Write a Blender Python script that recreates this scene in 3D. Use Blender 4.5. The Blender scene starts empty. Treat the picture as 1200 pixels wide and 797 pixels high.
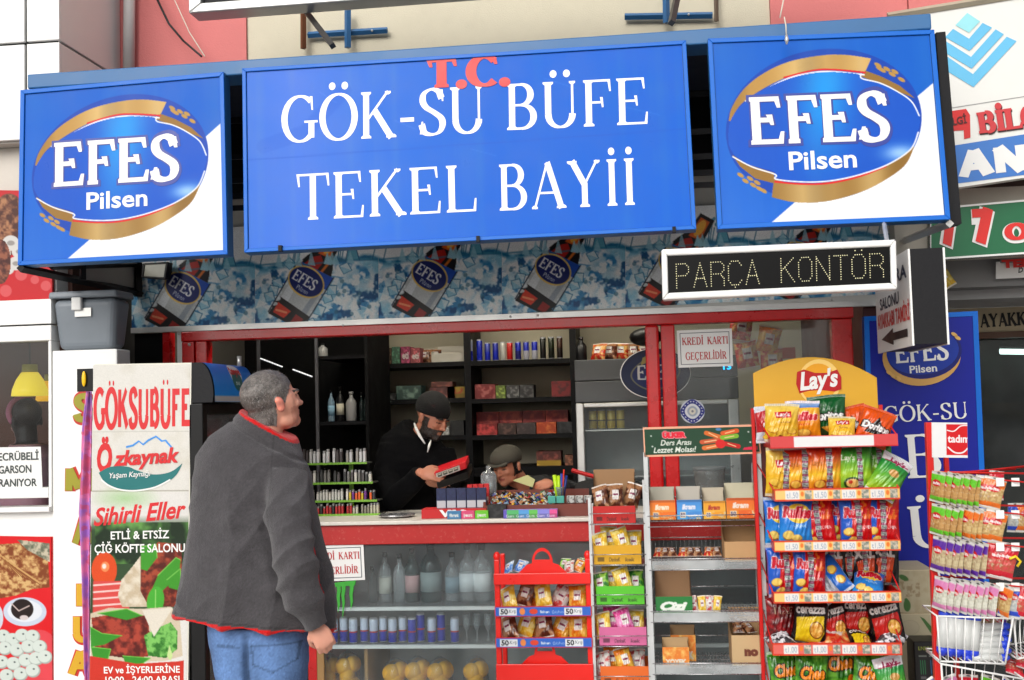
import bpy, bmesh, math, random
import numpy as np
from mathutils import Vector, Matrix, noise as mnoise

random.seed(11)
RNG = np.random.RandomState(5)
R = math.radians
scene = bpy.context.scene
COL = scene.collection

# ------------------------------------------------------------------ camera
F = 1350.0                     # focal length in pixels of the 1200 px wide picture
CAM = Vector((0.0, -5.7, 1.58))
YAW, PITCH, ROLL = R(6.6), R(3.5), R(-1.59)
cam_d = bpy.data.cameras.new('camera')
cam_d.sensor_width = 36.0
cam_d.lens = 36.0 * F / 1200.0
cam_d.clip_start = 0.05
cam_d.clip_end = 600
cam = bpy.data.objects.new('camera', cam_d)
COL.objects.link(cam)
CR = Matrix.Rotation(YAW, 3, 'Z') @ Matrix.Rotation(R(90) + PITCH, 3, 'X') @ Matrix.Rotation(ROLL, 3, 'Z')
cam.matrix_world = Matrix.Translation(CAM) @ CR.to_4x4()
scene.camera = cam

# ------------------------------------------------------------------ world, sun, exposure (bright overcast day)
SUN_EL, SUN_AZ = R(32), R(196)          # azimuth the light comes from, 180 = behind the camera
w = bpy.data.worlds.new("World")
scene.world = w
w.use_nodes = True
nt = w.node_tree
nt.nodes.clear()
sky = nt.nodes.new('ShaderNodeTexSky')
sky.sky_type = 'NISHITA'
sky.sun_disc = False
sky.sun_elevation = SUN_EL
sky.sun_rotation = SUN_AZ
sky.dust_density = 4.0
sky.air_density = 1.0
hs = nt.nodes.new('ShaderNodeHueSaturation')
hs.inputs['Saturation'].default_value = 0.22
bg = nt.nodes.new('ShaderNodeBackground')
bg.inputs['Strength'].default_value = 0.15
wo = nt.nodes.new('ShaderNodeOutputWorld')
nt.links.new(sky.outputs[0], hs.inputs['Color'])
nt.links.new(hs.outputs[0], bg.inputs[0])
nt.links.new(bg.outputs[0], wo.inputs[0])
sl = bpy.data.lights.new('sun', 'SUN')
sl.energy = 1.5
sl.angle = R(40)
sl.color = (1.0, 0.965, 0.92)
so = bpy.data.objects.new('sun', sl)
so.rotation_euler = (R(90) - SUN_EL, 0, R(180) - SUN_AZ + R(0))
COL.objects.link(so)
scene.view_settings.view_transform = 'Standard'
scene.view_settings.look = 'None'
scene.view_settings.gamma = 1.0
scene.view_settings.use_curve_mapping = False
scene.view_settings.exposure = -0.12
scene.render.engine = 'CYCLES'
scene.cycles.max_bounces = 8
scene.cycles.transparent_max_bounces = 16
scene.cycles.use_denoising = True
scene.cycles.sample_clamp_indirect = 6.0

# ------------------------------------------------------------------ design helpers
def at(px, py, Y, tilt=None):
    """point where the design ray (in photo pixels) meets the vertical plane y = Y;
    tilt = (z0, k): the plane leans, y = Y + k * (z - z0)"""
    d = CR @ Vector(((px - 600.0) / F, -(py - 398.5) / F, -1.0))
    if tilt is None:
        t = (Y - CAM.y) / d.y
    else:
        z0, k = tilt
        t = (Y - CAM.y + k * (CAM.z - z0)) / (d.y - k * d.z)
    return CAM + d * t

def X(px, Y, py=480): return at(px, py, Y).x
def Z(py, Y, px=600): return at(px, py, Y).z

def lin(c):
    c = np.clip(np.asarray(c, dtype=float), 0, 1)
    return np.where(c <= 0.04045, c / 12.92, ((c + 0.055) / 1.055) ** 2.4)

def hexc(h):
    h = h.lstrip('#')
    return tuple(int(h[i:i + 2], 16) / 255.0 for i in (0, 2, 4))

class MB:
    """collects geometry of one mesh"""
    def __init__(s):
        s.v = []; s.f = []; s.c = []; s.smooth = []
    def add(s, vs, fs, col=None, smooth=False):
        o = len(s.v)
        s.v += [tuple(p) for p in vs]
        for f in fs:
            s.f.append(tuple(i + o for i in f)); s.c.append(col); s.smooth.append(smooth)
        return s
    def box(s, x0, x1, y0, y1, z0, z1, col=None):
        if x0 > x1: x0, x1 = x1, x0
        if y0 > y1: y0, y1 = y1, y0
        if z0 > z1: z0, z1 = z1, z0
        v = [(x0,y0,z0),(x1,y0,z0),(x1,y1,z0),(x0,y1,z0),(x0,y0,z1),(x1,y0,z1),(x1,y1,z1),(x0,y1,z1)]
        return s.add(v, [(0,3,2,1),(4,5,6,7),(0,1,5,4),(1,2,6,5),(2,3,7,6),(3,0,4,7)], col)
    def hexa(s, p, col=None):
        """8 points: front quad bl br tr tl, then back quad the same"""
        return s.add(p, [(0,1,2,3),(5,4,7,6),(4,0,3,7),(1,5,6,2),(3,2,6,7),(4,5,1,0)], col)
    def tube(s, pts, r, n=8, col=None, cap=True):
        pts = [Vector(p) for p in pts]
        rings = []
        rr = r if isinstance(r, (list, tuple)) else [r] * len(pts)
        up = None
        for i, p in enumerate(pts):
            a = pts[max(i - 1, 0)]; b = pts[min(i + 1, len(pts) - 1)]
            t = (b - a)
            if t.length < 1e-9: t = Vector((0, 0, 1))
            t.normalize()
            if up is None:
                up = Vector((0, 0, 1)) if abs(t.z) < 0.9 else Vector((1, 0, 0))
            u = t.cross(up)
            if u.length < 1e-6: u = t.orthogonal()
            u.normalize(); w_ = u.cross(t).normalized()
            up = w_
            rings.append([p + (u * math.cos(2 * math.pi * k / n) + w_ * math.sin(2 * math.pi * k / n)) * rr[i] for k in range(n)])
        vs = [q for g in rings for q in g]
        fs = []
        for i in range(len(rings) - 1):
            for k in range(n):
                k2 = (k + 1) % n
                fs.append((i * n + k, i * n + k2, (i + 1) * n + k2, (i + 1) * n + k))
        s.add(vs, fs, col, smooth=n > 4)
        if cap:
            o = len(s.v) - len(vs)
            s.f.append(tuple(o + k for k in range(n))[::-1]); s.c.append(col); s.smooth.append(False)
            m = o + (len(rings) - 1) * n
            s.f.append(tuple(m + k for k in range(n))); s.c.append(col); s.smooth.append(False)
        return s
    def bar(s, p, q, r, col=None):           # square bar
        return s.tube([p, q], r * 1.414, 4, col)
    def lathe(s, prof, cx, cy, z0=0, n=16, col=None, cols=None):
        """prof: list of (r, z)"""
        vs = []
        for r_, z in prof:
            for k in range(n):
                a = 2 * math.pi * k / n
                vs.append((cx + r_ * math.cos(a), cy + r_ * math.sin(a), z0 + z))
        o = len(s.v); s.v += vs
        for i in range(len(prof) - 1):
            for k in range(n):
                k2 = (k + 1) % n
                s.f.append((o + i * n + k, o + i * n + k2, o + (i + 1) * n + k2, o + (i + 1) * n + k))
                s.c.append(cols[i] if cols else col); s.smooth.append(True)
        s.f.append(tuple(o + k for k in range(n))[::-1]); s.c.append(cols[0] if cols else col); s.smooth.append(False)
        m = o + (len(prof) - 1) * n
        s.f.append(tuple(m + k for k in range(n))); s.c.append(cols[-1] if cols else col); s.smooth.append(False)
        return s
    def prism(s, poly, y0, y1, col=None):
        """poly in (x, z), counter-clockwise seen from -y"""
        n = len(poly)
        vs = [(p[0], y0, p[1]) for p in poly] + [(p[0], y1, p[1]) for p in poly]
        fs = [tuple(range(n)), tuple(range(2 * n - 1, n - 1, -1))]
        for k in range(n):
            k2 = (k + 1) % n
            fs.append((k, n + k, n + k2, k2))
        return s.add(vs, fs, col)
    def ball(s, c, r, nu=10, nv=6, col=None):
        rx, ry, rz = r if isinstance(r, (tuple, list)) else (r, r, r)
        vs = [(c[0], c[1], c[2] - rz)]
        for j in range(1, nv):
            t = -math.pi / 2 + math.pi * j / nv
            for i in range(nu):
                a = 2 * math.pi * i / nu
                vs.append((c[0] + rx * math.cos(t) * math.cos(a), c[1] + ry * math.cos(t) * math.sin(a), c[2] + rz * math.sin(t)))
        vs.append((c[0], c[1], c[2] + rz))
        fs = []
        for i in range(nu):
            i2 = (i + 1) % nu
            fs.append((0, 1 + i2, 1 + i))
            for j in range(nv - 2):
                a = 1 + j * nu
                fs.append((a + i, a + i2, a + nu + i2, a + nu + i))
            a = 1 + (nv - 2) * nu
            fs.append((a + i, a + i2, len(vs) - 1))
        return s.add(vs, fs, col, smooth=True)
    def mesh(s, name, mat):
        me = bpy.data.meshes.new(name)
        me.from_pydata(s.v, [], s.f)
        if any(s.smooth):
            me.polygons.foreach_set('use_smooth', s.smooth)
        if any(c is not None for c in s.c):
            ca = me.color_attributes.new('Col', 'FLOAT_COLOR', 'CORNER')
            arr = []
            for p, c in zip(me.polygons, s.c):
                l = lin(c if c is not None else (0.8, 0.8, 0.8))
                arr += [float(l[0]), float(l[1]), float(l[2]), 1.0] * p.loop_total
            ca.data.foreach_set('color', arr)
        if mat: me.materials.append(mat)
        me.update()
        return me

ROOTLOC = {}
def obj(name, m, mat=None, parent=None, local=False, bevel=0, label=None, kind=None):
    """link a mesh (or MB) as one object; world coordinates unless local"""
    me = m.mesh(name, mat) if isinstance(m, MB) else m
    o = bpy.data.objects.new(name, me)
    COL.objects.link(o)
    if parent is not None:
        o.parent = parent
        r = ROOTLOC.get(parent.name)
        if r is not None and not local:
            o.matrix_parent_inverse = Matrix.Translation(-r)
    if bevel:
        b = o.modifiers.new('bevel', 'BEVEL'); b.width = bevel; b.segments = 2; b.limit_method = 'ANGLE'
    if label: o['label'] = label
    if kind: o['kind'] = kind
    return o

def thing(name, label, cat, loc=(0, 0, 0), group=None, rot=None):
    o = bpy.data.objects.new(name, None)
    COL.objects.link(o)
    o.empty_display_size = 0.1
    o.location = loc
    if rot: o.rotation_euler = rot
    ROOTLOC[o.name] = Vector(loc)
    o['label'] = label; o['category'] = cat
    if group: o['group'] = group
    return o

def tag(o, label, cat, group=None):
    o['label'] = label; o['category'] = cat
    if group: o['group'] = group
    return o

def struct(o):
    o['kind'] = 'structure'
    return o

def dup(o, loc=None, rot=None, label=None, scale=None):
    """copy a thing (mesh or empty) with its parts and their sub-parts"""
    c = o.copy(); COL.objects.link(c)
    if loc is not None: c.location = loc
    if rot is not None: c.rotation_euler = rot
    if scale is not None: c.scale = scale
    if label: c['label'] = label
    for ch in list(o.children):
        d = ch.copy(); COL.objects.link(d); d.parent = c
        for g in list(ch.children):
            e = g.copy(); COL.objects.link(e); e.parent = d
    return c

ORD = ['first', 'second', 'third', 'fourth', 'fifth', 'sixth', 'seventh', 'eighth', 'ninth', 'tenth', 'eleventh', 'twelfth', 'thirteenth', 'fourteenth', 'fifteenth', 'sixteenth']

# ------------------------------------------------------------------ materials
_mats = {}
def mat(name, color, rough=0.5, metal=0.0, var=0.06, vscale=6.0, bump=0.0, bscale=60.0, dirt=0.0, emit=None, spec=0.5, coat=0.0, vcol=False, alpha=None, dirtcol=(0.12, 0.1, 0.08)):
    if name in _mats: return _mats[name]
    m = bpy.data.materials.new(name); m.use_nodes = True
    t = m.node_tree; b = t.nodes['Principled BSDF']
    N = t.nodes.new; L = t.links.new
    tc = N('ShaderNodeTexCoord')
    nz = N('ShaderNodeTexNoise'); nz.inputs['Scale'].default_value = vscale; nz.inputs['Detail'].default_value = 6
    nz.inputs['Roughness'].default_value = 0.65
    L(tc.outputs['Object'], nz.inputs['Vector'])
    if vcol:
        base = N('ShaderNodeAttribute'); base.attribute_name = 'Col'; bo = base.outputs['Color']
    else:
        base = N('ShaderNodeRGB'); l = lin(color); base.outputs[0].default_value = (l[0], l[1], l[2], 1); bo = base.outputs[0]
    mr = N('ShaderNodeMapRange'); mr.inputs['From Min'].default_value = 0.3; mr.inputs['From Max'].default_value = 0.7
    mr.inputs['To Min'].default_value = 1 - var; mr.inputs['To Max'].default_value = 1 + var
    L(nz.outputs['Fac'], mr.inputs['Value'])
    vm = N('ShaderNodeVectorMath'); vm.operation = 'SCALE'
    L(bo, vm.inputs[0]); L(mr.outputs[0], vm.inputs['Scale'])
    out = vm.outputs[0]
    if dirt:
        n2 = N('ShaderNodeTexNoise'); n2.inputs['Scale'].default_value = vscale * 2.7; n2.inputs['Detail'].default_value = 9; n2.inputs['Roughness'].default_value = 0.75
        L(tc.outputs['Object'], n2.inputs['Vector'])
        cr = N('ShaderNodeMapRange'); cr.inputs['From Min'].default_value = 0.56; cr.inputs['From Max'].default_value = 0.74
        cr.inputs['To Max'].default_value = dirt
        L(n2.outputs['Fac'], cr.inputs['Value'])
        mx = N('ShaderNodeMix'); mx.data_type = 'RGBA'
        L(cr.outputs[0], mx.inputs['Factor']); L(out, mx.inputs['A']); mx.inputs['B'].default_value = (*dirtcol, 1)
        out = mx.outputs['Result']
    L(out, b.inputs['Base Color'])
    rr = N('ShaderNodeMapRange'); rr.inputs['From Min'].default_value = 0.3; rr.inputs['From Max'].default_value = 0.7
    rr.inputs['To Min'].default_value = max(rough - 0.08, 0.02); rr.inputs['To Max'].default_value = min(rough + 0.08, 1)
    L(nz.outputs['Fac'], rr.inputs['Value']); L(rr.outputs[0], b.inputs['Roughness'])
    b.inputs['Metallic'].default_value = metal
    b.inputs['Specular IOR Level'].default_value = spec
    if coat: b.inputs['Coat Weight'].default_value = coat; b.inputs['Coat Roughness'].default_value = 0.15
    if bump:
        nb = N('ShaderNodeTexNoise'); nb.inputs['Scale'].default_value = bscale; nb.inputs['Detail'].default_value = 5
        L(tc.outputs['Object'], nb.inputs['Vector'])
        bp = N('ShaderNodeBump'); bp.inputs['Strength'].default_value = bump; bp.inputs['Distance'].default_value = 0.01
        L(nb.outputs['Fac'], bp.inputs['Height']); L(bp.outputs[0], b.inputs['Normal'])
    if emit:
        b.inputs['Emission Color'].default_value = (*lin(emit[0]), 1); b.inputs['Emission Strength'].default_value = emit[1]
    if alpha is not None: b.inputs['Alpha'].default_value = alpha
    _mats[name] = m
    return m

def glass(name, tint=(0.9, 0.94, 0.95), refl=1.0, rough=0.02, haze=0.0, hazecol=(0.7, 0.72, 0.72)):
    """thin pane: clear transmission with Fresnel mirror and a little dust"""
    if name in _mats: return _mats[name]
    m = bpy.data.materials.new(name); m.use_nodes = True
    t = m.node_tree; t.nodes.clear(); N = t.nodes.new; L = t.links.new
    tr = N('ShaderNodeBsdfTransparent'); tr.inputs[0].default_value = (*tint, 1)
    gl = N('ShaderNodeBsdfGlossy'); gl.inputs['Roughness'].default_value = rough
    df = N('ShaderNodeBsdfDiffuse'); df.inputs[0].default_value = (*hazecol, 1)
    fr = N('ShaderNodeFresnel'); fr.inputs['IOR'].default_value = 1.5
    mu = N('ShaderNodeMath'); mu.operation = 'MULTIPLY'; mu.inputs[1].default_value = refl * 1.6; mu.use_clamp = True
    L(fr.outputs[0], mu.inputs[0])
    m1 = N('ShaderNodeMixShader'); L(mu.outputs[0], m1.inputs[0]); L(tr.outputs[0], m1.inputs[1]); L(gl.outputs[0], m1.inputs[2])
    m2 = N('ShaderNodeMixShader')
    tc = N('ShaderNodeTexCoord'); nz = N('ShaderNodeTexNoise'); nz.inputs['Scale'].default_value = 5; nz.inputs['Detail'].default_value = 7
    L(tc.outputs['Object'], nz.inputs['Vector'])
    mr = N('ShaderNodeMapRange'); mr.inputs['From Min'].default_value = 0.35; mr.inputs['From Max'].default_value = 0.7
    mr.inputs['To Min'].default_value = haze * 0.6; mr.inputs['To Max'].default_value = haze * 1.5 + 0.01
    L(nz.outputs['Fac'], mr.inputs['Value']); L(mr.outputs[0], m2.inputs[0])
    L(m1.outputs[0], m2.inputs[1]); L(df.outputs[0], m2.inputs[2])
    o = N('ShaderNodeOutputMaterial'); L(m2.outputs[0], o.inputs[0])
    _mats[name] = m
    return m

# ------------------------------------------------------------------ lettering
_tcache = {}
def sans(s, shear=0.0, bold=0.0):
    """outline text from the built-in font: (verts Nx2, faces) with x from 0, baseline 0, cap height 1, and width"""
    key = (s, shear, bold)
    if key in _tcache: return _tcache[key]
    c = bpy.data.curves.new('t', 'FONT'); c.body = s; c.shear = shear; c.resolution_u = 3; c.offset = bold
    o = bpy.data.objects.new('t', c); me = o.to_mesh()
    v = np.array([(p.co.x, p.co.y) for p in me.vertices]) if len(me.vertices) else np.zeros((0, 2))
    f = [tuple(p.vertices) for p in me.polygons]
    o.to_mesh_clear(); bpy.data.objects.remove(o); bpy.data.curves.remove(c)
    if len(v):
        v[:, 0] -= v[:, 0].min(); v = v / 0.729
    r = (v, f, float(v[:, 0].max()) if len(v) else 0.3)
    _tcache[key] = r
    return r

def _arc(cx, cy, rx, ry, a0, a1, n=22):
    return [(cx + rx * math.cos(R(a0 + (a1 - a0) * i / n)), cy + ry * math.sin(R(a0 + (a1 - a0) * i / n))) for i in range(n + 1)]

def _spl(P, n=7):
    out = []
    for i in range(len(P) - 1):
        p0 = P[max(i - 1, 0)]; p1 = P[i]; p2 = P[i + 1]; p3 = P[min(i + 2, len(P) - 1)]
        for k in range(n):
            t = k / n
            out.append(tuple(0.5 * ((2 * p1[j]) + (-p0[j] + p2[j]) * t + (2 * p0[j] - 5 * p1[j] + 4 * p2[j] - p3[j]) * t * t + (-p0[j] + 3 * p1[j] - 3 * p2[j] + p3[j]) * t ** 3) for j in (0, 1)))
    out.append(P[-1])
    return out

# stroke glyphs: (advance, [(kind, points)]): T thick line, t thin line, c curve; ticks 'k' (x, y0, y1)
def glyph(ch):
    base = {'Ö': 'O', 'Ü': 'U', 'İ': 'I', 'Ç': 'C', 'Ğ': 'G', 'Ş': 'S'}.get(ch, ch)
    g = {
        'G': (0.92, [('c', _arc(.47, .5, .40, .49, 48, 318)), ('T', [(.76, .43), (.76, .08)]), ('b', [(.58, .43), (.92, .43)]), ('k', (.76, .98, .68))]),
        'O': (0.96, [('c', _arc(.48, .5, .41, .49, 0, 360, 36))]),
        'C': (0.88, [('c', _arc(.47, .5, .40, .49, 45, 315)), ('k', (.75, .96, .72))]),
        'K': (0.92, [('T', [(.17, 0), (.17, 1)]), ('t', [(.17, .36), (.72, 1)]), ('T', [(.38, .60), (.80, 0)])]),
        'S': (0.70, [('c', _spl([(.58, .78), (.50, .93), (.33, .985), (.15, .90), (.11, .74), (.20, .60), (.40, .48), (.56, .36), (.60, .22), (.52, .07), (.34, .015), (.15, .07), (.08, .24)], 4)), ('k', (.585, .97, .72)), ('k', (.075, .03, .3))]),
        'U': (0.92, [('T', [(.17, 1), (.17, .3)]), ('c', _arc(.46, .3, .29, .285, 180, 360, 14)), ('t', [(.75, .3), (.75, 1)])]),
        'B': (0.82, [('T', [(.17, 0), (.17, 1)]), ('b', [(.1, .975), (.38, .975)]), ('c', _arc(.38, .755, .24, .225, 90, -90, 12)), ('b', [(.17, .53), (.40, .53)]), ('c', _arc(.40, .275, .29, .255, 90, -90, 12)), ('b', [(.1, .02), (.40, .02)])]),
        'D': (0.90, [('T', [(.17, 0), (.17, 1)]), ('b', [(.1, .975), (.36, .975)]), ('c', _arc(.36, .5, .42, .48, 90, -90, 16)), ('b', [(.1, .02), (.36, .02)])]),
        'P': (0.76, [('T', [(.17, 0), (.17, 1)]), ('b', [(.1, .975), (.40, .975)]), ('c', _arc(.40, .72, .25, .255, 90, -90, 12)), ('b', [(.17, .47), (.40, .47)])]),
        'R': (0.86, [('T', [(.17, 0), (.17, 1)]), ('b', [(.1, .975), (.40, .975)]), ('c', _arc(.40, .74, .25, .235, 90, -90, 12)), ('b', [(.17, .51), (.40, .51)]), ('T', [(.38, .51), (.74, 0)])]),
        'F': (0.74, [('T', [(.17, 0), (.17, 1)]), ('b', [(.1, .975), (.66, .975)]), ('b', [(.17, .51), (.48, .51)]), ('k', (.66, 1, .74)), ('k', (.48, .62, .40))]),
        'E': (0.82, [('T', [(.17, 0), (.17, 1)]), ('b', [(.1, .975), (.67, .975)]), ('b', [(.17, .51), (.50, .51)]), ('b', [(.1, .022), (.72, .022)]), ('k', (.67, 1, .76)), ('k', (.50, .62, .40)), ('k', (.73, 0, .26))]),
        'L': (0.78, [('T', [(.17, 0), (.17, 1)]), ('b', [(.1, .022), (.70, .022)]), ('k', (.71, 0, .28))]),
        'T': (0.82, [('T', [(.41, 0), (.41, 1)]), ('b', [(.05, .975), (.77, .975)]), ('k', (.05, 1, .72)), ('k', (.77, 1, .72))]),
        'A': (0.92, [('t', [(.10, 0), (.44, 1)]), ('T', [(.44, 1), (.80, 0)]), ('b', [(.22, .34), (.66, .34)])]),
        'Y': (0.90, [('T', [(.12, 1), (.44, .48)]), ('t', [(.44, .48), (.77, 1)]), ('T', [(.44, .52), (.44, 0)])]),
        'I': (0.40, [('T', [(.2, 0), (.2, 1)])]),
        'N': (0.94, [('t', [(.17, 0), (.17, 1)]), ('T', [(.15, 1), (.76, 0)]), ('t', [(.76, 0), (.76, 1)])]),
        'M': (1.08, [('t', [(.15, 0), (.15, 1)]), ('T', [(.15, 1), (.52, .1)]), ('t', [(.52, .1), (.9, 1)]), ('T', [(.9, 1), (.9, 0)])]),
        'V': (0.90, [('T', [(.1, 1), (.45, 0)]), ('t', [(.45, 0), (.78, 1)])]),
        'Z': (0.80, [('b', [(.1, .97), (.7, .97)]), ('T', [(.7, .97), (.1, .03)]), ('b', [(.1, .03), (.72, .03)])]),
        'X': (0.86, [('T', [(.1, 1), (.76, 0)]), ('t', [(.1, 0), (.74, 1)])]),
        '7': (0.72, [('b', [(.08, .93), (.66, .93)]), ('T', [(.64, .95), (.3, 0)])]),
        '-': (0.46, [('h', [(.06, .36), (.40, .36)])]),
        '.': (0.34, [('d', (.15, .08))]),
        ' ': (0.45, []),
        '/': (0.5, [('t', [(.05, 0), (.45, 1)])]),
    }[base]
    st = list(g[1]); adv = g[0]
    cx = {'O': .48, 'U': .46, 'I': .2}.get(base, .45)
    if ch in 'ÖÜ': st += [('d', (cx - .16, 1.17)), ('d', (cx + .16, 1.17))]
    if ch == 'İ': st += [('d', (cx, 1.17))]
    if ch in 'ÇŞ': st += [('c', _spl([(.45, 0), (.50, -.08), (.52, -.16), (.42, -.22), (.36, -.2)], 3))]
    if ch == 'Ğ': st += [('c', _arc(.47, 1.26, .15, .12, 190, 350, 8))]
    return adv, st

def ribbon(pts, wf, V, Fc):
    n = len(pts); o = len(V)
    closed = math.hypot(pts[0][0] - pts[-1][0], pts[0][1] - pts[-1][1]) < 1e-6 and n > 4
    for i, p in enumerate(pts):
        a = pts[i - 1] if i else (pts[-2] if closed else pts[0]); b = pts[i + 1] if i < n - 1 else (pts[1] if closed else pts[-1])
        dx, dy = b[0] - a[0], b[1] - a[1]; l = math.hypot(dx, dy) or 1; dx /= l; dy /= l
        h = wf(dx, dy) / 2
        V.append((p[0] - dy * h, p[1] + dx * h)); V.append((p[0] + dy * h, p[1] - dx * h))
    for i in range(n - 1):
        k = o + 2 * i
        Fc.append((k, k + 1, k + 3, k + 2))

def serif(s, thick=0.15, thin=0.05, ser=0.075, track=0.04, wscale=1.0, serifs=True, dot=None):
    key = ('S', s, thick, thin, ser, track, wscale, serifs)
    if key in _tcache: return _tcache[key]
    V = []; Fc = []; x = 0.0
    dot = dot or thick * 0.56
    for ch in s:
        adv, st = glyph(ch)
        lv = []; lf = []
        for k, P in st:
            if k == 'T': ribbon(P, lambda a, b: thick, lv, lf)
            elif k == 't': ribbon(P, lambda a, b: thin * 1.15, lv, lf)
            elif k == 'h': ribbon(P, lambda a, b: max(thick * 0.6, thin), lv, lf)
            elif k == 'b': ribbon([(P[0][0], P[0][1] + (0.025 - thin / 2 if P[0][1] > .9 else (thin / 2 - .022 if P[0][1] < .1 else 0))), (P[1][0], P[1][1] + (0.025 - thin / 2 if P[0][1] > .9 else (thin / 2 - .022 if P[0][1] < .1 else 0)))], lambda a, b: thin, lv, lf)
            elif k == 'c': ribbon(P, lambda a, b: thin + (thick * 1.08 - thin) * abs(b * .98 - a * .17 * (1 if ch in 'SŞ' else 0)) ** 1.3, lv, lf)
            elif k == 'd':
                o = len(lv); m = 14
                lv += [(P[0] + dot * math.cos(2 * math.pi * i / m), P[1] + dot * math.sin(2 * math.pi * i / m)) for i in range(m)]
                lf.append(tuple(range(o, o + m)))
            elif k == 'k' and serifs:
                o = len(lv); xx, y0, y1 = P; t = thin * 0.55
                lv += [(xx - t * 1.6, y0), (xx + t, y0), (xx + t * 1.6, y1), (xx + t * .1, y1)]
                lf.append((o, o + 1, o + 2, o + 3) if y0 < y1 else (o, o + 3, o + 2, o + 1))
            if serifs and k in 'Tt' and P:
                wd = thick if k == 'T' else thin
                for (px, py), (qx, qy) in ((P[0], P[-1]), (P[-1], P[0])):
                    if (abs(py) < .01 or abs(py - 1) < .01) and not (ch == 'A' and py > .5) and not (ch in 'VM' and py < .3 and ch == 'V') and not (ch == 'N' and (px > .7) == (py < .5)) and not (ch in 'TEBFDRPL' and k == 'T' and py > .5 and ch == 'T'):
                        sgn = 1 if py < .5 else -1; o = len(lv); t = thin * .8
                        a = px - wd / 2 - ser; b = px + wd / 2 + ser
                        lv += [(a, py), (b, py), (b, py + sgn * t), (px + wd / 2, py + sgn * (t + ser * .7)), (px - wd / 2, py + sgn * (t + ser * .7)), (a, py + sgn * t)]
                        lf.append(tuple(range(o, o + 6)) if sgn > 0 else tuple(range(o + 5, o - 1, -1)))
        o = len(V)
        V += [((a + x / wscale) * wscale, b) for a, b in lv]
        Fc += [tuple(i + o for i in f) for f in lf]
        x += (adv + track) * wscale
    V = np.array(V)
    x0 = V[:, 0].min(); V[:, 0] -= x0
    r = (V, Fc, float(V[:, 0].max()))
    _tcache[key] = r
    return r

def text_mb(tx, P0, P1, up, normal, m=None, col=None, off=0.002, stack=0.00001, thick=0.0, warp=None):
    """place outline text with baseline from P0 to P1 (world), up = cap-height vector; lifts every face a hair so none coincide"""
    m = m or MB()
    V, Fc, W_ = tx
    P0 = Vector(P0); ex = (Vector(P1) - P0) / W_; up = Vector(up); nrm = Vector(normal)
    for i, f in enumerate(Fc):
        vs = [P0 + ex * float(V[k][0]) + up * float(V[k][1]) + nrm * (off + stack * (i % 40)) for k in f]
        m.add(vs, [tuple(range(len(f)))], col)
    return m

def print_text(tx, a, b, capx, Y, tilt=None, **kw):
    """a, b: photo pixels of baseline start and end; capx: pixel height of capitals; on the plane y = Y"""
    P0 = at(*a, Y, tilt); P1 = at(*b, Y, tilt)
    up = at(a[0], a[1] - capx, Y, tilt) - P0
    d = (P1 - P0).normalized()
    up = up - d * up.dot(d) if not kw.pop('keep', False) else up
    n = d.cross(up).normalized()
    if n.y > 0: n = -n
    return text_mb(tx, P0, P1, up, n, **kw)

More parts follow.
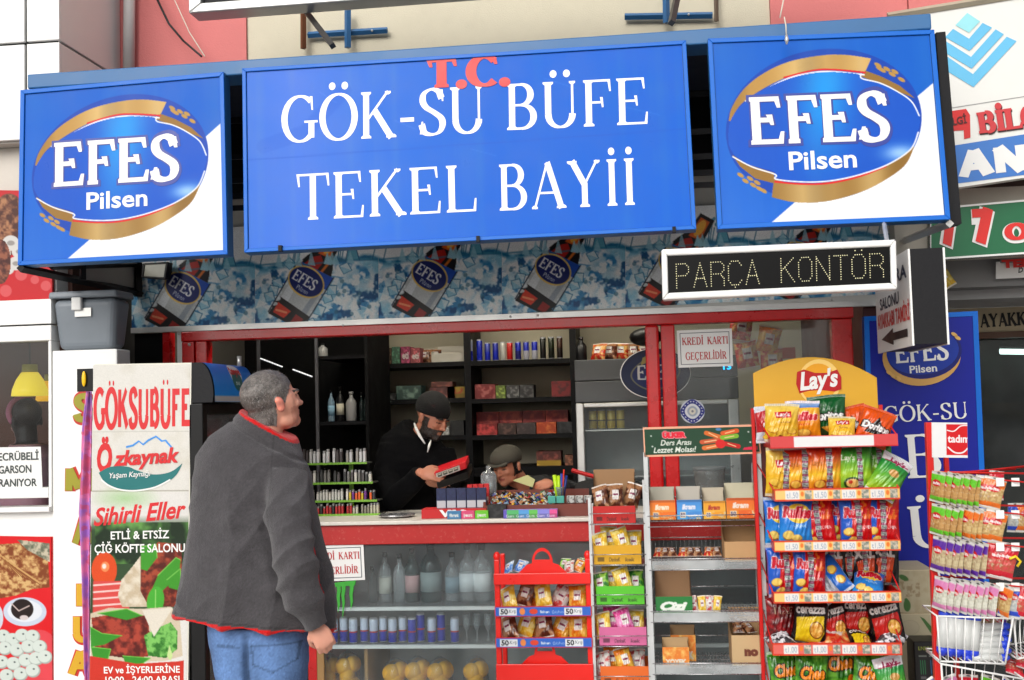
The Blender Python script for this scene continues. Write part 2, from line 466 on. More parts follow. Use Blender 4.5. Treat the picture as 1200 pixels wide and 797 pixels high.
# ------------------------------------------------------------------ painted prints (colour carried by a fine mesh)
class Canvas:
    gain = .80
    def __init__(s, w, h, bg, res=1.0):
        s.w, s.h, s.res = w, h, res
        s.nx, s.ny = max(int(w * res), 2), max(int(h * res), 2)
        s.x, s.y = np.meshgrid(np.linspace(0, w, s.nx), np.linspace(0, h, s.ny))
        s.a = np.empty((s.ny, s.nx, 3)); s.a[:] = np.array(bg)
    def blend(s, m, c):
        m = np.clip(m, 0, 1)[..., None]
        s.a = s.a * (1 - m) + np.asarray(c) * m
        return s
    def rect(s, x0, y0, x1, y1, c, al=1.0):
        e = 0.5 / s.res
        m = np.clip((s.x - x0) / e / 2 + .5, 0, 1) * np.clip((x1 - s.x) / e / 2 + .5, 0, 1) * np.clip((s.y - y0) / e / 2 + .5, 0, 1) * np.clip((y1 - s.y) / e / 2 + .5, 0, 1)
        return s.blend(m * al, c)
    def ell(s, cx, cy, rx, ry, c, rot=0, al=1.0, soft=None):
        dx, dy = s.x - cx, s.y - cy; ca, sa = math.cos(R(rot)), math.sin(R(rot))
        u = (dx * ca + dy * sa) / rx; v = (-dx * sa + dy * ca) / ry
        d = (1 - np.sqrt(u * u + v * v)) * min(rx, ry)
        e = soft or 0.5 / s.res
        return s.blend(np.clip(d / e / 2 + .5, 0, 1) * al, c)
    def mask_poly(s, pts):
        m = np.zeros_like(s.x, dtype=bool); n = len(pts)
        for i in range(n):
            x0, y0 = pts[i]; x1, y1 = pts[(i + 1) % n]
            if y0 == y1: continue
            c = ((y0 > s.y) != (y1 > s.y)) & (s.x < (x1 - x0) * (s.y - y0) / (y1 - y0) + x0)
            m ^= c
        return m
    def poly(s, pts, c, al=1.0):
        e = .25 / s.res
        return s.blend(sum(s.mask_poly([(x + a, y + b) for x, y in pts]).astype(float) for a, b in ((-e, -e), (e, -e), (-e, e), (e, e))) * .25 * al, c)
    def line(s, pts, wd, c, al=1.0):
        m = np.zeros_like(s.x)
        for (x0, y0), (x1, y1) in zip(pts, pts[1:]):
            dx, dy = x1 - x0, y1 - y0; l2 = dx * dx + dy * dy + 1e-9
            t = np.clip(((s.x - x0) * dx + (s.y - y0) * dy) / l2, 0, 1)
            d = np.hypot(s.x - x0 - t * dx, s.y - y0 - t * dy)
            m = np.maximum(m, np.clip((wd / 2 - d) * s.res + .5, 0, 1))
        return s.blend(m * al, c)
    def noise(s, scale, seed=0, octs=3):
        r = np.random.RandomState(seed); out = np.zeros_like(s.x); amp = 1; tot = 0
        for o in range(octs):
            gx = int(s.w / scale) + 3; gy = int(s.h / scale) + 3
            g = r.rand(gy + 1, gx + 1)
            u = s.x / scale; v = s.y / scale; i = np.clip(u.astype(int), 0, gx - 1); j = np.clip(v.astype(int), 0, gy - 1)
            fu = u - i; fv = v - j; fu = fu * fu * (3 - 2 * fu); fv = fv * fv * (3 - 2 * fv)
            out += amp * ((g[j, i] * (1 - fu) + g[j, i + 1] * fu) * (1 - fv) + (g[j + 1, i] * (1 - fu) + g[j + 1, i + 1] * fu) * fv)
            tot += amp; amp *= .55; scale /= 2.1
        return out / tot
    def mottle(s, c1, c2, scale, seed=0, region=None, lo=.35, hi=.65, al=1.0):
        n = np.clip((s.noise(scale, seed) - lo) / (hi - lo), 0, 1)
        col = np.asarray(c1)[None, None] * (1 - n[..., None]) + np.asarray(c2)[None, None] * n[..., None]
        m = (region if region is not None else np.ones_like(s.x)).astype(float)[..., None] * al
        s.a = s.a * (1 - m) + col * m
        return s
    def vgrad(s, y0, y1, c0, c1, x0=None, x1=None):
        t = np.clip((s.y - y0) / (y1 - y0), 0, 1)[..., None]
        col = np.asarray(c0) * (1 - t) + np.asarray(c1) * t
        m = ((s.y >= y0) & (s.y <= y1))
        if x0 is not None: m &= (s.x >= x0) & (s.x <= x1)
        s.a = np.where(m[..., None], col, s.a)
        return s
    def text(s, tx, x, y, width, cap, c, rot=0, outline=None, ow=1.0):
        V, Fc, W_ = tx
        if not len(V): return s
        ca, sa = math.cos(R(rot)), math.sin(R(rot))
        vx = V[:, 0] / W_ * width; vy = V[:, 1] * cap
        PX = x + vx * ca + vy * sa; PY = y + vx * sa - vy * ca
        cover = np.zeros_like(s.x); SS = 0.25 / s.res
        for ox, oy in ((-SS, -SS), (SS, -SS), (-SS, SS), (SS, SS)):
            m = np.zeros_like(s.x, dtype=bool)
            for f in Fc:
                xs = [PX[k] for k in f]; ys = [PY[k] for k in f]
                i0 = max(int((min(xs) - 1) * s.res), 0); i1 = min(int((max(xs) + 1) * s.res) + 2, s.nx)
                j0 = max(int((min(ys) - 1) * s.res), 0); j1 = min(int((max(ys) + 1) * s.res) + 2, s.ny)
                if i0 >= i1 or j0 >= j1: continue
                gx = s.x[j0:j1, i0:i1] + ox; gy = s.y[j0:j1, i0:i1] + oy
                mm = np.zeros(gx.shape, dtype=bool); n = len(f)
                for a in range(n):
                    x0, y0, x1, y1 = xs[a], ys[a], xs[(a + 1) % n], ys[(a + 1) % n]
                    if y0 == y1: continue
                    mm ^= ((y0 > gy) != (y1 > gy)) & (gx < (x1 - x0) * (gy - y0) / (y1 - y0) + x0)
                m[j0:j1, i0:i1] |= mm
            cover += m * .25
        if outline is not None:
            k = max(int(round(ow * s.res)), 1); d = cover.copy()
            for a in range(-k, k + 1):
                for b in range(-k, k + 1):
                    if a * a + b * b <= k * k + .5:
                        d = np.maximum(d, np.roll(np.roll(cover, a, 1), b, 0))
            s.blend(d, outline)
        return s.blend(cover, c)
    def streaks(s, al, col=(.62, .68, .76), seed=3, sc=14):
        n = s.noise(sc, seed); st_ = np.tile(n[s.ny // 2][None], (s.ny, 1)) * .6 + s.noise(sc * 4, seed + 1) * .4
        return s.blend(np.clip((st_ - .5) * 3, 0, 1) * al, col)
    def grain(s, amt, seed=1):
        s.a = np.clip(s.a * (1 + amt * (np.random.RandomState(seed).rand(s.ny, s.nx, 1) - .5)), 0, 1)
        return s
    def mesh(s, name, pos, m):
        """pos(u, v) -> arrays x, y, z with u, v in 0..1 (v down)"""
        u, v = np.meshgrid(np.linspace(0, 1, s.nx), np.linspace(0, 1, s.ny))
        x, y, z = pos(u, v)
        co = np.stack([x, y, z], -1).reshape(-1, 3)
        idx = np.arange(s.nx * s.ny).reshape(s.ny, s.nx)
        q = np.stack([idx[:-1, :-1], idx[1:, :-1], idx[1:, 1:], idx[:-1, 1:]], -1).reshape(-1, 4)
        me = bpy.data.meshes.new(name)
        me.vertices.add(len(co)); me.vertices.foreach_set('co', co.astype(np.float32).ravel())
        me.loops.add(q.size); me.loops.foreach_set('vertex_index', q.astype(np.int32).ravel())
        me.polygons.add(len(q)); me.polygons.foreach_set('loop_start', np.arange(0, q.size, 4, dtype=np.int32))
        me.polygons.foreach_set('use_smooth', np.ones(len(q), dtype=bool))
        ca = me.color_attributes.new('Col', 'FLOAT_COLOR', 'POINT')
        rgba = np.ones((len(co), 4), dtype=np.float32); rgba[:, :3] = lin(s.a).reshape(-1, 3)
        rgba[:, :3] *= s.gain; ca.data.foreach_set('color', rgba.ravel())
        me.update(calc_edges=True); me.validate()
        me.materials.append(m)
        return me
    def quad(s, name, TL, TR, BR, BL, m, off=0.0015):
        TL, TR, BR, BL = [np.array(p) for p in (TL, TR, BR, BL)]
        n = np.cross(TR - TL, TL - BL); n = n / np.linalg.norm(n)
        if n[1] > 0: n = -n
        def pos(u, v):
            p = (TL[None, None] * ((1 - u) * (1 - v))[..., None] + TR[None, None] * (u * (1 - v))[..., None] + BR[None, None] * (u * v)[..., None] + BL[None, None] * ((1 - u) * v)[..., None]) + n * off
            return p[..., 0], p[..., 1], p[..., 2]
        return s.mesh(name, pos, m)

WHITE = (.93, .93, .92); RED = (.80, .06, .07); BLK = (.03, .03, .035)
M_print = mat('printed_vinyl', None, rough=0.38, vcol=True, var=0.03, spec=0.3)
M_sign = mat('light_box_film', None, rough=0.34, vcol=True, var=0.03, spec=0.14)
M_gloss = mat('glossy_film', None, rough=0.22, vcol=True, var=0.04, spec=0.6, bump=0.25, bscale=45)
M_paper = mat('printed_card', None, rough=0.6, vcol=True, var=0.04)
M_vcol = mat('painted_parts', None, rough=0.5, vcol=True, var=0.05)
# ================================================================== large structure
M_wallb = mat('beige_render', (.83, .80, .71), rough=0.85, var=0.05, vscale=2.0, bump=0.25, bscale=180, dirt=0.16, dirtcol=(.35, .30, .22))
M_wallp = mat('pink_render', (.84, .49, .48), rough=0.85, var=0.06, vscale=1.6, bump=0.25, bscale=160, dirt=0.18, dirtcol=(.5, .3, .27))
M_clad = mat('white_cladding', (.91, .91, .90), rough=0.35, var=0.015, vscale=2)
M_whitew = mat('white_painted_wall', (.92, .92, .91), rough=0.5, var=0.02, vscale=3, dirt=0.05)
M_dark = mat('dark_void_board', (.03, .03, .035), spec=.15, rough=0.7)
M_pave = mat('concrete_paving', (.69, .68, .66), rough=0.85, var=0.1, vscale=3, bump=0.3, dirt=0.3)
M_asph = mat('asphalt', (.42, .42, .42), rough=0.9, var=0.15, vscale=9, bump=0.6, bscale=200)
M_blueb = mat('blue_painted_steel', (.18, .40, .60), rough=0.42, var=0.06, vscale=4, dirt=0.25, dirtcol=(.07, .09, .13))
M_bluef = mat('blue_sign_frame', (.06, .40, .78), spec=.25, rough=0.35, var=0.04)
M_red = mat('red_enamel_frame', (.76, .045, .06), rough=0.3, var=0.14, vscale=9, dirt=0.45, dirtcol=(.12, .01, .01), coat=0.3)
M_alu = mat('aluminium', (.80, .80, .79), rough=0.35, metal=0.6, var=0.06, vscale=12, dirt=0.1)
M_steel = mat('chrome_wire', (.75, .75, .76), rough=0.28, metal=0.85, var=0.08, vscale=30)
M_blk = mat('black_plastic', (.035, .035, .04), spec=.3, rough=0.4, var=0.1)
M_dgrey = mat('charcoal_sheet', (.11, .11, .12), spec=.2, rough=0.55, var=0.07, vscale=8, bump=0.1)
M_wht = mat('white_plastic', (.90, .90, .89), rough=0.35, var=0.02)
M_rust = mat('rusty_steel', (.40, .22, .10), rough=0.8, var=0.2, vscale=14)
M_shelf = mat('black_shelving', (.055, .055, .065), spec=.15, rough=0.5, var=0.1)
M_card = mat('brown_cardboard', (.66, .52, .37), rough=0.8, var=0.06, vscale=9)
M_cardp = mat('pale_cardboard', (.75, .70, .58), rough=0.8, var=0.05, vscale=9, dirt=.1)
M_gls = glass('window_glass', refl=.35)

sx = lambda: None
# --- ground
struct(obj('pavement', MB().box(-14, 14, -7.5, 6, -.12, 0), M_pave))
struct(obj('kerb', MB().box(-14, 14, -7.66, -7.503, -.12, .004), mat('kerb_stone', (.6, .59, .57), rough=.8, dirt=.2)))
struct(obj('road', MB().box(-14, 14, -16, -7.663, -.3, -.125), M_asph))
struct(obj('ground', MB().box(-120, 120, -120, 120, -.5, -.31), M_asph))

# --- apartment block that holds the shop
zc = 2.62                                   # shop ceiling
XL, XR = X(158, 0), X(1012, 0)
bl = thing('apartment_block', 'rendered apartment block in beige and salmon pink whose ground floor holds the drinks kiosk', 'building', (0.0, 0.2, 0))
xb0, xb1 = X(290, 0, 40), X(903, 0, 40)
obj('beige_wall', MB().box(xb0, xb1, 0.0, .3, zc + .1, 7.2), M_wallb, bl, label='beige rendered wall above the kiosk sign')
obj('pink_wall', MB().box(-3.6, xb0 - .002, -.015, .3, zc + .1, 7.2), M_wallp, bl, label='salmon pink wall left of the beige bay')
obj('pink_wall', MB().box(xb1 + .002, X(1063, 0, 20), -.015, .3, zc + .1, 7.2), M_wallp, bl, label='salmon pink wall right of the beige bay')
obj('pink_wall', MB().box(X(1064, 0, 20), 5.0, -.03, .3, zc + .1, 7.2), M_wallp, bl)
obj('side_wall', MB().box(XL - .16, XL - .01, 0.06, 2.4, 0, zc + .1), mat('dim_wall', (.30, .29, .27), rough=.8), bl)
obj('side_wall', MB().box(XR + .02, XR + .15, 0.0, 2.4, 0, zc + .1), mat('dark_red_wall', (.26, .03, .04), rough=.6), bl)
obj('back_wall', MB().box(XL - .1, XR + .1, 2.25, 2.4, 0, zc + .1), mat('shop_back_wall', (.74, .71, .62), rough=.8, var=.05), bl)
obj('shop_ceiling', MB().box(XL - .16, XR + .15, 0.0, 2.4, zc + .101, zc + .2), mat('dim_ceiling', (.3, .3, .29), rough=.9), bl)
obj('shop_floor', MB().box(XL - .1, XR + .1, 0.1, 2.25, 0.001, .03), mat('shop_floor', (.35, .32, .3), rough=.6), bl)

# --- left neighbour: white clad facade
nl = thing('white_clad_facade', 'white panel clad shopfront with framed window left of the kiosk', 'building', (X(30, -.6), -.6, 0))
Yf = -.66
xc = X(69.5, Yf, 80)
seam = .006
def clad(x0, x1, z0, z1):
    return obj('cladding_panel', MB().box(x0, x1, Yf, Yf + .02, z0, z1), M_clad, nl, bevel=.003)
xs_ = X(30, Yf, 80); zh = Z(49, Yf, 50); zb = Z(163, Yf, 35)
for (a, b) in ((-4.4, -3.55), (-3.55, xs_ - seam), (xs_ + seam, xc)):
    clad(a, b - (seam if a < -3.6 else 0), zb, zh - seam); clad(a, b - (seam if a < -3.6 else 0), zh + seam, zh + 1.1); clad(a, b - (seam if a < -3.6 else 0), zh + 1.112, zh + 2.6)
for (z0, z1) in ((zb, zh - seam), (zh + seam, zh + 1.1), (zh + 1.112, zh + 2.6)):
    obj('cladding_panel', MB().box(xc - .02, xc - .002, Yf + .022, -.02, z0, z1), M_clad, nl, bevel=.003)
obj('facade_core', MB().box(-4.4, xc - .022, Yf + .021, .3, zb + .01, zh + 2.6), mat('dark_joint', (.12, .12, .12), rough=.8), nl)
obj('soffit', MB().box(-4.4, xc - .022, Yf + .022, .3, zb - .01, zb + .005), mat('grey_soffit', (.72, .70, .67), rough=.8), nl)
xw = X(60, -.6, 400)
# poster band, lintel, window and wall below
zb1, zb2 = Z(223, -.58, 20), Z(352, -.58, 30)
obj('fascia', MB().box(-4.4, X(64, -.6, 240), -.56, 0, zb1 - .005, zb - .012), mat('cream_fascia', (.80, .77, .73), rough=.6), nl)
obj('lintel', MB().box(-4.4, xw, -.6, -.5, Z(380, -.6, 30), zb2), M_whitew, nl)
obj('fascia', MB().box(-4.4, xw, -.55, 0, Z(380, -.6, 30), zb1 - .006), M_whitew, nl)
zt, zbm = Z(400, -.6, 30), Z(572, -.6, 30)
xg = X(56.5, -.6, 480)
wf = obj('window_frame', MB().box(-4.4, xw, -.6, -.52, zt, Z(382, -.6, 30)).box(xg, xw, -.6, -.52, Z(596, -.6, 30), zt - .001).box(-4.4, xg - .001, -.6, -.52, Z(584, -.6, 30), zbm), M_wht, nl, bevel=.004)
obj('pane', MB().box(-4.4, xg - .001, -.555, -.55, zbm, zt), M_gls, wf)
obj('sill', MB().box(-4.4, xw, -.625, -.5, Z(600, -.6, 30), Z(594, -.6, 30)), M_wht, wf, bevel=.003)
obj('lower_wall', MB().box(-4.4, X(66, -.6, 700), -.585, -.45, 0, Z(600, -.6, 30) - .001), M_whitew, nl)
# room behind that window
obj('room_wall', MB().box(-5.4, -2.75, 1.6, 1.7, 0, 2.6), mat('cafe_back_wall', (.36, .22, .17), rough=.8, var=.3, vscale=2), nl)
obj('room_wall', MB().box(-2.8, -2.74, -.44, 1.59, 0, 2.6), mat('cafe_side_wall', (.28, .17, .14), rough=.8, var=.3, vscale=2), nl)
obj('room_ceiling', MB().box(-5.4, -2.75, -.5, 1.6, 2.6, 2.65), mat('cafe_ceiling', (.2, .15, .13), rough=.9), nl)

# food fascia poster (upper) and food poster (lower)
c = Canvas(62, 129, (.80, .09, .13), 1.3)
c.ell(12, 40, 22, 36, (.35, .16, .10)); c.mottle((.30, .13, .09), (.72, .50, .34), 7, 3, region=((c.x - 12) / 22) ** 2 + ((c.y - 40) / 36) ** 2 < 1)
for (x, y, r_) in ((14, 62, 10), (24, 72, 9), (20, 86, 9), (10, 92, 8), (33, 84, 5), (6, 74, 8)): c.ell(x, y, r_, r_ * .9, (.86, .85, .83)); c.ell(x, y, r_ * .45, r_ * .3, (.62, .60, .58))
c.mottle((.28, .10, .08), (.6, .35, .25), 6, 8, region=((c.x - 2) / 12) ** 2 + ((c.y - 84) / 26) ** 2 < 1)
for (x, y, r_) in ((26, 99, 7), (42, 105, 5), (55, 112, 6), (8, 118, 7)): c.ell(x, y, r_, r_, (.90, .45, .45), al=.7)
pb = [at(-1, 223, -.58), at(61, 224, -.58), at(61, 352, -.58), at(-1, 352, -.58)]
pt = thing('food_banner', 'red fascia banner with meat and white mushrooms printed on it, above the cafe window', 'banner', (pb[3] + pb[2]) / 2)
obj('backing', MB().box(-4.4, pb[1].x, -.578, -.565, pb[2].z, pb[1].z - .004), mat('red_banner_board', (.78, .08, .12), rough=.5), pt)
obj('printed_face', c.quad('printed_face', *pb, M_print), None, pt)

c = Canvas(62, 172, (.88, .10, .13), 1.5)
c.poly([(0, 10), (30, 8), (40, 12), (58, 22), (60, 60), (40, 62), (20, 70), (0, 74)], (.62, .40, .22))
c.mottle((.52, .26, .12), (.86, .70, .46), 5, 2, region=c.mask_poly([(0, 10), (30, 8), (40, 12), (58, 22), (60, 60), (40, 62), (20, 70), (0, 74)]))
c.mottle((.42, .44, .36), (.8, .76, .66), 4, 5, region=c.mask_poly([(22, 4), (60, 8), (60, 30), (34, 16)]))
for k in range(6): c.line([(2 + 4 * k, 22 + 3 * k), (22 + 5 * k, 44 + 2 * k)], 2.2, (.82, .64, .40)); c.line([(4 + 4 * k, 25 + 3 * k), (24 + 5 * k, 47 + 2 * k)], .8, (.5, .25, .1))
c.ell(31, 89, 25, 17, (.80, .84, .91)); c.ell(31, 88, 20, 13, (.90, .92, .95)); c.ell(28, 86, 13, 12, (.13, .07, .07)); c.line([(16, 80), (24, 88), (36, 82)], 1.4, (.8, .72, .7)); c.ell(30, 96, 5, 3, (.85, .8, .8))
c.ell(-3, 96, 9, 16, (.82, .85, .9)); c.ell(48, 150, 26, 40, (.90, .36, .40), al=.7)
for i, (x, y) in enumerate([(6, 118), (17, 122), (28, 117), (40, 118), (8, 132), (22, 134), (35, 130), (48, 130), (4, 148), (18, 150), (32, 146), (44, 144), (54, 142), (10, 164), (26, 162), (40, 158)]):
    c.ell(x, y, 8.5, 8, (.66, .70, .67)); c.ell(x - .8, y - .8, 7.6, 7, (.84, .88, .85)); c.ell(x + 1, y - 2, 1.2, 1, (.3, .35, .35))
pb = [at(-2, 628, -.60), at(60, 629, -.60), at(61.5, 800, -.60), at(-2, 800, -.60)]
pt = thing('food_poster', 'red poster on the white wall showing pastry, chocolate dessert and white dumplings', 'poster', (pb[3] + pb[2]) / 2)
obj('backing', MB().box(pb[0].x - .4, pb[1].x + .004, -.598, -.587, pb[2].z - .3, pb[1].z), M_red, pt)
obj('printed_face', c.quad('printed_face', *pb, M_print), None, pt)

# ------------------------------------------------------------------ quads for signs
class Q:
    def __init__(s, TL, TR, BR, BL, Y, tilt=None):
        s.p = [at(*a, Y, tilt) for a in (TL, TR, BR, BL)]
        n = (s.p[1] - s.p[0]).cross(s.p[0] - s.p[3]).normalized()
        s.n = -n if n.y > 0 else n
    def P(s, u, v, d=0):
        a, b, c_, e = s.p
        return a * ((1 - u) * (1 - v)) + b * (u * (1 - v)) + c_ * (u * v) + e * ((1 - u) * v) + s.n * d
    def inset(s, iu, iv):
        q = Q.__new__(Q); q.p = [s.P(iu, iv), s.P(1 - iu, iv), s.P(1 - iu, 1 - iv), s.P(iu, 1 - iv)]; q.n = s.n; return q
    def slab(s, d0, d1, m=None):
        """solid from depth d0 (front, towards viewer positive) back to d1"""
        f = [s.P(0, 1, d0), s.P(1, 1, d0), s.P(1, 0, d0), s.P(0, 0, d0)]; b = [s.P(0, 1, d1), s.P(1, 1, d1), s.P(1, 0, d1), s.P(0, 0, d1)]
        return (m or MB()).hexa(f + b)
    def frame(s, iu, iv, d0, d1, m=None):
        m = m or MB(); i = s.inset(iu, iv)
        o = [(0, 0), (1, 0), (1, 1), (0, 1)]
        for k in range(4):
            a, b = o[k], o[(k + 1) % 4]
            A0, B0 = s.P(*a, d0), s.P(*b, d0); A1, B1 = i.p[k] + s.n * d0, i.p[(k + 1) % 4] + s.n * d0
            a0, b0 = s.P(*a, d1), s.P(*b, d1); a1, b1 = i.p[k] + s.n * d1, i.p[(k + 1) % 4] + s.n * d1
            m.hexa([A1, B1, B0, A0, a1, b1, b0, a0])
        return m
    def text(s, tx, ua, va, ub, vb, capv, m=None, col=None, off=.003):
        P0, P1 = s.P(ua, va), s.P(ub, vb)
        up = s.P(ua, va - capv) - P0
        return text_mb(tx, P0, P1, up, s.n, m, col, off)
    def base(s): return (s.p[2] + s.p[3]) / 2

# ------------------------------------------------------------------ canopy: beam and three light boxes
zsb = Z(290, -1.0, 550)
TL_ = (zsb, .045)
cp = thing('sign_canopy', 'steel canopy frame with long blue beam carrying the three light box signs', 'canopy', at(565, 290, -.6))
b0, b1, b2, b3 = at(32, 87, -.94), at(1091, 15.5, -.94), at(1092, 34, -.94), at(32, 104, -.94)
obj('top_beam', MB().hexa([b3, b2, b1, b0] + [p + Vector((0, .16, 0)) for p in (b3, b2, b1, b0)]), M_blueb, cp, bevel=.006)
# roof sheet of the canopy, dark sheet standing for its inner shade, and struts
zr = (b0.z + b1.z) / 2 - .03
obj('roof_sheet', MB().box(b0.x + .03, b1.x - .03, -.775, -.05, zr, zr + .03), mat('dark_roof_sheet', (.10, .13, .2), rough=.6), cp)
obj('shade_sheet', MB().box(XL, X(1100, -.06), -.12, -.09, Z(214, -.1, 540), zr - .002), M_dark, cp, label='black sheet standing for the shade seen between the light boxes')
for px in (276, 820):
    for k, dz in enumerate((.12, .3, .42, .5, .56)):
        obj('cross_bar', MB().box(X(px - 30, -.5), X(px + 30, -.5), -.5 - .03 * k, -.485 - .03 * k, zr - dz - .012, zr - dz + .012), M_dgrey, cp)
# side arms below the light boxes
A = at(24, 314, -.99); B = at(166, 344, -.02)
obj('side_arm', MB().bar(A, B, .014), M_blk, cp)
A2 = at(1113, 262, -.97); B2 = at(1052, 285, -.03)
obj('side_arm', MB().bar(A2, B2, .012), M_alu, cp)
obj('side_arm', MB().bar(at(60, 312, -.9), at(164, 309, -.02), .012), M_blk, cp)
obj('side_arm', MB().bar(at(97, 309, -.62), at(97, 328, -.62), .012), M_blk, cp)
obj('side_arm', MB().bar(at(162, 308, -.06), at(162, 348, -.06), .016), M_blk, cp)
gp = [at(99, 329, -.55), at(160, 341, -.05), at(160, 311, -.05), at(99, 311, -.55)]
obj('side_panel', MB().hexa([p + Vector((-.004, 0, 0)) for p in gp] + [p + Vector((-.012, 0, 0)) for p in gp]), mat('grey_side_sheet', (.60, .60, .58), rough=.6), cp)
# wall brackets above
def bracket(n, pts, r, m, lab, cat, grp=None):
    t = thing(n, lab, cat, pts[0][0], grp)
    return t
br = thing('wall_bracket', 'blue steel cross bracket bolted to the beige wall at upper left', 'bracket', at(407, 60, -.03), 'blue brackets above the canopy')
obj('cross_bar', MB().bar(at(361, 41, -.03), at(454, 35.5, -.03), .012), M_blueb, br); obj('upright', MB().bar(at(407.5, 11, -.06), at(407.5, 56, -.06), .012), M_blueb, br)
obj('bolt', MB().ball(at(436, 36, -.046), .006), M_alu, br)
br = thing('wall_bracket', 'blue steel cross bracket bolted to the beige wall at upper right', 'bracket', at(781, 30, -.03), 'blue brackets above the canopy')
obj('cross_bar', MB().bar(at(732, 19.5, -.03), at(835, 18, -.03), .012), M_blueb, br); obj('upright', MB().bar(at(780, -22, -.06), at(781, 27, -.06), .012), M_blueb, br)
obj('bolt', MB().ball(at(807, 17, -.046), .006), M_alu, br)
for (a, b, lab) in (((352, 5), (390, 54), 'dark square steel stay slanting right across the bracket'), ((797, -20), (787, 27), 'dark square steel stay leaning left beside the right bracket')):
    st = obj('steel_stay', MB().bar(at(*a, -.55), at(*b, -.8), .012), mat('bare_steel', (.30, .29, .28), rough=.5, metal=.4, var=.2), None)
    tag(st, lab, 'strut')
tag(obj('rusty_post', MB().bar(at(355.5, 10, -.05), at(355.5, 57, -.05), .011), M_rust), 'short rusty steel post on the beige wall beside the left bracket', 'post')
tag(obj('rusty_post', MB().bar(at(839, -20, -.05), at(839.5, 25, -.05), .008), mat('brown_steel', (.42, .36, .30), rough=.7)), 'thin brown post on the beige wall beside the right bracket', 'post')
# framed light box whose lower edge enters the picture at the top
tb = thing('upper_light_box', 'long aluminium framed light box entering the picture above the blue beam', 'sign', at(480, 0, -.75))
q = Q((222, -80), (720, -118), (722, -20), (223, 20), -.75)
q2 = Q((222, -50), (1000, -118), (1000, -42), (223, 17), -.75)
obj('frame', q2.frame(.02, .16, .02, -.1), M_alu, tb, bevel=.006); obj('panel', q2.inset(.02, .16).slab(-.01, -.09), M_dgrey, tb)
# downpipe and cables
tag(obj('downpipe', MB().tube([at(152, -60, -.06), at(151, 84, -.06)], .03, 12), mat('grey_white_pipe', (.80, .79, .78), rough=.4)), 'pale grey drainpipe in the corner beside the pink wall', 'pipe')
M_cable = mat('black_cable', (.06, .05, .05), rough=.5); M_cablew = mat('white_cable', (.85, .82, .76), rough=.5)
tag(obj('cable', MB().tube([at(170, -30, -.1), at(198, 28, -.12), (at(215, 48, -.12)), at(236, 66, -.3)], .006, 6), M_cable), 'black cable sagging across the pink wall', 'cable')
tag(obj('cable', MB().tube([at(200, -10, -.08), at(222, 38, -.08), at(240, 66, -.2)], .003, 5), M_cablew), 'thin white cable running down the pink wall', 'cable')
tag(obj('cable', MB().tube([at(922, -20, -.9), at(917, 6, -1.02), at(914, 21, -1.02)], .003, 5), M_cablew), 'thin white wire hanging onto the right end of the beam', 'cable')
ch = thing('hanging_plug', 'white wire ending in a grey connector hanging over the right light box', 'cable', at(921, 52, -1.03))
obj('wire', MB().tube([at(919, 20, -1.03), at(921, 30, -1.04), at(921.5, 42, -1.04)], .003, 5), M_cablew, ch); obj('connector', MB().tube([at(921.5, 41, -1.04), at(922, 47, -1.04), at(922, 52, -1.04)], [.005, .009, .004], 8), M_alu, ch)

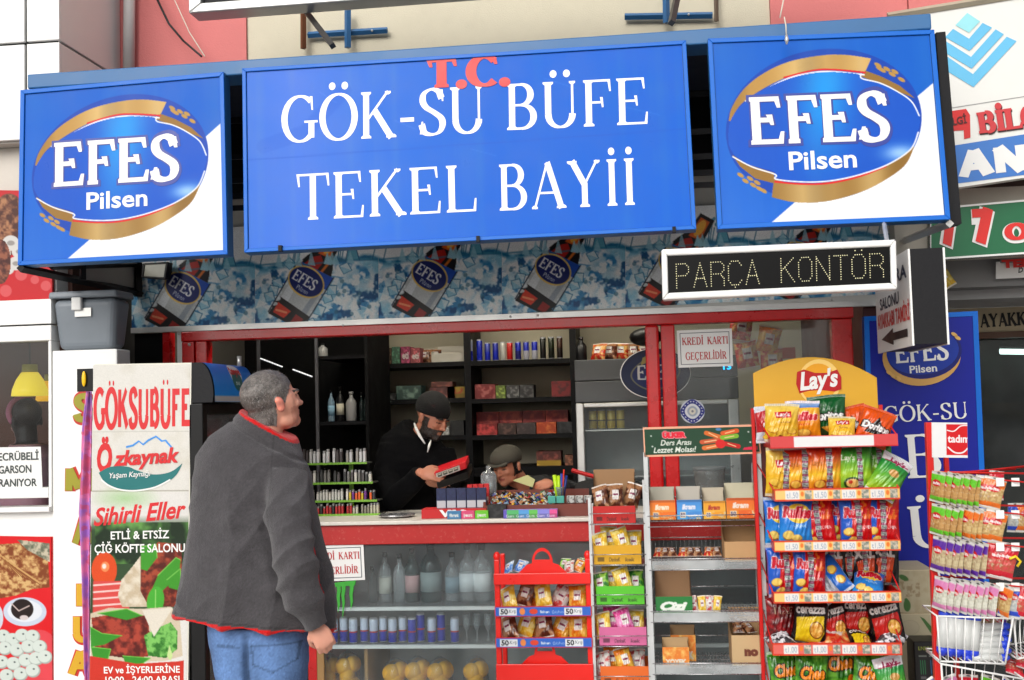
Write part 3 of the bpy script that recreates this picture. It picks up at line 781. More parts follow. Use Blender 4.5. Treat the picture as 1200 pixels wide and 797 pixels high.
EF = serif('EFES', thick=.21, thin=.10, ser=.03, track=.05)
EFO = serif('EFES', thick=.27, thin=.155, ser=.06, track=.05)
GOLD = (.72, .55, .28); GOLD2 = (.58, .43, .2)
def logo_canvas(res=.4, mini=False):
    c = Canvas(808, 700, (.02, .36, .76), res); c.gain = .92
    n = c.noise(300, 4, 2)
    c.blend((1 - c.x / 808) * .35 * (c.y / 700) + .1 * n, (.26, .46, .88))
    T = lambda x, y: (x - 28, y - 68 + 56 * (x - 28) / 808)
    pl = lambda pts, col, al=1: c.poly([T(*p) for p in _spl(pts, 5)] if len(pts) > 4 else [T(*p) for p in pts], col, al)
    c.poly([T(845, 193), T(845, 800), T(150, 800), T(210, 757)], (.93, .94, .96))
    c.ell(394, 332, 366, 291, (.08, .27, .68), rot=-12)
    def curve(pts, n=8): return _spl(pts, n)
    top = curve([(72, 370), (85, 320), (130, 250), (200, 188), (300, 135), (420, 105), (520, 98), (617, 110)]) + [(590, 166)] + curve([(586, 162), (480, 156), (400, 163), (300, 192), (200, 245), (120, 305), (78, 370)])
    c.poly([T(*p) for p in top], GOLD)
    lo = curve([(228, 590), (300, 604), (400, 600), (500, 580), (600, 545), (690, 495), (748, 450)]) + curve([(748, 455), (705, 530), (600, 604), (500, 648), (400, 673), (300, 677), (216, 660)])
    c.poly([T(*p) for p in lo], GOLD2)
    c.vgrad(0, 240, (0, 0, 0), (0, 0, 0), 9e9, 9e9)
    gm = sum(c.mask_poly([T(*p) for p in q_]) for q_ in (top, lo)) * (np.exp(-((c.x - 330) / 90) ** 2) + .8 * np.exp(-((c.x - 560) / 60) ** 2)); c.blend(gm * .55, (.93, .82, .58)); gm = sum(c.mask_poly([T(*p) for p in q_]) for q_ in (top, lo)) * np.clip(np.sin(c.x / 46) - .3, 0, 1); c.blend(gm * .4, (.42, .30, .12))
    c.poly([T(*p) for p in [(78, 500), (130, 535), (234, 567), (226, 606), (160, 590), (105, 545)]], GOLD2)
    c.poly([T(*p) for p in [(592, 158), (650, 180), (715, 215), (765, 262), (700, 236), (640, 208), (574, 182)]], GOLD2)
    inn = curve([(66, 430), (80, 365), (130, 300), (220, 238), (330, 190), (440, 168), (560, 172), (575, 190), (640, 205), (700, 235), (752, 275), (778, 330), (765, 400), (735, 460), (650, 520), (540, 565), (420, 590), (300, 594), (232, 580), (230, 560), (150, 540), (90, 505), (66, 460)], 6)
    m = c.mask_poly([T(*p) for p in inn]).astype(float)
    # red and white pinstripes follow the medallion edge
    c.line([T(*p) for p in curve([(290, 194), (400, 163), (480, 158), (590, 166)])], 7, (.85, .12, .14)); c.line([T(*p) for p in curve([(140, 290), (290, 203), (400, 171), (480, 166), (586, 175)])], 6, (.92, .93, .96))
    c.line([T(*p) for p in curve([(232, 600), (330, 606), (430, 600), (540, 572), (640, 530)])], 7, (.85, .12, .14)); 
    c.blend(m, (.08, .33, .76))
    g = np.exp(-((c.x - 400 + (c.y - 300) * .1) / 95) ** 2) * np.exp(-((c.y - 200) / 260) ** 2)
    c.blend(m * g * .85, (.10, .62, .93))
    g2 = np.exp(-((c.x - 670) / 60) ** 2 - ((c.y - 455) / 30) ** 2)
    c.blend(m * g2 * .8, (.7, .85, .98))
    c.line([T(*p) for p in curve([(80, 508), (150, 545), (234, 572), (236, 590), (330, 598), (430, 592), (540, 566), (650, 522), (735, 462), (768, 395)])], 5, (.92, .93, .96))
    c.line([T(*p) for p in curve([(576, 172), (578, 190), (640, 205), (700, 235), (752, 275), (776, 330)])], 5, (.92, .93, .96))
    for (x, y) in [(105, 578), (122, 600), (140, 590), (150, 615), (165, 605), (187, 636), (172, 628)]: c.ell(*T(x, y), 14, 7, GOLD, rot=35)
    c.streaks(.10, sc=60)
    for (x, y) in [(640, 135), (655, 155), (672, 150), (690, 170), (700, 160), (722, 190), (645, 148)]: c.ell(*T(x, y), 15, 7, GOLD, rot=35)
    return c

LOGO = logo_canvas()
def lightbox(px4, Y, label, glue=None):
    q = Q(*px4, Y, TL_)
    t = thing('light_box_sign', label, 'sign', q.base(), 'light box signs of the kiosk')
    return q, t
def efes_box(px4, label, seed):
    q, t = lightbox(px4, -1.0, label)
    obj('housing', q.slab(-.012, -.075), M_blueb, t)
    obj('frame', q.frame(.021, .024, .0, -.0115), M_bluef, t, bevel=.002)
    i = q.inset(.023, .026)
    i.p = [p - q.n * .008 for p in i.p]
    c = LOGO
    obj('printed_panel', c.quad('printed_panel', *i.p, M_sign, off=0), None, t)
    U = lambda x: (x - 28) / 808.0
    V_ = lambda x, y: (y - 68 + 56 * (x - 28) / 808) / 700.0
    o = i.text(EFO, U(141), V_(141, 470), U(676), V_(676, 437), 203 / 700, off=.001)
    obj('letter_outline', o, mat('deep_blue_print', (.05, .17, .56), rough=.4), t)
    o = i.text(EF, U(152), V_(152, 460), U(666), V_(666, 428), 184 / 700, off=.0022)
    obj('lettering', o, M_wht, t)
    o = i.text(sans('Pilsen', bold=.02), U(287), V_(287, 553), U(536), V_(536, 535), 72 / 700, off=.0015)
    obj('lettering', o, M_wht, t)
    return q
efes_box([(23.6, 105.5), (262, 84), (266.5, 298), (20.5, 311)], 'square blue beer sign at the left end of the canopy, oval emblem with gold ribbon', 1)
efes_box([(829.4, 45), (1095, 34.5), (1114, 257), (841, 268.5)], 'square blue beer sign at the right end of the canopy, oval emblem with gold ribbon', 2)

q, t = lightbox([(283.5, 80), (804, 47), (816, 268.5), (286, 296)], -1.0, 'wide blue kiosk name sign in the middle of the canopy with white serif letters')
obj('housing', q.slab(-.012, -.075), M_blueb, t)
obj('frame', q.frame(.009, .02, .0, -.0115), M_bluef, t, bevel=.002)
i = q.inset(.010, .022); i.p = [p - q.n * .008 for p in i.p]
c = Canvas(520, 215, (.0, .39, .85), .6)
n = c.noise(160, 6, 3)
c.blend(np.clip(.45 - np.abs(c.x - 60) / 520, 0, 1) * 1.3 + .12 * n, (.42, .53, .93))  # pale left area is a sky reflection painted into the panel colour
c.line([(120, 30), (70, 78), (20, 92)], 18, (.10, .36, .84), .25)
c.streaks(.13); c.line([(0, 108), (520, 101)], 1.2, (.09, .33, .80), .5)
for k_ in range(5): c.line([(90 + 90 * k_, 30 + 40 * (k_ % 3)), (110 + 95 * k_, 44 + 38 * (k_ % 3))], .8, (.40, .58, .95), .35)
obj('printed_panel', c.quad('printed_panel', *i.p, M_sign, off=0), None, t)
for (x_, y_) in ((328, 292), (560, 281), (790, 270)): obj('clip', MB().box(at(x_ - 2, y_, -1.01).x, at(x_ + 2, y_, -1.01).x, -1.012, -.99, at(x_, y_ + 3, -1.0, TL_).z, at(x_, y_ - 4, -1.0, TL_).z), M_dgrey, t)
SER = dict(thick=.150, thin=.048, ser=.05, track=.05)
wm = None
def st(s, a, b, cap, m, off=-.0072, **kw):
    k = dict(SER); k.update(kw)
    g_ = print_text(serif(s, **k), a, b, cap, -1.0, TL_, m=m, off=off)
    if m is None: obj('lettering', g_, mat('white_letters', (.93, .93, .93), rough=.35), t)
st('GÖK-SU', (329, 167), (565, 155), 54, wm)
st('BÜFE', (594, 152), (759.5, 144.5), 54, wm, wscale=1.0)
st('TEKEL', (347, 258), (558.5, 247), 54, wm)
st('BAYİİ', (585.5, 246.5), (744, 239.5), 54, wm)
rm = MB()
st('T.C.', (499, 103), (598, 98), 33.5, rm, off=-.0055, thick=.30, thin=.11, ser=.06, track=.02)
obj('lettering', rm, mat('red_letters', (.82, .06, .05), rough=.4), t, label='small red letters stuck over the white ones')
# dark end board of the canopy
q = Q((1097, 38), (1108, 37), (1127, 262), (1113, 266), -.93)
tag(obj('end_board', q.slab(0, -.06), M_dgrey), 'narrow charcoal board closing the right end of the light boxes', 'board')

# ------------------------------------------------------------------ ice banner under the canopy
def ice_tile():
    W_, H_ = 144, 118
    c = Canvas(W_, H_, (.96, .97, .97), 1.25); c.gain = 1.0
    # wavy water
    wl = 44 + 3 * np.sin(c.x / W_ * 2 * math.pi) + 2 * np.sin(c.x / W_ * 6 * math.pi)
    below = (c.y > wl).astype(float)
    n1 = c.noise(26, 21, 3); n2 = c.noise(16, 22, 3); n3 = c.noise(11, 29, 3)
    edge = np.clip(1 - np.abs(c.x - 72) / 80, .25, 1)
    c.blend(below * np.clip((n1 - .40) * 3.0, 0, .8), (.46, .76, .88)); c.blend(below * np.clip((n2 - .52) * 6, 0, .85), (.14, .50, .74)); c.blend(below * np.clip((n3 - .58) * 8, 0, .9), (.04, .30, .52)); c.blend(below * np.clip((c.noise(9, 41, 3) - .54) * 8, 0, .95), (.97, 1, 1))
    c.blend(np.clip(1 - np.abs(c.y - wl - 2) / 5, 0, 1) * np.clip(c.noise(12, 9) * 2.2 - .2, 0, 1), (.05, .40, .58))
    rr = np.random.RandomState(3)
    for k in range(13):                                     # translucent ice cubes, lit edge and blue shade side
        x, y, a, s_ = rr.rand() * W_, 56 + rr.rand() * 56, rr.rand() * 90, 8 + rr.rand() * 9
        P_ = [(x + s_ * math.cos(R(a + q_)), y + s_ * .85 * math.sin(R(a + q_))) for q_ in (0, 85, 180, 265)]; M0 = (x + 1, y - 1)
        c.poly([P_[0], P_[1], M0], (.97, 1, 1), .85); c.poly([P_[1], P_[2], M0], (.66, .86, .94), .75); c.poly([P_[2], P_[3], M0], (.22, .56, .78), .7); c.poly([P_[3], P_[0], M0], (.84, .94, .97), .8); c.line([P_[0], M0, P_[2]], .8, (.95, 1, 1), .7)
    for k in range(12):                                     # splashes above the line
        x = rr.rand() * W_; h = 6 + rr.rand() * 26
        c.line([(x - 3, 46), (x, 46 - h)], 1.4, (.15, .42, .55), .8)
        c.ell(x + 2, 42 - h, 1.6, 2.2, (.20, .50, .62), al=.8)
    c.poly([(106, 46), (111, 20), (113, 12), (117, 30), (122, 46)], (.38, .68, .78)); c.line([(106, 46), (113, 12), (122, 46)], 1.1, (.1, .35, .5))
    for k in range(16): c.ell(rr.rand() * W_, 55 + rr.rand() * 55, 2.5, 2.5, (.2, .42, .52), al=.6)
    # tilted bottle: amber neck up right, silver and blue body with oval label, amber foot down left
    def rot(pts):
        a = R(-58); return [(62 + (x * math.cos(a) - y * math.sin(a)), 68 + (x * math.sin(a) + y * math.cos(a))) for x, y in pts]
    DK = (.07, .04, .05)
    c.poly(rot([(12, -22), (26, -17), (38, -11), (64, -9), (64, 10), (38, 12), (26, 18), (12, 23)]), DK); c.poly(rot([(14, -16), (28, -10), (34, -3), (28, 4), (16, 2)]), (.72, .12, .07)); c.poly(rot([(34, -7), (60, -6), (60, 6), (36, 8)]), (.88, .38, .08))
    c.ell(*rot([(48, 0)])[0], 11, 5, (1.0, .72, .25), rot=-58); c.line(rot([(18, 8), (32, 10)]), 3, (.85, .45, .12))
    c.poly(rot([(-34, -23), (16, -24), (18, 24), (-34, 24)]), (.80, .82, .82)); c.poly(rot([(-34, -18), (14, -18), (14, -10), (-34, -8)]), (.92, .94, .95)); c.poly(rot([(-34, 12), (0, 14), (0, 20), (-34, 19)]), (.64, .68, .72))
    c.poly(rot([(2, -24), (16, -24), (18, 24), (2, 25)]), (.10, .32, .75)); c.poly(rot([(6, -24), (18, -24), (11, -8)]), (.85, .30, .1)); c.poly(rot([(-16, -24), (8, -24), (2, -10)]), (.12, .38, .80))
    c.poly(rot([(-54, -21), (-30, -23), (-34, 24), (-52, 22)]), DK); c.poly(rot([(-50, -17), (-37, -18), (-39, 1), (-50, -2)]), (.90, .24, .12)); c.poly(rot([(-50, 7), (-39, 8), (-40, 19), (-50, 17)]), (.62, .12, .10)); c.line(rot([(-46, -15), (-43, -3)]), 2.4, (1, .6, .4))
    for k_ in range(40):
        x, y = rot([(-52 + 72 * rr.rand(), (-25 if k_ % 2 else 25) + 5 * rr.rand())])[0]; c.ell(x, y, 3.4 * rr.rand() + 1, 2.2, (.93, .97, .98), al=.9)
    for k_ in range(9):
        x, y = rot([(-40 + 80 * rr.rand(), (-30 if k_ % 2 else 30))])[0]; a = rr.rand() * 90; P_ = [(x + 8 * math.cos(R(a + q_)), y + 7 * math.sin(R(a + q_))) for q_ in (0, 80, 180, 260)]; c.poly(P_, (.86, .94, .96), .85); c.line(P_ + P_[:1], 1, (.2, .5, .66)); c.poly(P_[:3], (.55, .80, .90), .7)
    c.line(rot([(18, -23), (-52, -22)]), 1.4, (.05, .12, .22)); c.line(rot([(18, 24), (-52, 24)]), 1.4, (.05, .12, .22))
    c.ell(60, 68, 23, 17.5, (.95, .80, .40), rot=36); c.ell(60, 68, 21.5, 15.5, (.05, .12, .42), rot=36)
    c.text(EF, 43, 63, 30, 12.5, (1, 1, 1), rot=33)
    c.text(sans('Pilsen'), 48, 75, 15, 5.5, (.9, .92, .95), rot=33)
    c.line([(0, 46), (40, 44), (60, 48), (100, 45), (143, 46)], 2.4, (.16, .48, .62), .6)
    for k_ in range(10): x = 20 + 90 * rr.rand(); c.poly([(x, 48), (x + 4, 38 - 8 * rr.rand()), (x + 9, 50)], (.62, .82, .88), .8)
    c.grain(.1)
    return c
zbt = .045
bn = thing('ice_banner', 'long printed banner of beer bottles plunging into blue ice water under the canopy', 'banner', at(600, 388, -.03))
tile = ice_tile()
xs0 = 154.0; ends = (154.5, 397.5, 1047, 350.5)
def by(px): return ends[1] + (ends[3] - ends[1]) * (px - ends[0]) / (ends[2] - ends[0])
k = 0; px = 154.5; W_ = 144.6
while px < 1046:
    pe = min(px + W_, 1047)
    cc = Canvas.__new__(Canvas); cc.w, cc.h, cc.res = tile.w, tile.h, tile.res
    nn = max(int(tile.nx * (pe - px) / W_), 2); cc.nx = nn; cc.ny = tile.ny; cc.a = tile.a[:, :nn]; cc.x = tile.x[:, :nn]; cc.y = tile.y[:, :nn]
    h = 118 - 6 * (px - 154) / 890
    obj('printed_sheet', cc.quad('printed_sheet', at(px, by(px) - 7 - h, -.03), at(pe - .15, by(pe) - 7 - h, -.03), at(pe - .15, by(pe) - 6.5, -.03), at(px, by(px) - 6.5, -.03), M_print, off=.002), None, bn)
    px += W_; k += 1
A, B = at(154.5, 397.5, -.03), at(1047, 350.5, -.03)
obj('bottom_trim', MB().box(A.x, B.x, -.042, -.028, (A.z + B.z) / 2, (A.z + B.z) / 2 + .027), M_alu, bn)
obj('backing', MB().box(A.x, B.x, -.0275, -.004, (A.z + B.z) / 2, (A.z + B.z) / 2 + .5), mat('grey_white_board', (.80, .80, .78), rough=.6), bn)
for px in (210, 402, 598, 630, 975): obj('screw', MB().ball(at(px, by(px) - 3, -.044), .006, 8, 5), M_alu, bn)
# wall strip seen in the gaps above the banner
obj('fascia_strip', MB().box(XL, X(1110, -.02), -.002, 0.2, Z(300, 0, 540), zc + .1), mat('grey_fascia', (.66, .65, .62), rough=.7, dirt=.2), bl)
fl = thing('flood_lamp', 'small square flood lamp with black rim tucked under the left light box', 'lamp', at(178, 326, -.1))
q = Q((168, 309), (197, 307), (194, 327), (166, 325), -.12); obj('housing', q.frame(.07, .09, .006, -.06), M_blk, fl); obj('lamp_glass', q.inset(.07, .09).slab(0, -.05), mat('lamp_glass', (.66, .66, .60), rough=.15), fl)

# ------------------------------------------------------------------ LED moving-text sign
q = Q((775, 292), (1050.5, 280.5), (1052, 339), (776.5, 351.5), -1.12)
t = thing('led_text_sign', 'black LED text sign in a silver frame hanging under the canopy at right', 'sign', q.base())
obj('frame', q.frame(.026, .135, 0, -.07), mat('silver_frame', (.93, .93, .92), rough=.35), t, bevel=.008)
obj('display', q.inset(.026, .135).slab(-.01, -.07), mat('led_display', (.012, .012, .014), spec=.15, rough=.35), t)
def dots(s, q, ua, va, ub, vb, capv, m, n=9):
    adv = {'K': 1, 'P': 1}
    L_ = len(s); 
    segs = {'P': [[(0, 0), (0, 1)], [(0, 1), (.7, 1), (.95, .85), (.95, .65), (.7, .5), (0, .5)]],
            'A': [[(0, 0), (.5, 1), (1, 0)], [(.2, .35), (.8, .35)]],
            'R': [[(0, 0), (0, 1)], [(0, 1), (.75, 1), (1, .85), (1, .65), (.75, .5), (0, .5)], [(.8, .42), (1, .3), (1, 0)]],
            'Ç': [[(1, .82), (.75, 1), (.25, 1), (0, .8), (0, .2), (.25, 0), (.75, 0), (1, .18)], [(.5, -.1), (.6, -.24), (.4, -.3)]],
            'K': [[(0, 0), (0, 1)], [(.95, 1), (.05, .5)], [(.3, .6), (1, 0)]],
            'O': [[(0, .2), (0, .8), (.25, 1), (.75, 1), (1, .8), (1, .2), (.75, 0), (.25, 0), (0, .2)]],
            'N': [[(0, 0), (0, 1)], [(.05, .93), (.95, .07)], [(1, 0), (1, 1)]],
            'T': [[(0, 1), (1, 1)], [(.5, .92), (.5, 0)]],
            'Ö': [[(0, .2), (0, .8), (.25, 1), (.75, 1), (1, .8), (1, .2), (.75, 0), (.25, 0), (0, .2)], [(.25, 1.18), (.26, 1.18)], [(.75, 1.18), (.76, 1.18)]], ' ': []}
    cell = 1 / (L_ - .25)
    for i, ch in enumerate(s):
        for P in segs[ch]:
            d = 0; first = True
            for (x0, y0), (x1, y1) in zip(P, P[1:]):
                ln = math.hypot((x1 - x0) * .62, y1 - y0); k = max(int(round(ln / .105)), 1)
                for j in range(0 if first else 1, k + 1):
                    x = x0 + (x1 - x0) * j / k; y = y0 + (y1 - y0) * j / k
                    f = (i + x * .74) * cell
                    c_ = q.P(ua + (ub - ua) * f, va + (vb - va) * f - y * capv, -.008)
                    e = .0024
                    u_ = (q.p[1] - q.p[0]).normalized() * e; v_ = (q.p[0] - q.p[3]).normalized() * e
                    m.add([c_ - u_, c_ - v_, c_ + u_, c_ + v_, c_ + q.n * .002], [(0, 1, 4), (1, 2, 4), (2, 3, 4), (3, 0, 4)])
                first = False
m = MB(); dots('PARÇA KONTÖR', q, .063, .775, .945, .735, .47, m)
obj('led_dots', m, mat('lit_led', (.9, .88, .7), emit=((.95, .92, .75), .55)), t, kind='stuff')
tag(obj('hanger_strap', MB().bar(at(1036, 262, -1.0), at(1040, 286, -1.1), .006), M_alu), 'thin metal strap holding up the right end of the LED sign', 'strap')

# ------------------------------------------------------------------ shoe repair box sign, hanging at right
zt = Z(291, -1.05, 1085); zb = Z(403, -1.05, 1088)
x0, x1 = X(1067.5, -1.05, 350), X(1108.5, -1.05, 350)
Yb = -.38
t = thing('projecting_sign', 'shoe repair box sign hanging at right with charcoal end and white lettered side', 'sign', ((x0 + x1) / 2, -.7, zb))
obj('housing', MB().box(x0 + .004, x1 - .004, -1.05, Yb, zb, zt), M_dgrey, t)
obj('white_side', MB().box(x0 - .004, x0 + .0035, -1.055, Yb, zb - .005, zt), M_wht, t); obj('white_side', MB().box(x1 - .0035, x1 + .004, -1.055, Yb, zb - .005, zt), M_wht, t)
obj('housing_back', MB().box(x0 + .004, x1 - .004, Yb + .001, Yb + .01, zb, zt), M_blk, t)
def side_text(tx, y0, y1, z, cap, m, off=.002):
    return text_mb(tx, (x0 - .004, y0, z), (x0 - .004, y1, z), (0, 0, cap), (-1, 0, 0), m=m, off=off)
def zz(v): return zb + (zt - zb) * v
m = MB(); side_text(sans('LOSTRA', bold=.03), Yb - .04, -1.02, zz(.72), .055, m); obj('lettering', m, mat('navy_letters', (.13, .15, .24), rough=.5), t); m = MB(); side_text(sans('SALONU', bold=.02), Yb - .10, -.86, zz(.48), .05, m)
obj('lettering', m, mat('navy_letters', (.13, .15, .24), rough=.5), t)
m = MB(); side_text(sans('AYAKKABI TAMİRİ', bold=.03), Yb - .03, -1.04, zz(.27), .062, m)
obj('lettering', m, mat('red_print', (.80, .22, .20), rough=.5), t)
m = MB(); xx = x0 - .0062
za = zz(.135)
m.add([(xx, Yb - .1, za), (xx, -.72, za + .035), (xx, -.72, za + .016), (xx, -.99, za + .016), (xx, -.99, za - .016), (xx, -.72, za - .016), (xx, -.72, za - .035)], [(0, 1, 6), (2, 3, 4, 5)])
obj('arrow', m, M_blk, t)
# ================================================================== shop front frame, counter, showcase
Yr = -.02
fr = thing('shop_window_frame', 'red enamelled frame round the kiosk serving hatch and its side window', 'window frame', (X(600, 0), 0, 0))
def vbar(px0, px1, py0, py1, Y0, Y1, name='post', m=None, par=None, pm=None, bev=.004):
    pm = pm or (py0 + py1) / 2
    return obj(name, MB().box(X(px0, Y0, pm), X(px1, Y0, pm), Y0, Y1, Z(py1, Y0, (px0 + px1) / 2), Z(py0, Y0, (px0 + px1) / 2)), m or M_red, par, bevel=bev)
ztop = (Z(397.5, -.03, 154.5) + Z(350.5, -.03, 1047)) / 2 - .001
zr0 = ztop - .052
zct = Z(609, -.1, 530)                       # counter top
zcb = zct - .018
xl0, xl1 = X(191, Yr, 440), X(244, Yr, 440)
obj('top_rail', MB().box(X(214, Yr, 440), X(1001, Yr, 400), Yr - .02, .05, zr0, ztop), M_red, fr, bevel=.006)
obj('post', MB().box(X(191, Yr, 440), X(199, Yr, 440), Yr, .05, 0, ztop), M_red, fr)
obj('post', MB().box(X(208, Yr, 440), X(214, Yr, 440) - .002, Yr, .04, 0, ztop), M_wht, fr, label='white strip beside the left red post')
obj('post', MB().box(X(214.3, Yr, 440), X(228.5, Yr, 440), Yr - .012, .05, 0, zr0 - .001), M_red, fr, bevel=.006)
obj('post', MB().box(X(230, Yr, 440), X(243.5, Yr, 440), Yr - .012, .05, 0, zr0 - .001), M_red, fr, bevel=.006)
obj('post', MB().box(X(757.5, Yr, 440), X(773.5, Yr, 440), Yr - .03, .05, zct + .003, zr0 - .001), M_red, fr, bevel=.012)
obj('post', MB().box(X(776, Yr, 440), X(792.5, Yr, 440), Yr - .015, .05, zct + .003, zr0 - .001), M_red, fr, bevel=.008)
obj('post', MB().box(X(977, Yr, 440), X(1001, Yr, 440), Yr - .01, .05, 0, zr0 - .001), M_red, fr, bevel=.006)
obj('lock', MB().ball((X(224, Yr), Yr - .015, Z(404, Yr, 224)), .009), M_alu, fr)
for (a, b) in ((224, 0), (660, 0)):
    pass
obj('pane', MB().box(X(792.6, Yr, 440), X(977, Yr, 440) - .001, .01, .015, zct + .003, zr0 - .001), glass('side_window_glass', refl=.3, haze=.03), fr)
obj('black_infill', MB().box(X(156, Yr, 440), X(190.6, Yr, 440), .0, .03, 0, ztop), M_dark, fr)

ct = thing('serving_counter', 'red fronted serving counter with worn white top above the glass showcase', 'counter', (X(560, 0), .1, 0))
xc0, xc1 = X(244.5, -.1, 620), X(905, -.1, 620)
obj('counter_top', MB().box(xc0, xc1, -.12, .50, zcb, zct), mat('worn_white_laminate', (.82, .80, .76), rough=.45, dirt=.35, vscale=9, dirtcol=(.4, .36, .3)), ct, bevel=.004)
obj('counter_front', MB().box(xc0, xc1, -.10, .48, Z(637, -.1, 530), zcb - .001), mat('worn_red_paint', (.68, .10, .09), rough=.5, dirt=.3, vscale=16, dirtcol=(.62, .35, .3)), ct, bevel=.004)
# showcase under the counter
zs = Z(637, -.1, 530) - .002
sc = thing('glass_showcase', 'long glazed showcase under the counter holding bottles, cans and orange bags', 'showcase', (X(620, 0), .1, 0))
xs0, xs1 = X(372, -.08, 760), X(905, -.08, 700)
obj('glass_front', MB().box(xs0 + .035, xs1, -.085, -.079, .06, zs - .001), glass('showcase_glass', refl=.3, haze=.05, hazecol=(.6, .62, .62)), sc)
M_scb = mat('showcase_back', (.62, .64, .64), rough=.45, var=.15, vscale=2.2)
obj('back_panel', MB().box(xs0, xs1, .46, .47, 0, zs), M_scb, sc)
obj('end_post', MB().box(xs0, xs0 + .034, -.09, -.05, 0, zs), mat('pale_wood', (.60, .46, .28), rough=.5, var=.15), sc)
obj('red_end', MB().box(xs0 - .045, xs0 - .002, -.09, .47, 0, zs), M_red, sc)
obj('end_panel', MB().box(xs1, xs1 + .02, -.09, .47, 0, zs), M_alu, sc)
obj('base', MB().box(xs0, xs1, -.08, .45, 0, .058), M_dgrey, sc)
zsh = [Z(711, -.07, 590), Z(756, -.07, 590), .32]
for z in zsh[:2]:
    obj('shelf', MB().box(xs0 + .036, xs1 - .02, -.05, .45, z - .003, z), glass('shelf_glass', refl=.4, haze=.15), sc)
    obj('shelf_edge', MB().box(xs0 + .036, xs1 - .02, -.07, -.052, z - .015, z + .002), M_wht, sc)
obj('shelf', MB().box(xs0 + .036, xs1 - .02, -.05, .45, .12, .135), M_wht, sc)
obj('divider', MB().box(X(429, 0, 760), X(433, 0, 760), -.04, .45, .136, zsh[1] - .004), mat('pale_wood', None), sc)
obj('divider', MB().box(X(762, 0, 700), X(766, 0, 700), -.04, .45, .06, zs), M_alu, sc)
gm = MB()
for k in range(26): gm.box(X(722, .4) + k * .022, X(722, .4) + k * .022 + .006, .435, .455, zsh[0] + .1, zs - .02)
obj('grille', gm, M_steel, sc, kind='stuff')

# card and sticker signs on the glass
def card_sign(px4, Y, label, lines):
    q = Q(*px4, Y); t = thing('card_sign', label, 'sign', q.base())
    obj('card', q.slab(.004, 0), M_wht, t)
    w_, h_ = (q.p[1] - q.p[0]).length, (q.p[0] - q.p[3]).length
    obj('border', q.inset(.05, .075).frame(.012, .012 * w_ / h_, .0062, .0045), mat('grey_border', (.25, .28, .32), rough=.5), t)
    for (s, ua, ub, v, cap) in lines:
        obj('lettering', q.text(serif(s, thick=.19, thin=.07, ser=.05, track=.06), ua, v, ub, v, cap, off=.0065), mat('red_ink', (.72, .10, .12), rough=.5), t)
    return t
card_sign([(793, 387.5), (857.5, 385), (859, 429), (795, 431)], -.004, 'white card sign with red capitals stuck high inside the right hand window', [('KREDİ', .09, .47, .40, .20), ('KARTI', .55, .92, .40, .20), ('GEÇERLİDİR', .14, .89, .80, .20)])
card_sign([(361, 640), (426, 637.5), (428, 679.5), (363, 682)], -.088, 'white card sign with red capitals on the counter showcase behind the customer', [('KREDİ', .09, .47, .40, .20), ('KARTI', .55, .92, .40, .20), ('GEÇERLİDİR', .14, .89, .80, .20)])
# round sticker
P = at(811.5, 482, .008); r_ = .059
c = Canvas(60, 60, (.80, .82, .86), 1)
c.ell(30, 30, 30, 30, (.13, .17, .50)); c.ell(30, 30, 19, 19, (.86, .87, .88)); c.ell(30, 30, 13, 13, (.62, .66, .72)); c.ell(30, 30, 8, 8, (.86, .84, .78)); c.ell(30, 30, 3, 3, (.5, .5, .55))
for k in range(18):
    a = 2 * math.pi * k / 18; c.ell(30 + 24.5 * math.cos(a), 30 + 24.5 * math.sin(a), 2, 1.6, (.85, .86, .9))
def discpos(u, v):
    a = (u - .5) * 2; b = (v - .5) * 2
    x = a * np.sqrt(1 - b * b / 2); z = -b * np.sqrt(1 - a * a / 2)
    return P.x + x * r_, np.full_like(u, P.y - .003), P.z + z * r_
s_ = MB().lathe([(r_, -.001), (r_, .001)], 0, 0, 0, 24)
t = thing('round_sticker', 'small round blue and white sticker on the side window glass', 'sticker', P)
obj('printed_face', c.mesh('printed_face', discpos, M_print), None, t)
t = obj('led_number', print_text(sans('13', bold=.03), (847.5, 433), (857, 432.5), 6.5, -.004, off=.001), mat('blue_led', (.1, .6, .9), emit=((.15, .7, 1.0), 2.0))); tag(t, 'tiny glowing blue number 13 under the card sign in the side window', 'display')
# green claw mark decal on the showcase glass
m = MB()
def claw(x, top, bot, w0):
    L_ = [(x, top), (x + .8, top + 6), (x - .2, top + 14), (x + .6, top + 22), (x - .4, bot)]
    ws = [w0, w0 * .9, w0 * .75, w0 * .6, .3]
    vs = []
    for (a, b), w_ in zip(L_, ws): vs += [at(a - w_ / 2, b, -.089), at(a + w_ / 2, b, -.089)]
    m.add(vs, [(2 * i, 2 * i + 2, 2 * i + 3, 2 * i + 1) for i in range(4)])
for (x, tp, bt, w_) in ((396.5, 686, 718, 5), (402, 684, 724, 5), (411.5, 683, 715, 5)): claw(x, tp, bt, w_)
m.add([at(392, 683, -.0893), at(417, 680, -.0893), at(416, 686, -.0893), at(393, 688, -.0893)], [(0, 1, 2, 3)])
tag(obj('claw_sticker', m, mat('green_decal', (.20, .62, .18), rough=.4)), 'green claw mark sticker on the showcase glass below the card sign', 'sticker')

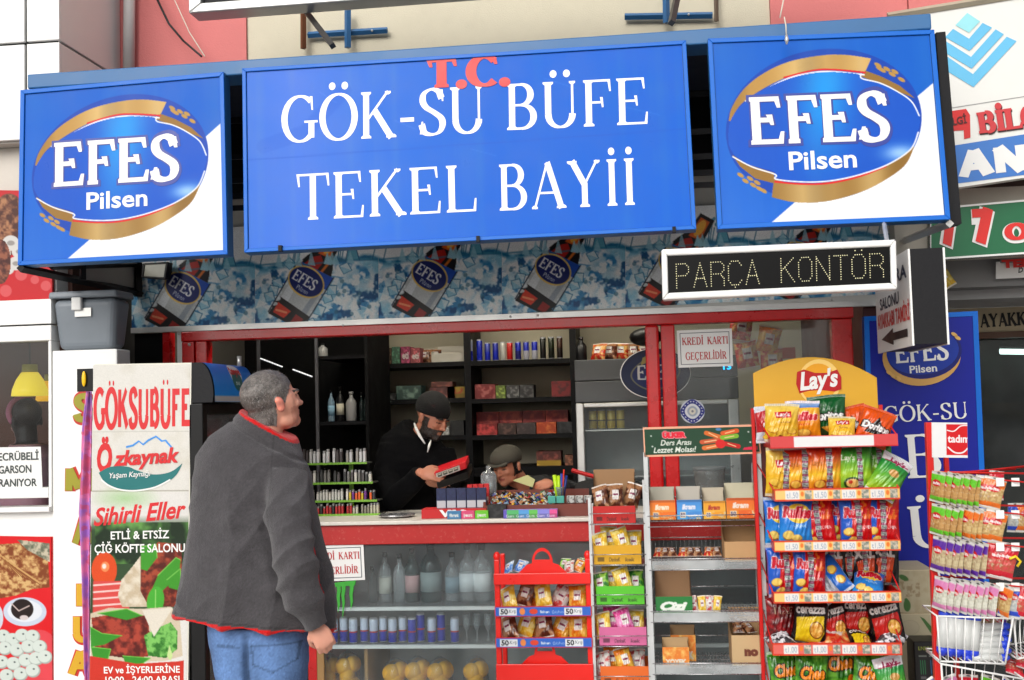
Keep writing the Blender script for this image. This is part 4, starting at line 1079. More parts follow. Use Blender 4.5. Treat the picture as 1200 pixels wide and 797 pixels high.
# ------------------------------------------------------------------ bottles, cans, fruit bags in the showcase
def bottle_mesh(name, r, h, body, capc, label=None, glassy=True):
    prof = [(r * .9, 0), (r, h * .03), (r, h * .62), (r * .8, h * .70), (r * .36, h * .80), (r * .34, h * .93)]
    return prof
M_clear = glass('bottle_glass', tint=(.78, .84, .84), refl=.9, haze=.12, hazecol=(.6, .66, .68))
M_cap = mat('black_cap', (.04, .04, .05), rough=.4)
def bottle(px, py_base, w_px, h_px, Y, bodym, capm, label, group=None, labc=None, parent_none=True, name='bottle', cat='bottle', base=None):
    s = F / (Y - CAM.y); r = w_px / 2 / s; h = h_px / s
    P = at(px, py_base, Y); z0 = base if base is not None else P.z
    t = thing(name, label, cat, (P.x, Y, z0), group)
    obj('body', MB().lathe([(r * .9, 0), (r, h * .03), (r, h * .60), (r * .8, h * .70), (r * .36, h * .80), (r * .34, h * .92)], P.x, Y, z0, 14), bodym, t)
    obj('cap', MB().lathe([(r * .42, h * .90), (r * .42, h)], P.x, Y, z0, 10), capm, t)
    if labc: obj('paper_label', MB().lathe([(r * 1.02, h * .18), (r * 1.02, h * .50)], P.x, Y, z0, 14), mat('label_%02x%02x%02x' % tuple(int(k * 255) for k in labc), labc, rough=.6), t)
    return t
zz1 = zsh[0] + .001; zz2 = zsh[1] + .001
M_gclear = glass('clear_spirit', tint=(.86, .9, .9), refl=.8, haze=.2, hazecol=(.75, .78, .8))
M_dbottle = glass('smoky_bottle', tint=(.22, .30, .30), refl=.8, haze=.30, hazecol=(.10, .15, .15))
desc = [(437, 11, 42, 'slim dark', M_dbottle, None), (452, 15, 58, 'pale clear', M_gclear, (.8, .8, .75)), (469, 15, 56, 'pale clear', M_gclear, None), (484, 17, 62, 'smoky grey', M_dbottle, (.75, .6, .6)), (506, 25, 70, 'broad smoky grey', M_dbottle, (.55, .6, .6)), (531, 17, 57, 'blue grey', M_gclear, (.5, .58, .62)), (549, 20, 66, 'frosted', M_gclear, (.82, .85, .86)), (566, 22, 66, 'frosted white', M_gclear, (.86, .88, .88))]
for i, (px, w_, h_, d_, m_, lc) in enumerate(desc):
    bottle(px, 712, w_, h_, .1, m_, M_cap, '%s bottle, %s from the left on the upper shelf of the showcase' % (d_, ORD[i]), 'bottles on the upper showcase shelf', lc, base=zz1)
def can(px, w_px, h_px, Y, z0, lo, hi, label, group, stripe=(.75, .1, .1)):
    s = F / (Y - CAM.y); r = w_px / 2 / s; h = h_px / s; x = at(px, 740, Y).x
    m = MB().lathe([(r * .86, 0), (r, h * .04), (r, h * .42), (r, h * .48), (r, h * .93), (r * .84, h), (r * .78, h * .985)], x, Y, z0, 14, cols=[(.7, .7, .72), lo, stripe, hi, (.75, .75, .77), (.8, .8, .8)])
    return tag(obj('drink_can', m, mat('can_paint', None, rough=.3, metal=.1, vcol=True, var=.04)), label, 'can', group)
SIL, BLU = (.80, .83, .90), (.07, .14, .66)
cans = [(391, SIL), (403, SIL), (414, SIL), (427, SIL), (438, SIL), (449, SIL), (460, SIL), (472, SIL), (483, BLU), (493, BLU), (506, SIL), (517, BLU), (533, SIL)]
for i, (px, hi) in enumerate(cans):
    tall = 33 if px in (493, 517) else 29
    can(px, 10, tall, .0 + .03 * (i % 2), zz2, BLU, hi, '%s and blue energy drink can, %s from the left on the lower showcase shelf' % ('silver' if hi == SIL else 'dark blue', ORD[i]), 'energy drink cans in the showcase')
M_wine = M_gclear
for i, px in enumerate((547, 559, 572)):
    s = F / 5.75; x = at(px, 740, .05).x
    tag(obj('stem_glass', MB().lathe([(.018, 0), (.003, .004), (.003, .045), (.012, .06), (.020, .085), (.017, .13)], x, .05, zz2, 14), M_wine), 'clear stemmed glass, %s from the left beside the showcase cans' % ORD[i], 'glass', 'stem glasses in the showcase')
M_orange = mat('orange_peel', (1.0, .72, .08), rough=.5, var=.12, vscale=8, bump=.3, bscale=300)
for i, (px, py, r_) in enumerate(((384, 783, 11), (407, 781, 11), (463, 789, 12), (489, 787, 12), (515, 788, 12), (557, 787, 11))):
    P = at(px, py, .05); s = F / 5.75
    t = thing('orange_bag', 'clear bag of oranges, %s from the left at the bottom of the showcase' % ORD[i], 'fruit bag', (P.x, .05, .136), 'orange bags in the showcase')
    for k, (dx, dz) in enumerate(((-.02, 0), (.022, .005), (0, -.045), (-.03, -.09), (.025, -.09), (0, -.13))):
        if P.z + dz - r_ / s > .136: obj('orange', MB().ball((P.x + dx, .05 + .03 * (k % 2), P.z + dz), r_ / s * .9, 12, 8), M_orange, t)
    obj('film', MB().lathe([(.05, .0), (.066, .03), (.064, (P.z - .136)), (.05, P.z - .136 + .05), (.012, P.z - .136 + .075)], P.x, .06, .136, 14), glass('film', refl=.4, haze=.02), t)

# ================================================================== shop interior
Ysh = 1.75
sh = thing('wall_shelving', 'black wall shelving with two bays on the beige back wall of the kiosk', 'shelf', (X(555, Ysh), 2.0, 0))
xu = [X(434, Ysh), X(549, Ysh), X(673.5, Ysh)]
for x in xu: obj('upright', MB().box(x - .022, x + .022, Ysh, 2.24, .03, 2.55), M_shelf, sh)
lev = {}
for b, (pxm, rows) in enumerate(((492, (425, 467.5, 511, 560)), (612, (421.5, 466, 509, 552)))):
    for r_, py in enumerate(rows):
        z = Z(py, Ysh, pxm); lev[b, r_] = z
        obj('shelf_board', MB().box(xu[b] + .023, xu[b + 1] - .023, Ysh + .005, 2.24, z - .03, z), M_shelf, sh)
    for z in (.15, .5, .85): obj('shelf_board', MB().box(xu[b] + .023, xu[b + 1] - .023, Ysh + .005, 2.24, z - .03, z), M_shelf, sh)

def pack(px0, px1, h_px, Y, z0, color, label, cat='box', name='carton', c2=None, txt=None, depth=.16, lid=None, seed=1, txtc=(.9, .9, .88), group=None, band=None, open_=False):
    """printed carton standing on height z0; widths in photo pixels"""
    s = F / (Y - CAM.y); x0 = at(px0, 480, Y).x; x1 = at(px1, 480, Y).x; h = h_px / s
    t = thing(name, label, cat, ((x0 + x1) / 2, Y, z0), group)
    m = mat('card_%02x%02x%02x' % tuple(int(k * 255) for k in color), color, rough=.55, var=.05)
    if open_:
        b = MB(); e = .004
        b.box(x0, x1, Y, Y + e, z0, z0 + h * .5).box(x0, x1, Y + depth - e, Y + depth, z0, z0 + h).box(x0, x0 + e, Y + e, Y + depth - e, z0, z0 + h * .6).box(x1 - e, x1, Y + e, Y + depth - e, z0, z0 + h * .6).box(x0 + e, x1 - e, Y + e, Y + depth - e, z0, z0 + e)
        obj('carton_body', b, m, t)
    else: obj('carton_body', MB().box(x0, x1, Y, Y + depth, z0, z0 + h), m, t, bevel=.002)
    hh = h * (.5 if open_ else 1)
    w_ = px1 - px0; c = Canvas(w_, hh * s, color, 1.3)
    c2 = c2 or tuple(min(k * 1.5 + .1, .9) for k in color)
    c.mottle(color, c2, max(w_ / 5, 2), seed, lo=.45, hi=.7)
    if band: c.rect(0, hh * s * .62, w_, hh * s, band)
    if txt: c.text(sans(txt, bold=.03), w_ * .15, hh * s * .72, w_ * .7, hh * s * .42, txtc)
    f = Y - .0015
    obj('printed_front', c.quad('printed_front', (x0 + .001, f, z0 + hh), (x1 - .001, f, z0 + hh), (x1 - .001, f, z0), (x0 + .001, f, z0), M_paper, off=0), None, t)
    return t
Y2 = 1.80
k = lambda b, r_: lev[b, r_] + .001
on1, on2, on3 = 'on the top shelf of the left bay', 'on the second shelf of the left bay', 'on the third shelf of the left bay'
pack(439, 450, 20, Y2, k(0, 0), (.14, .26, .20), 'dark green packet at the left end ' + on1)
pack(450.5, 460, 19, Y2, k(0, 0), (.30, .22, .16), 'narrow brown packet ' + on1)
pack(460.5, 470, 20, Y2, k(0, 0), (.20, .34, .26), 'green packet beside the pink ones ' + on1)
pack(471, 482, 20, Y2, k(0, 0), (.50, .16, .28), 'pink packet ' + on1 + ' beside the green one', txt='eti')
pack(482.5, 494, 18, Y2, k(0, 0), (.55, .24, .26), 'rose coloured packet ' + on1, txt='eti')
pack(507, 546, 21, Y2, k(0, 0), (.80, .78, .73), 'open white carton with brown flaps ' + on1, c2=(.82, .8, .76), open_=True, depth=.25)
pack(438, 464, 8, Y2, k(0, 1), (.09, .09, .10), 'flat black carton at the left end ' + on2, c2=(.3, .3, .3))
pack(465, 494, 16, Y2, k(0, 1), (.16, .26, .24), 'dark green carton with a pale label ' + on2, c2=(.5, .6, .55))
pack(504, 534, 13, Y2, k(0, 1), (.30, .13, .12), 'dark brown carton behind the knitted hat ' + on2)
pack(506, 531, 6, Y2 + .01, k(0, 1) + .076, (.34, .16, .13), 'flat brown carton lying on another one ' + on2)
pack(524.5, 546, 13, Y2, k(0, 1), (.60, .50, .12), 'yellow carton with red print ' + on2, c2=(.7, .2, .15), band=(.5, .4, .1))
pack(439, 450, 17, Y2, k(0, 2), (.13, .19, .32), 'dark blue packet ' + on3)
pack(527, 543, 17, Y2 - .03, k(0, 2), (.05, .05, .06), 'black cube shaped carton ' + on3 + ' beside the bearded man', c2=(.12, .12, .12))
pack(516, 526, 10, Y2, k(0, 2), (.6, .6, .58), 'small pale packet ' + on3)
for i, px in enumerate((501, 513)):
    pass
o2, o3, o4, o5 = 'on the second shelf of the right bay', 'on the third shelf of the right bay', 'on the lowest visible shelf of the right bay', ''
pack(557, 581, 17, Y2, k(1, 1), (.48, .12, .13), 'red carton at the left end ' + o2, c2=(.7, .4, .38))
pack(581.5, 593, 15, Y2, k(1, 1), (.36, .42, .16), 'olive green packet ' + o2)
pack(594, 609, 15, Y2, k(1, 1), (.20, .20, .21), 'dark grey packet ' + o2 + ' next to the green one', c2=(.5, .5, .5))
pack(609.5, 626, 15, Y2, k(1, 1), (.12, .12, .13), 'black packet in the middle ' + o2, c2=(.4, .4, .4))
pack(647, 671, 18, Y2 - .03, k(1, 1), (.50, .08, .10), 'glossy red packet at the right end ' + o2, c2=(.3, .05, .06))
for i in range(4):
    pack(558 + 27 * i, 584.3 + 27 * i, 15, Y2 + .1, k(1, 2) + .066, (.45, .10, .12), '%s red carton in the back row ' % ORD[i] + o3, c2=(.62, .25, .2), group='red cartons stacked along the third shelf', seed=i + 3)
for i, (a, b, cc, n_) in enumerate(((558, 582, (.50, .12, .12), 'red'), (583, 604, (.22, .14, .12), 'dark brown'), (605, 627, (.25, .2, .2), 'grey brown'), (628, 651, (.72, .25, .08), 'orange'), (652, 671, (.08, .08, .09), 'black'))):
    pack(a, b, 13, Y2, k(1, 2), cc, n_ + ' carton in the lower front row ' + o3, seed=i)
pack(627, 656, 17, Y2, Z(546, Y2, 640), (.34, .13, .10), 'brown carton with yellow stripes above the boy\'s shoulder', band=(.75, .6, .15))
pack(660, 673, 12, Y2, Z(546, Y2, 640), (.42, .24, .16), 'plain brown packet behind the pen cup')
obj('shelf_board', MB().box(xu[1] + .023, xu[2] - .023, Ysh + .005, 2.24, Z(546, Y2, 640) - .03, Z(546, Y2, 640) - .001), M_shelf, sh)
# cans along the top shelf of the right bay
cl = [(559, BLU, (.7, .72, .8)), (570.5, BLU, BLU), (580, BLU, (.2, .25, .6)), (589.5, BLU, (.1, .15, .6)), (598.5, (.75, .75, .72), (.78, .78, .75)), (606.5, (.7, .08, .06), (.75, .1, .08)), (616.5, (.1, .1, .4), BLU), (626, (.7, .7, .75), BLU), (636, (.7, .7, .75), BLU), (646, (.05, .05, .05), (.08, .1, .07)), (656, (.06, .08, .05), (.12, .16, .06)), (666, (.1, .05, .04), (.22, .1, .05))]
for i, (px, lo, hi) in enumerate(cl):
    dn = {598.5: 'white', 606.5: 'red', 646: 'black', 656: 'dark green', 666: 'dark brown'}.get(px, 'blue')
    h_ = 26 if px < 575 or px > 640 else 22
    can(px, 7, h_, Y2, k(1, 0), lo, hi, '%s drink can, %s from the left on the top shelf of the kiosk' % (dn, ORD[i]), 'cans along the top shelf', stripe=lo)
# crumpled snack bags on the top shelf and on the fridge: added with the bag builder below

# black cabinet at left with bottles
cb = thing('black_cabinet', 'tall black cabinet at the left of the kiosk interior with bottles standing on a shelf', 'cabinet', (X(340, 1.3), 1.3, 0))
xa, xb = X(246, 1.1), X(432, 1.1)
obj('back', MB().box(xa, xb, 1.68, 1.7, .03, 2.55), M_dark, cb)
obj('side', MB().box(xb - .02, xb, 1.1, 1.675, .03, 2.55), M_dark, cb); obj('side', MB().box(xa - .3, xa, 1.1, 1.675, .03, 2.55), M_dark, cb)
zb1_ = Z(494, 1.15, 400)
for z in (zb1_, zb1_ + .40, zb1_ - .45): obj('shelf_board', MB().box(X(373, 1.12), xb - .021, 1.12, 1.675, z - .02, z), M_shelf, cb)
for px in (303, 371): obj('mullion', MB().box(X(px, 1.1), X(px + 3, 1.1), 1.08, 1.1, .03, 2.55), mat('dim_mullion', (.30, .30, .32), rough=.5), cb)
for a, b in (((305, 420), (331, 430)), ((343, 433), (366, 441.5))):  # glowing bars stand for tube reflections in the cabinet glass
    tag(obj('tube_reflection', MB().bar(at(*a, 1.04), at(*b, 1.04), .0028), mat('reflection_glow', (.9, .9, .9), emit=((.95, .97, 1), .7))), 'white glowing bar standing for a lamp reflection, %s' % ('above the customer\'s head' if a[0] < 320 else 'lower one, right of the customer\'s face'), 'lamp')
for i, (px, w_, h_, m_, lc, d_) in enumerate(((388.5, 8, 38, glass('blue_bottle', tint=(.5, .75, .9), refl=.8, haze=.3, hazecol=(.5, .7, .85)), (.55, .72, .82), 'pale blue'), (399, 9, 42, M_cap, (.8, .78, .7), 'black, white labelled'), (412, 13, 35, mat('frosted_bottle', (.62, .62, .62), rough=.4), None, 'frosted grey'), (424, 5, 34, M_dbottle, None, 'slim dark'), (429, 5, 34, M_dbottle, None, 'slim smoky'))):
    bottle(px, 494, w_, h_, 1.3, m_, M_cap if i != 2 else mat('frosted_bottle', None), d_ + ' bottle on the shelf of the black cabinet', None, lc, base=zb1_ + .001)
bottle(378.5, 430, 12, 17, 1.3, mat('frosted_bottle', None), M_cap, 'squat jar with pale label high in the black cabinet', None, None, name='jar', cat='jar', base=zb1_ + .401)

# lighter and cigarette display
dp = thing('lighter_display', 'tiered display with lime green shelf edges stacked with small packs and lighters', 'display rack', at(405, 608, .3))
M_lime = mat('lime_edge', (.45, .66, .16), rough=.4)
tiers = [(362, 430, 545, 541, 20), (362, 437, 568, 564, 18), (366, 442, 589, 585, 16), (370, 446, 609, 607, 15)]
rr = random.Random(4)
for i, (a, b, y0, y1, hh_) in enumerate(tiers):
    Y = .30 - .03 * i
    P0, P1 = at(a - 14, y0, Y), at(b, y1, Y); z = (P0.z + P1.z) / 2
    z = max(z, zct + .007)
    obj('tier', MB().box(P0.x, P1.x, Y, Y + .12, z - .006, z), mat('dim_tray', (.3, .3, .28), rough=.5), dp)
    obj('green_edge', MB().box(P0.x, P1.x, Y - .006, Y - .001, z - .007, z + .004), M_lime, dp)
    x = P0.x + .01; m = MB()
    pal = [[(.75, .75, .74), (.5, .08, .1), (.8, .8, .8), (.25, .22, .22), (.6, .58, .55)], [(.3, .28, .28), (.45, .44, .42), (.2, .2, .2), (.8, .79, .75)], [(.82, .81, .78), (.8, .8, .77), (.84, .82, .78)], [(.7, .07, .08), (.07, .07, .08), (.75, .75, .73), (.65, .06, .07)]][i]
    while x < P1.x - .02:
        f = (x - P0.x) / (P1.x - P0.x); w_ = .0155 if i in (0, 1) else .013
        c_ = rr.choice(pal)
        if i == 2 and f > .6: c_ = rr.choice([(.8, .7, .1), (.4, .15, .5), (.85, .35, .06), (.15, .15, .2)])
        if i == 3 and f > .6: c_ = rr.choice([(.75, .73, .66), (.5, .48, .42), (.7, .68, .6)])
        h = (hh_ - 2 - rr.random() * 4) / 225
        m.box(x, x + w_ * .8, Y + .005, Y + .03, z + .001, z + h * .8, c_); m.box(x + w_ * .1, x + w_ * .7, Y + .007, Y + .028, z + h * .8, z + h, (.55, .55, .55) if i == 3 or f > .6 else tuple(k_ * .8 for k_ in c_))
        x += w_ * (1.25 if rr.random() < .85 else 2.2)
    obj('small_packs', m, M_vcol, dp, kind='stuff')
obj('post', MB().box(at(410, 580, .43).x, at(414, 580, .43).x, .42, .44, zct + .001, Z(541, .43, 410)), M_lime, dp)
obj('plinth', MB().box(at(358, 600, .25).x, at(446, 600, .25).x, .22, .44, zct + .001, zct + .006), M_blk, dp)

# ceiling tubes that light the kiosk (their reflections show in the cabinet doors)
for i, (xx_, lb) in enumerate(((-1.55, 'left'), (-.35, 'right'))):
    t = thing('ceiling_lamp', 'lit fluorescent fitting on the kiosk ceiling, %s one' % lb, 'lamp', (xx_, .5, zc), 'ceiling lamps of the kiosk')
    obj('tube', MB().tube([(xx_ - .45, .5, zc + .02), (xx_ + .45, .5, zc + .02)], .018, 8), mat('ceiling_tube', (.95, .95, .95), emit=((1, .97, .90), 95.0)), t); obj('fitting', MB().box(xx_ - .48, xx_ + .48, .46, .54, zc + .045, zc + .09), M_wht, t)
# refrigerator inside
Yf2 = .95
fg = thing('drinks_fridge', 'grey drinks fridge inside the kiosk with chrome door frame and gold cans', 'fridge', (X(760, Yf2), Yf2 + .3, 0))
xf0, xf1 = X(675, Yf2), X(866, Yf2)
zh0, zh1 = Z(471, Yf2, 715), Z(421, Yf2, 715)
M_fg = mat('fridge_grey', (.27, .28, .29), rough=.45, var=.05)
obj('header', MB().box(xf0, xf1, Yf2 - .02, Yf2 + .6, zh0, (zh0 + zh1) / 2 - .002).box(xf0, xf1, Yf2 - .015, Yf2 + .6, (zh0 + zh1) / 2 + .002, zh1), M_fg, fg, bevel=.004)
obj('cabinet', MB().box(xf0, xf0 + .02, Yf2 + .03, Yf2 + .6, .03, zh0 - .002).box(xf1 - .02, xf1, Yf2 + .03, Yf2 + .6, .03, zh0 - .002).box(xf0 + .021, xf1 - .021, Yf2 + .58, Yf2 + .6, .03, zh0 - .002), mat('fridge_inside', (.70, .72, .72), rough=.4), fg)
d = obj('door', MB().box(xf0, xf0 + .045, Yf2 - .02, Yf2 + .025, .1, zh0 - .004).box(xf1 - .06, xf1, Yf2 - .02, Yf2 + .025, .1, zh0 - .004).box(xf0 + .046, xf1 - .061, Yf2 - .02, Yf2 + .025, zh0 - .03, zh0 - .004), M_alu, fg, bevel=.006)
obj('pane', MB().box(xf0 + .046, xf1 - .061, Yf2, Yf2 + .006, .1, zh0 - .031), glass('fridge_glass', tint=(.92, .95, .95), refl=.4, haze=.05, hazecol=(.45, .48, .5)), d)
zf = Z(503, Yf2 + .1, 720)
for z in (zf, zf - .27, zf - .54): obj('shelf', MB().box(xf0 + .022, xf1 - .022, Yf2 + .05, Yf2 + .56, z - .008, z), M_alu, fg)
for i, px in enumerate((702.5, 713, 724.5, 735.5)):
    can(px, 9.5, 23, Yf2 + .15, zf + .001, (.80, .70, .30), (.85, .76, .36), 'gold beer can, %s of four in the grey fridge' % ORD[i], 'gold beer cans in the fridge', stripe=(.22, .22, .2))
# oval beer sign
os_ = thing('oval_sign', 'oval dark blue beer sign hanging behind the red window post', 'sign', at(768, 466, .45))
cx_, Yo = 768, .45
C0 = at(cx_, 437.5, Yo); so_ = F / (Yo - CAM.y); rx, rz = 41 / so_, 29.5 / so_
def disc(cx, cz, rx, rz, y, n=40): return [(cx + rx * math.cos(2 * math.pi * i / n), cz + rz * math.sin(2 * math.pi * i / n)) for i in range(n)]
obj('body', MB().prism(disc(C0.x, C0.z, rx, rz, Yo), Yo, Yo + .04), M_alu, os_)
c = Canvas(120, 86, (.06, .12, .26), 1)
c.ell(60, 43, 60, 43, (.06, .13, .30)); c.ell(60, 43, 44, 30, (.45, .45, .38), rot=-10); c.ell(60, 43, 41, 27, (.05, .14, .38), rot=-10)
c.poly([(36, 14), (60, 4), (76, 12), (60, 16), (44, 24), (34, 28)], (.62, .58, .32)); c.text(EF, 28, 54, 66, 26, (.85, .87, .85))
def opos(u, v):
    a = (u - .5) * 2; b = (v - .5) * 2
    return C0.x + a * np.sqrt(1 - b * b / 2) * rx * .97, np.full_like(u, Yo - .002), C0.z - b * np.sqrt(1 - a * a / 2) * rz * .97
obj('printed_face', c.mesh('printed_face', opos, M_print), None, os_)
tag(obj('black_hat', MB().ball(at(757, 395, .5), (.09, .09, .05), 14, 8), M_blk), 'black rounded hat hanging at the top corner of the hatch above the oval sign', 'hat')
bottle(681.5, 420, 13, 29, 1.2, M_cap, M_cap, 'stout black bottle standing on top of the grey fridge', base=zh1 + .001)
# bucket seen through the side window
bk = thing('clear_bucket', 'large clear plastic jar standing on the counter behind the side window', 'jar', at(833, 605, .25))
P = at(833, 600, .25); obj('body', MB().lathe([(.06, 0), (.065, .01), (.078, .17), (.08, .20)], P.x, .25, zct + .001, 20), glass('plastic_jar', tint=(.75, .72, .7), refl=.8, haze=.35, hazecol=(.45, .42, .4)), bk)
obj('rim', MB().lathe([(.081, .195), (.083, .21), (.078, .21)], P.x, .25, zct + .001, 20), mat('grey_plastic', (.5, .5, .5), rough=.4), bk)
# ================================================================== counter goods
def boxpx(px0, px1, py0, py1, Y, depth, col, name, label, cat='box', z0=None, m=None, group=None):
    s = F / (Y - CAM.y); a = at(px0, (py0 + py1) / 2, Y); b = at(px1, (py0 + py1) / 2, Y); h = (py1 - py0) / s
    z = z0 if z0 is not None else at((px0 + px1) / 2, py1, Y).z
    return tag(obj(name, MB().box(a.x, b.x, Y, Y + depth, z, z + h), m or mat('card_%02x%02x%02x' % tuple(int(q_ * 255) for q_ in col), col, rough=.5), bevel=.0015), label, cat, group)
zc_ = zct + .001
pack(491, 567, 11, -.04, zc_, (.78, .06, .08), 'flat red gum carton lying on the counter top under the cigarette packs', c2=(.8, .08, .1), depth=.12)
q = (at(512, 606, -.042), at(541, 605, -.042))
vt = obj('carton_lettering', text_mb(sans('ViVi', bold=.05), (at(515, 606, -.043).x, -.043, zc_ + .009), (at(547, 606, -.043).x, -.043, zc_ + .009), (0, 0, .033), (0, -1, 0)), M_wht)
vt.parent = bpy.data.objects['carton']; vt.name = 'lettering'
# find the gum carton root again (last thing created with that label)
for o in bpy.data.objects:
    if o.type == 'EMPTY' and o.get('label', '').startswith('flat red gum carton'):
        vt.parent = o; vt.matrix_parent_inverse = Matrix.Translation(-ROOTLOC[o.name])
zt_ = zc_ + 11 / 238 + .001
for i in range(5):
    px = 509 + 11.7 * i
    s = F / 5.68
    t = pack(px, px + 11.2, 23, .0 + .0 * i, zt_, (.10, .14, .30), 'dark blue cigarette pack, %s of five standing in a row on the red gum carton' % ORD[i], c2=(.12, .17, .35), depth=.02, group='row of blue cigarette packs', band=(.78, .8, .82), name='cigarette_pack', cat='cigarette pack')
for i in range(4):
    pack(545 + 6.5 * i, 551 + 6.5 * i, 24, .06 + .01 * i, zt_ + .008, (.78, .08, .09), 'small red pack, %s of four behind the blue cigarette packs' % ORD[i], depth=.02, group='red packs behind the blue ones', name='cigarette_pack', cat='cigarette pack', band=(.8, .7, .65))
for i, (a, b, cc, n_) in enumerate(((521, 537, (.25, .50, .68), 'blue'), (537.5, 553, (.86, .30, .48), 'pink'), (553.5, 569, (.42, .78, .14), 'lime green'))):
    pack(a, b, 9, -.075, zc_, cc, n_ + ' gum box lying in front of the red carton', txt='jest' if i else 'first', depth=.03, c2=cc)
pack(568, 590, 15, -.06, zc_, (.07, .07, .08), 'black carton between the gum boxes and the wooden tray', c2=(.2, .2, .2), depth=.08)
sp = thing('gum_strip_box', 'long flat box striped purple, blue, green and pink on the counter edge', 'box', at(622, 606, -.07))
x0, x1 = at(590, 600, -.09).x, at(653, 600, -.09).x
obj('carton_body', MB().box(x0, x1, -.09, -.05, zc_, zc_ + .04), mat('card_lilac', (.6, .5, .8), rough=.5), sp)
c = Canvas(63, 10, (.4, .35, .75), 2)
for (a, b, cc) in ((4, 18, (.35, .75, .45)), (18, 30, (.35, .65, .9)), (30, 40, (.42, .8, .35)), (40, 54, (.55, .55, .9)), (54, 63, (.93, .35, .62))): c.rect(a, 0, b, 5, cc); c.rect(a, 5, b, 10, tuple(k_ * .8 for k_ in cc))
for k_ in range(5): c.text(sans('Gum'), 3 + 12 * k_, 9, 9, 3.5, (.95, .9, 1))
obj('printed_front', c.quad('printed_front', (x0, -.0915, zc_ + .04), (x1, -.0915, zc_ + .04), (x1, -.0915, zc_), (x0, -.0915, zc_), M_paper, off=0), None, sp)
# wooden sweets tray
M_wood = mat('red_brown_wood', (.42, .17, .11), rough=.5, var=.15)
tr = thing('sweets_tray', 'reddish wooden tray across the counter filled with small sweets', 'tray', at(630, 605, .1))
x0, x1 = at(566, 600, -.03).x, at(690, 600, -.03).x
obj('tray_body', MB().box(x0, x1, -.03, -.015, zc_, zc_ + .058).box(x0, x0 + .012, -.014, .30, zc_, zc_ + .075).box(x1 - .012, x1, -.014, .30, zc_, zc_ + .075).box(x0 + .013, x1 - .013, .285, .30, zc_, zc_ + .11).box(x0 + .013, x1 - .013, -.014, .284, zc_, zc_ + .012), M_wood, tr)
m = MB(); r_ = random.Random(2)
for k_ in range(420):
    x = x0 + .02 + r_.random() * (x1 - x0) * .62; y = .0 + r_.random() * .27; z = zc_ + .02 + y * .2 + .03 * r_.random()
    cc = r_.choice([(.8, .62, .2), (.15, .2, .5), (.75, .75, .7), (.6, .12, .1), (.25, .4, .3), (.7, .5, .35), (.2, .15, .12), (.5, .6, .7)])
    a = r_.random() * 3.14; w_ = .012; u = Vector((math.cos(a) * w_, math.sin(a) * w_, .004)); v = Vector((-math.sin(a) * w_ * .5, math.cos(a) * w_ * .5, r_.random() * .008)); p = Vector((x, y, z))
    m.add([p - u - v, p + u - v, p + u + v, p - u + v, p + Vector((0, 0, .007))], [(0, 1, 4), (1, 2, 4), (2, 3, 4), (3, 0, 4)], cc)
tag(obj('wrapped_sweets', m, M_gloss, kind='stuff'), 'heap of small wrapped sweets of many colours in the wooden tray', 'sweets')
for i, px in enumerate((642, 652)):
    boxpx(px, px + 9, 583, 591, .02, .03, (.25, .62, .56), 'mint_pack', 'turquoise mint pack on the tray edge, %s one' % ('left' if not i else 'right'), z0=zc_ + .06, group='turquoise mint packs')
for i in range(3): pack(661 + 10 * i, 670 + 10 * i, 8, .02, zc_ + .06, (.80, .80, .78), 'white gum pack, %s of three right of the turquoise packs' % ORD[i], c2=(.2, .2, .2), depth=.03, group='white gum packs on the tray', name='gum_pack')
pc = thing('pen_cup', 'clear cup of pens and lighters on the tray with a bright yellow one', 'cup', at(656, 583, .1))
P = at(656, 578, .1)
obj('cup', MB().lathe([(.02, 0), (.026, .07), (.03, .075)], P.x, .1, zc_ + .06, 14), glass('cup_plastic', refl=.8, haze=.35, hazecol=(.6, .66, .64)), pc)
zp = zc_ + .08
for i, (dx, cc, h, w_) in enumerate(((-.012, (.70, .85, .10), .115, .010), (-.002, (.68, .82, .10), .11, .009), (.006, (.10, .25, .65), .12, .006), (.012, (.85, .2, .1), .14, .004), (.018, (.1, .2, .5), .11, .006), (.004, (.2, .2, .2), .10, .004))):
    obj('pen', MB().tube([(P.x + dx, .1 + .004 * i - .01, zp), (P.x + dx * 2, .1 + .004 * i - .01, zp + h)], w_, 8), mat('pen_%d' % i, cc, rough=.35), pc)
jr = thing('clear_jar', 'small clear plastic jar standing before the boy at the left of the sweets', 'jar', at(572, 575, .2))
P = at(573, 575, .25); obj('body', MB().lathe([(.04, 0), (.042, .1), (.03, .12), (.012, .125), (.012, .15)], P.x, .25, zc_ + .09, 16), M_gclear, jr)
tag(obj('metal_dish', MB().lathe([(.05, .0), (.09, .008), (.095, .014)], at(466, 607, .1).x, .08, zc_, 24), M_steel), 'round steel change dish on the counter in front of the bearded man', 'dish')
bp = tag(obj('black_bag', MB().ball(at(712, 576, .75), (.24, .15, .075), 18, 10), mat('black_cloth', (.05, .05, .06), rough=.8)), 'black bag lying behind the pen cup', 'bag')
tag(obj('folded_red_strap', MB().bar(at(670, 551, .60), at(701, 560, .58), .008), mat('red_cloth', (.70, .08, .10), rough=.7)), 'red strap lying across the black bag', 'strap')
obj('desk', MB().box(X(560, .7), X(690, .7), .55, 1.1, zct - .03, zct + .02), M_wood, None)
tag(bpy.data.objects['desk'], 'brown inner desk top behind the sweets tray where the boy leans', 'desk')

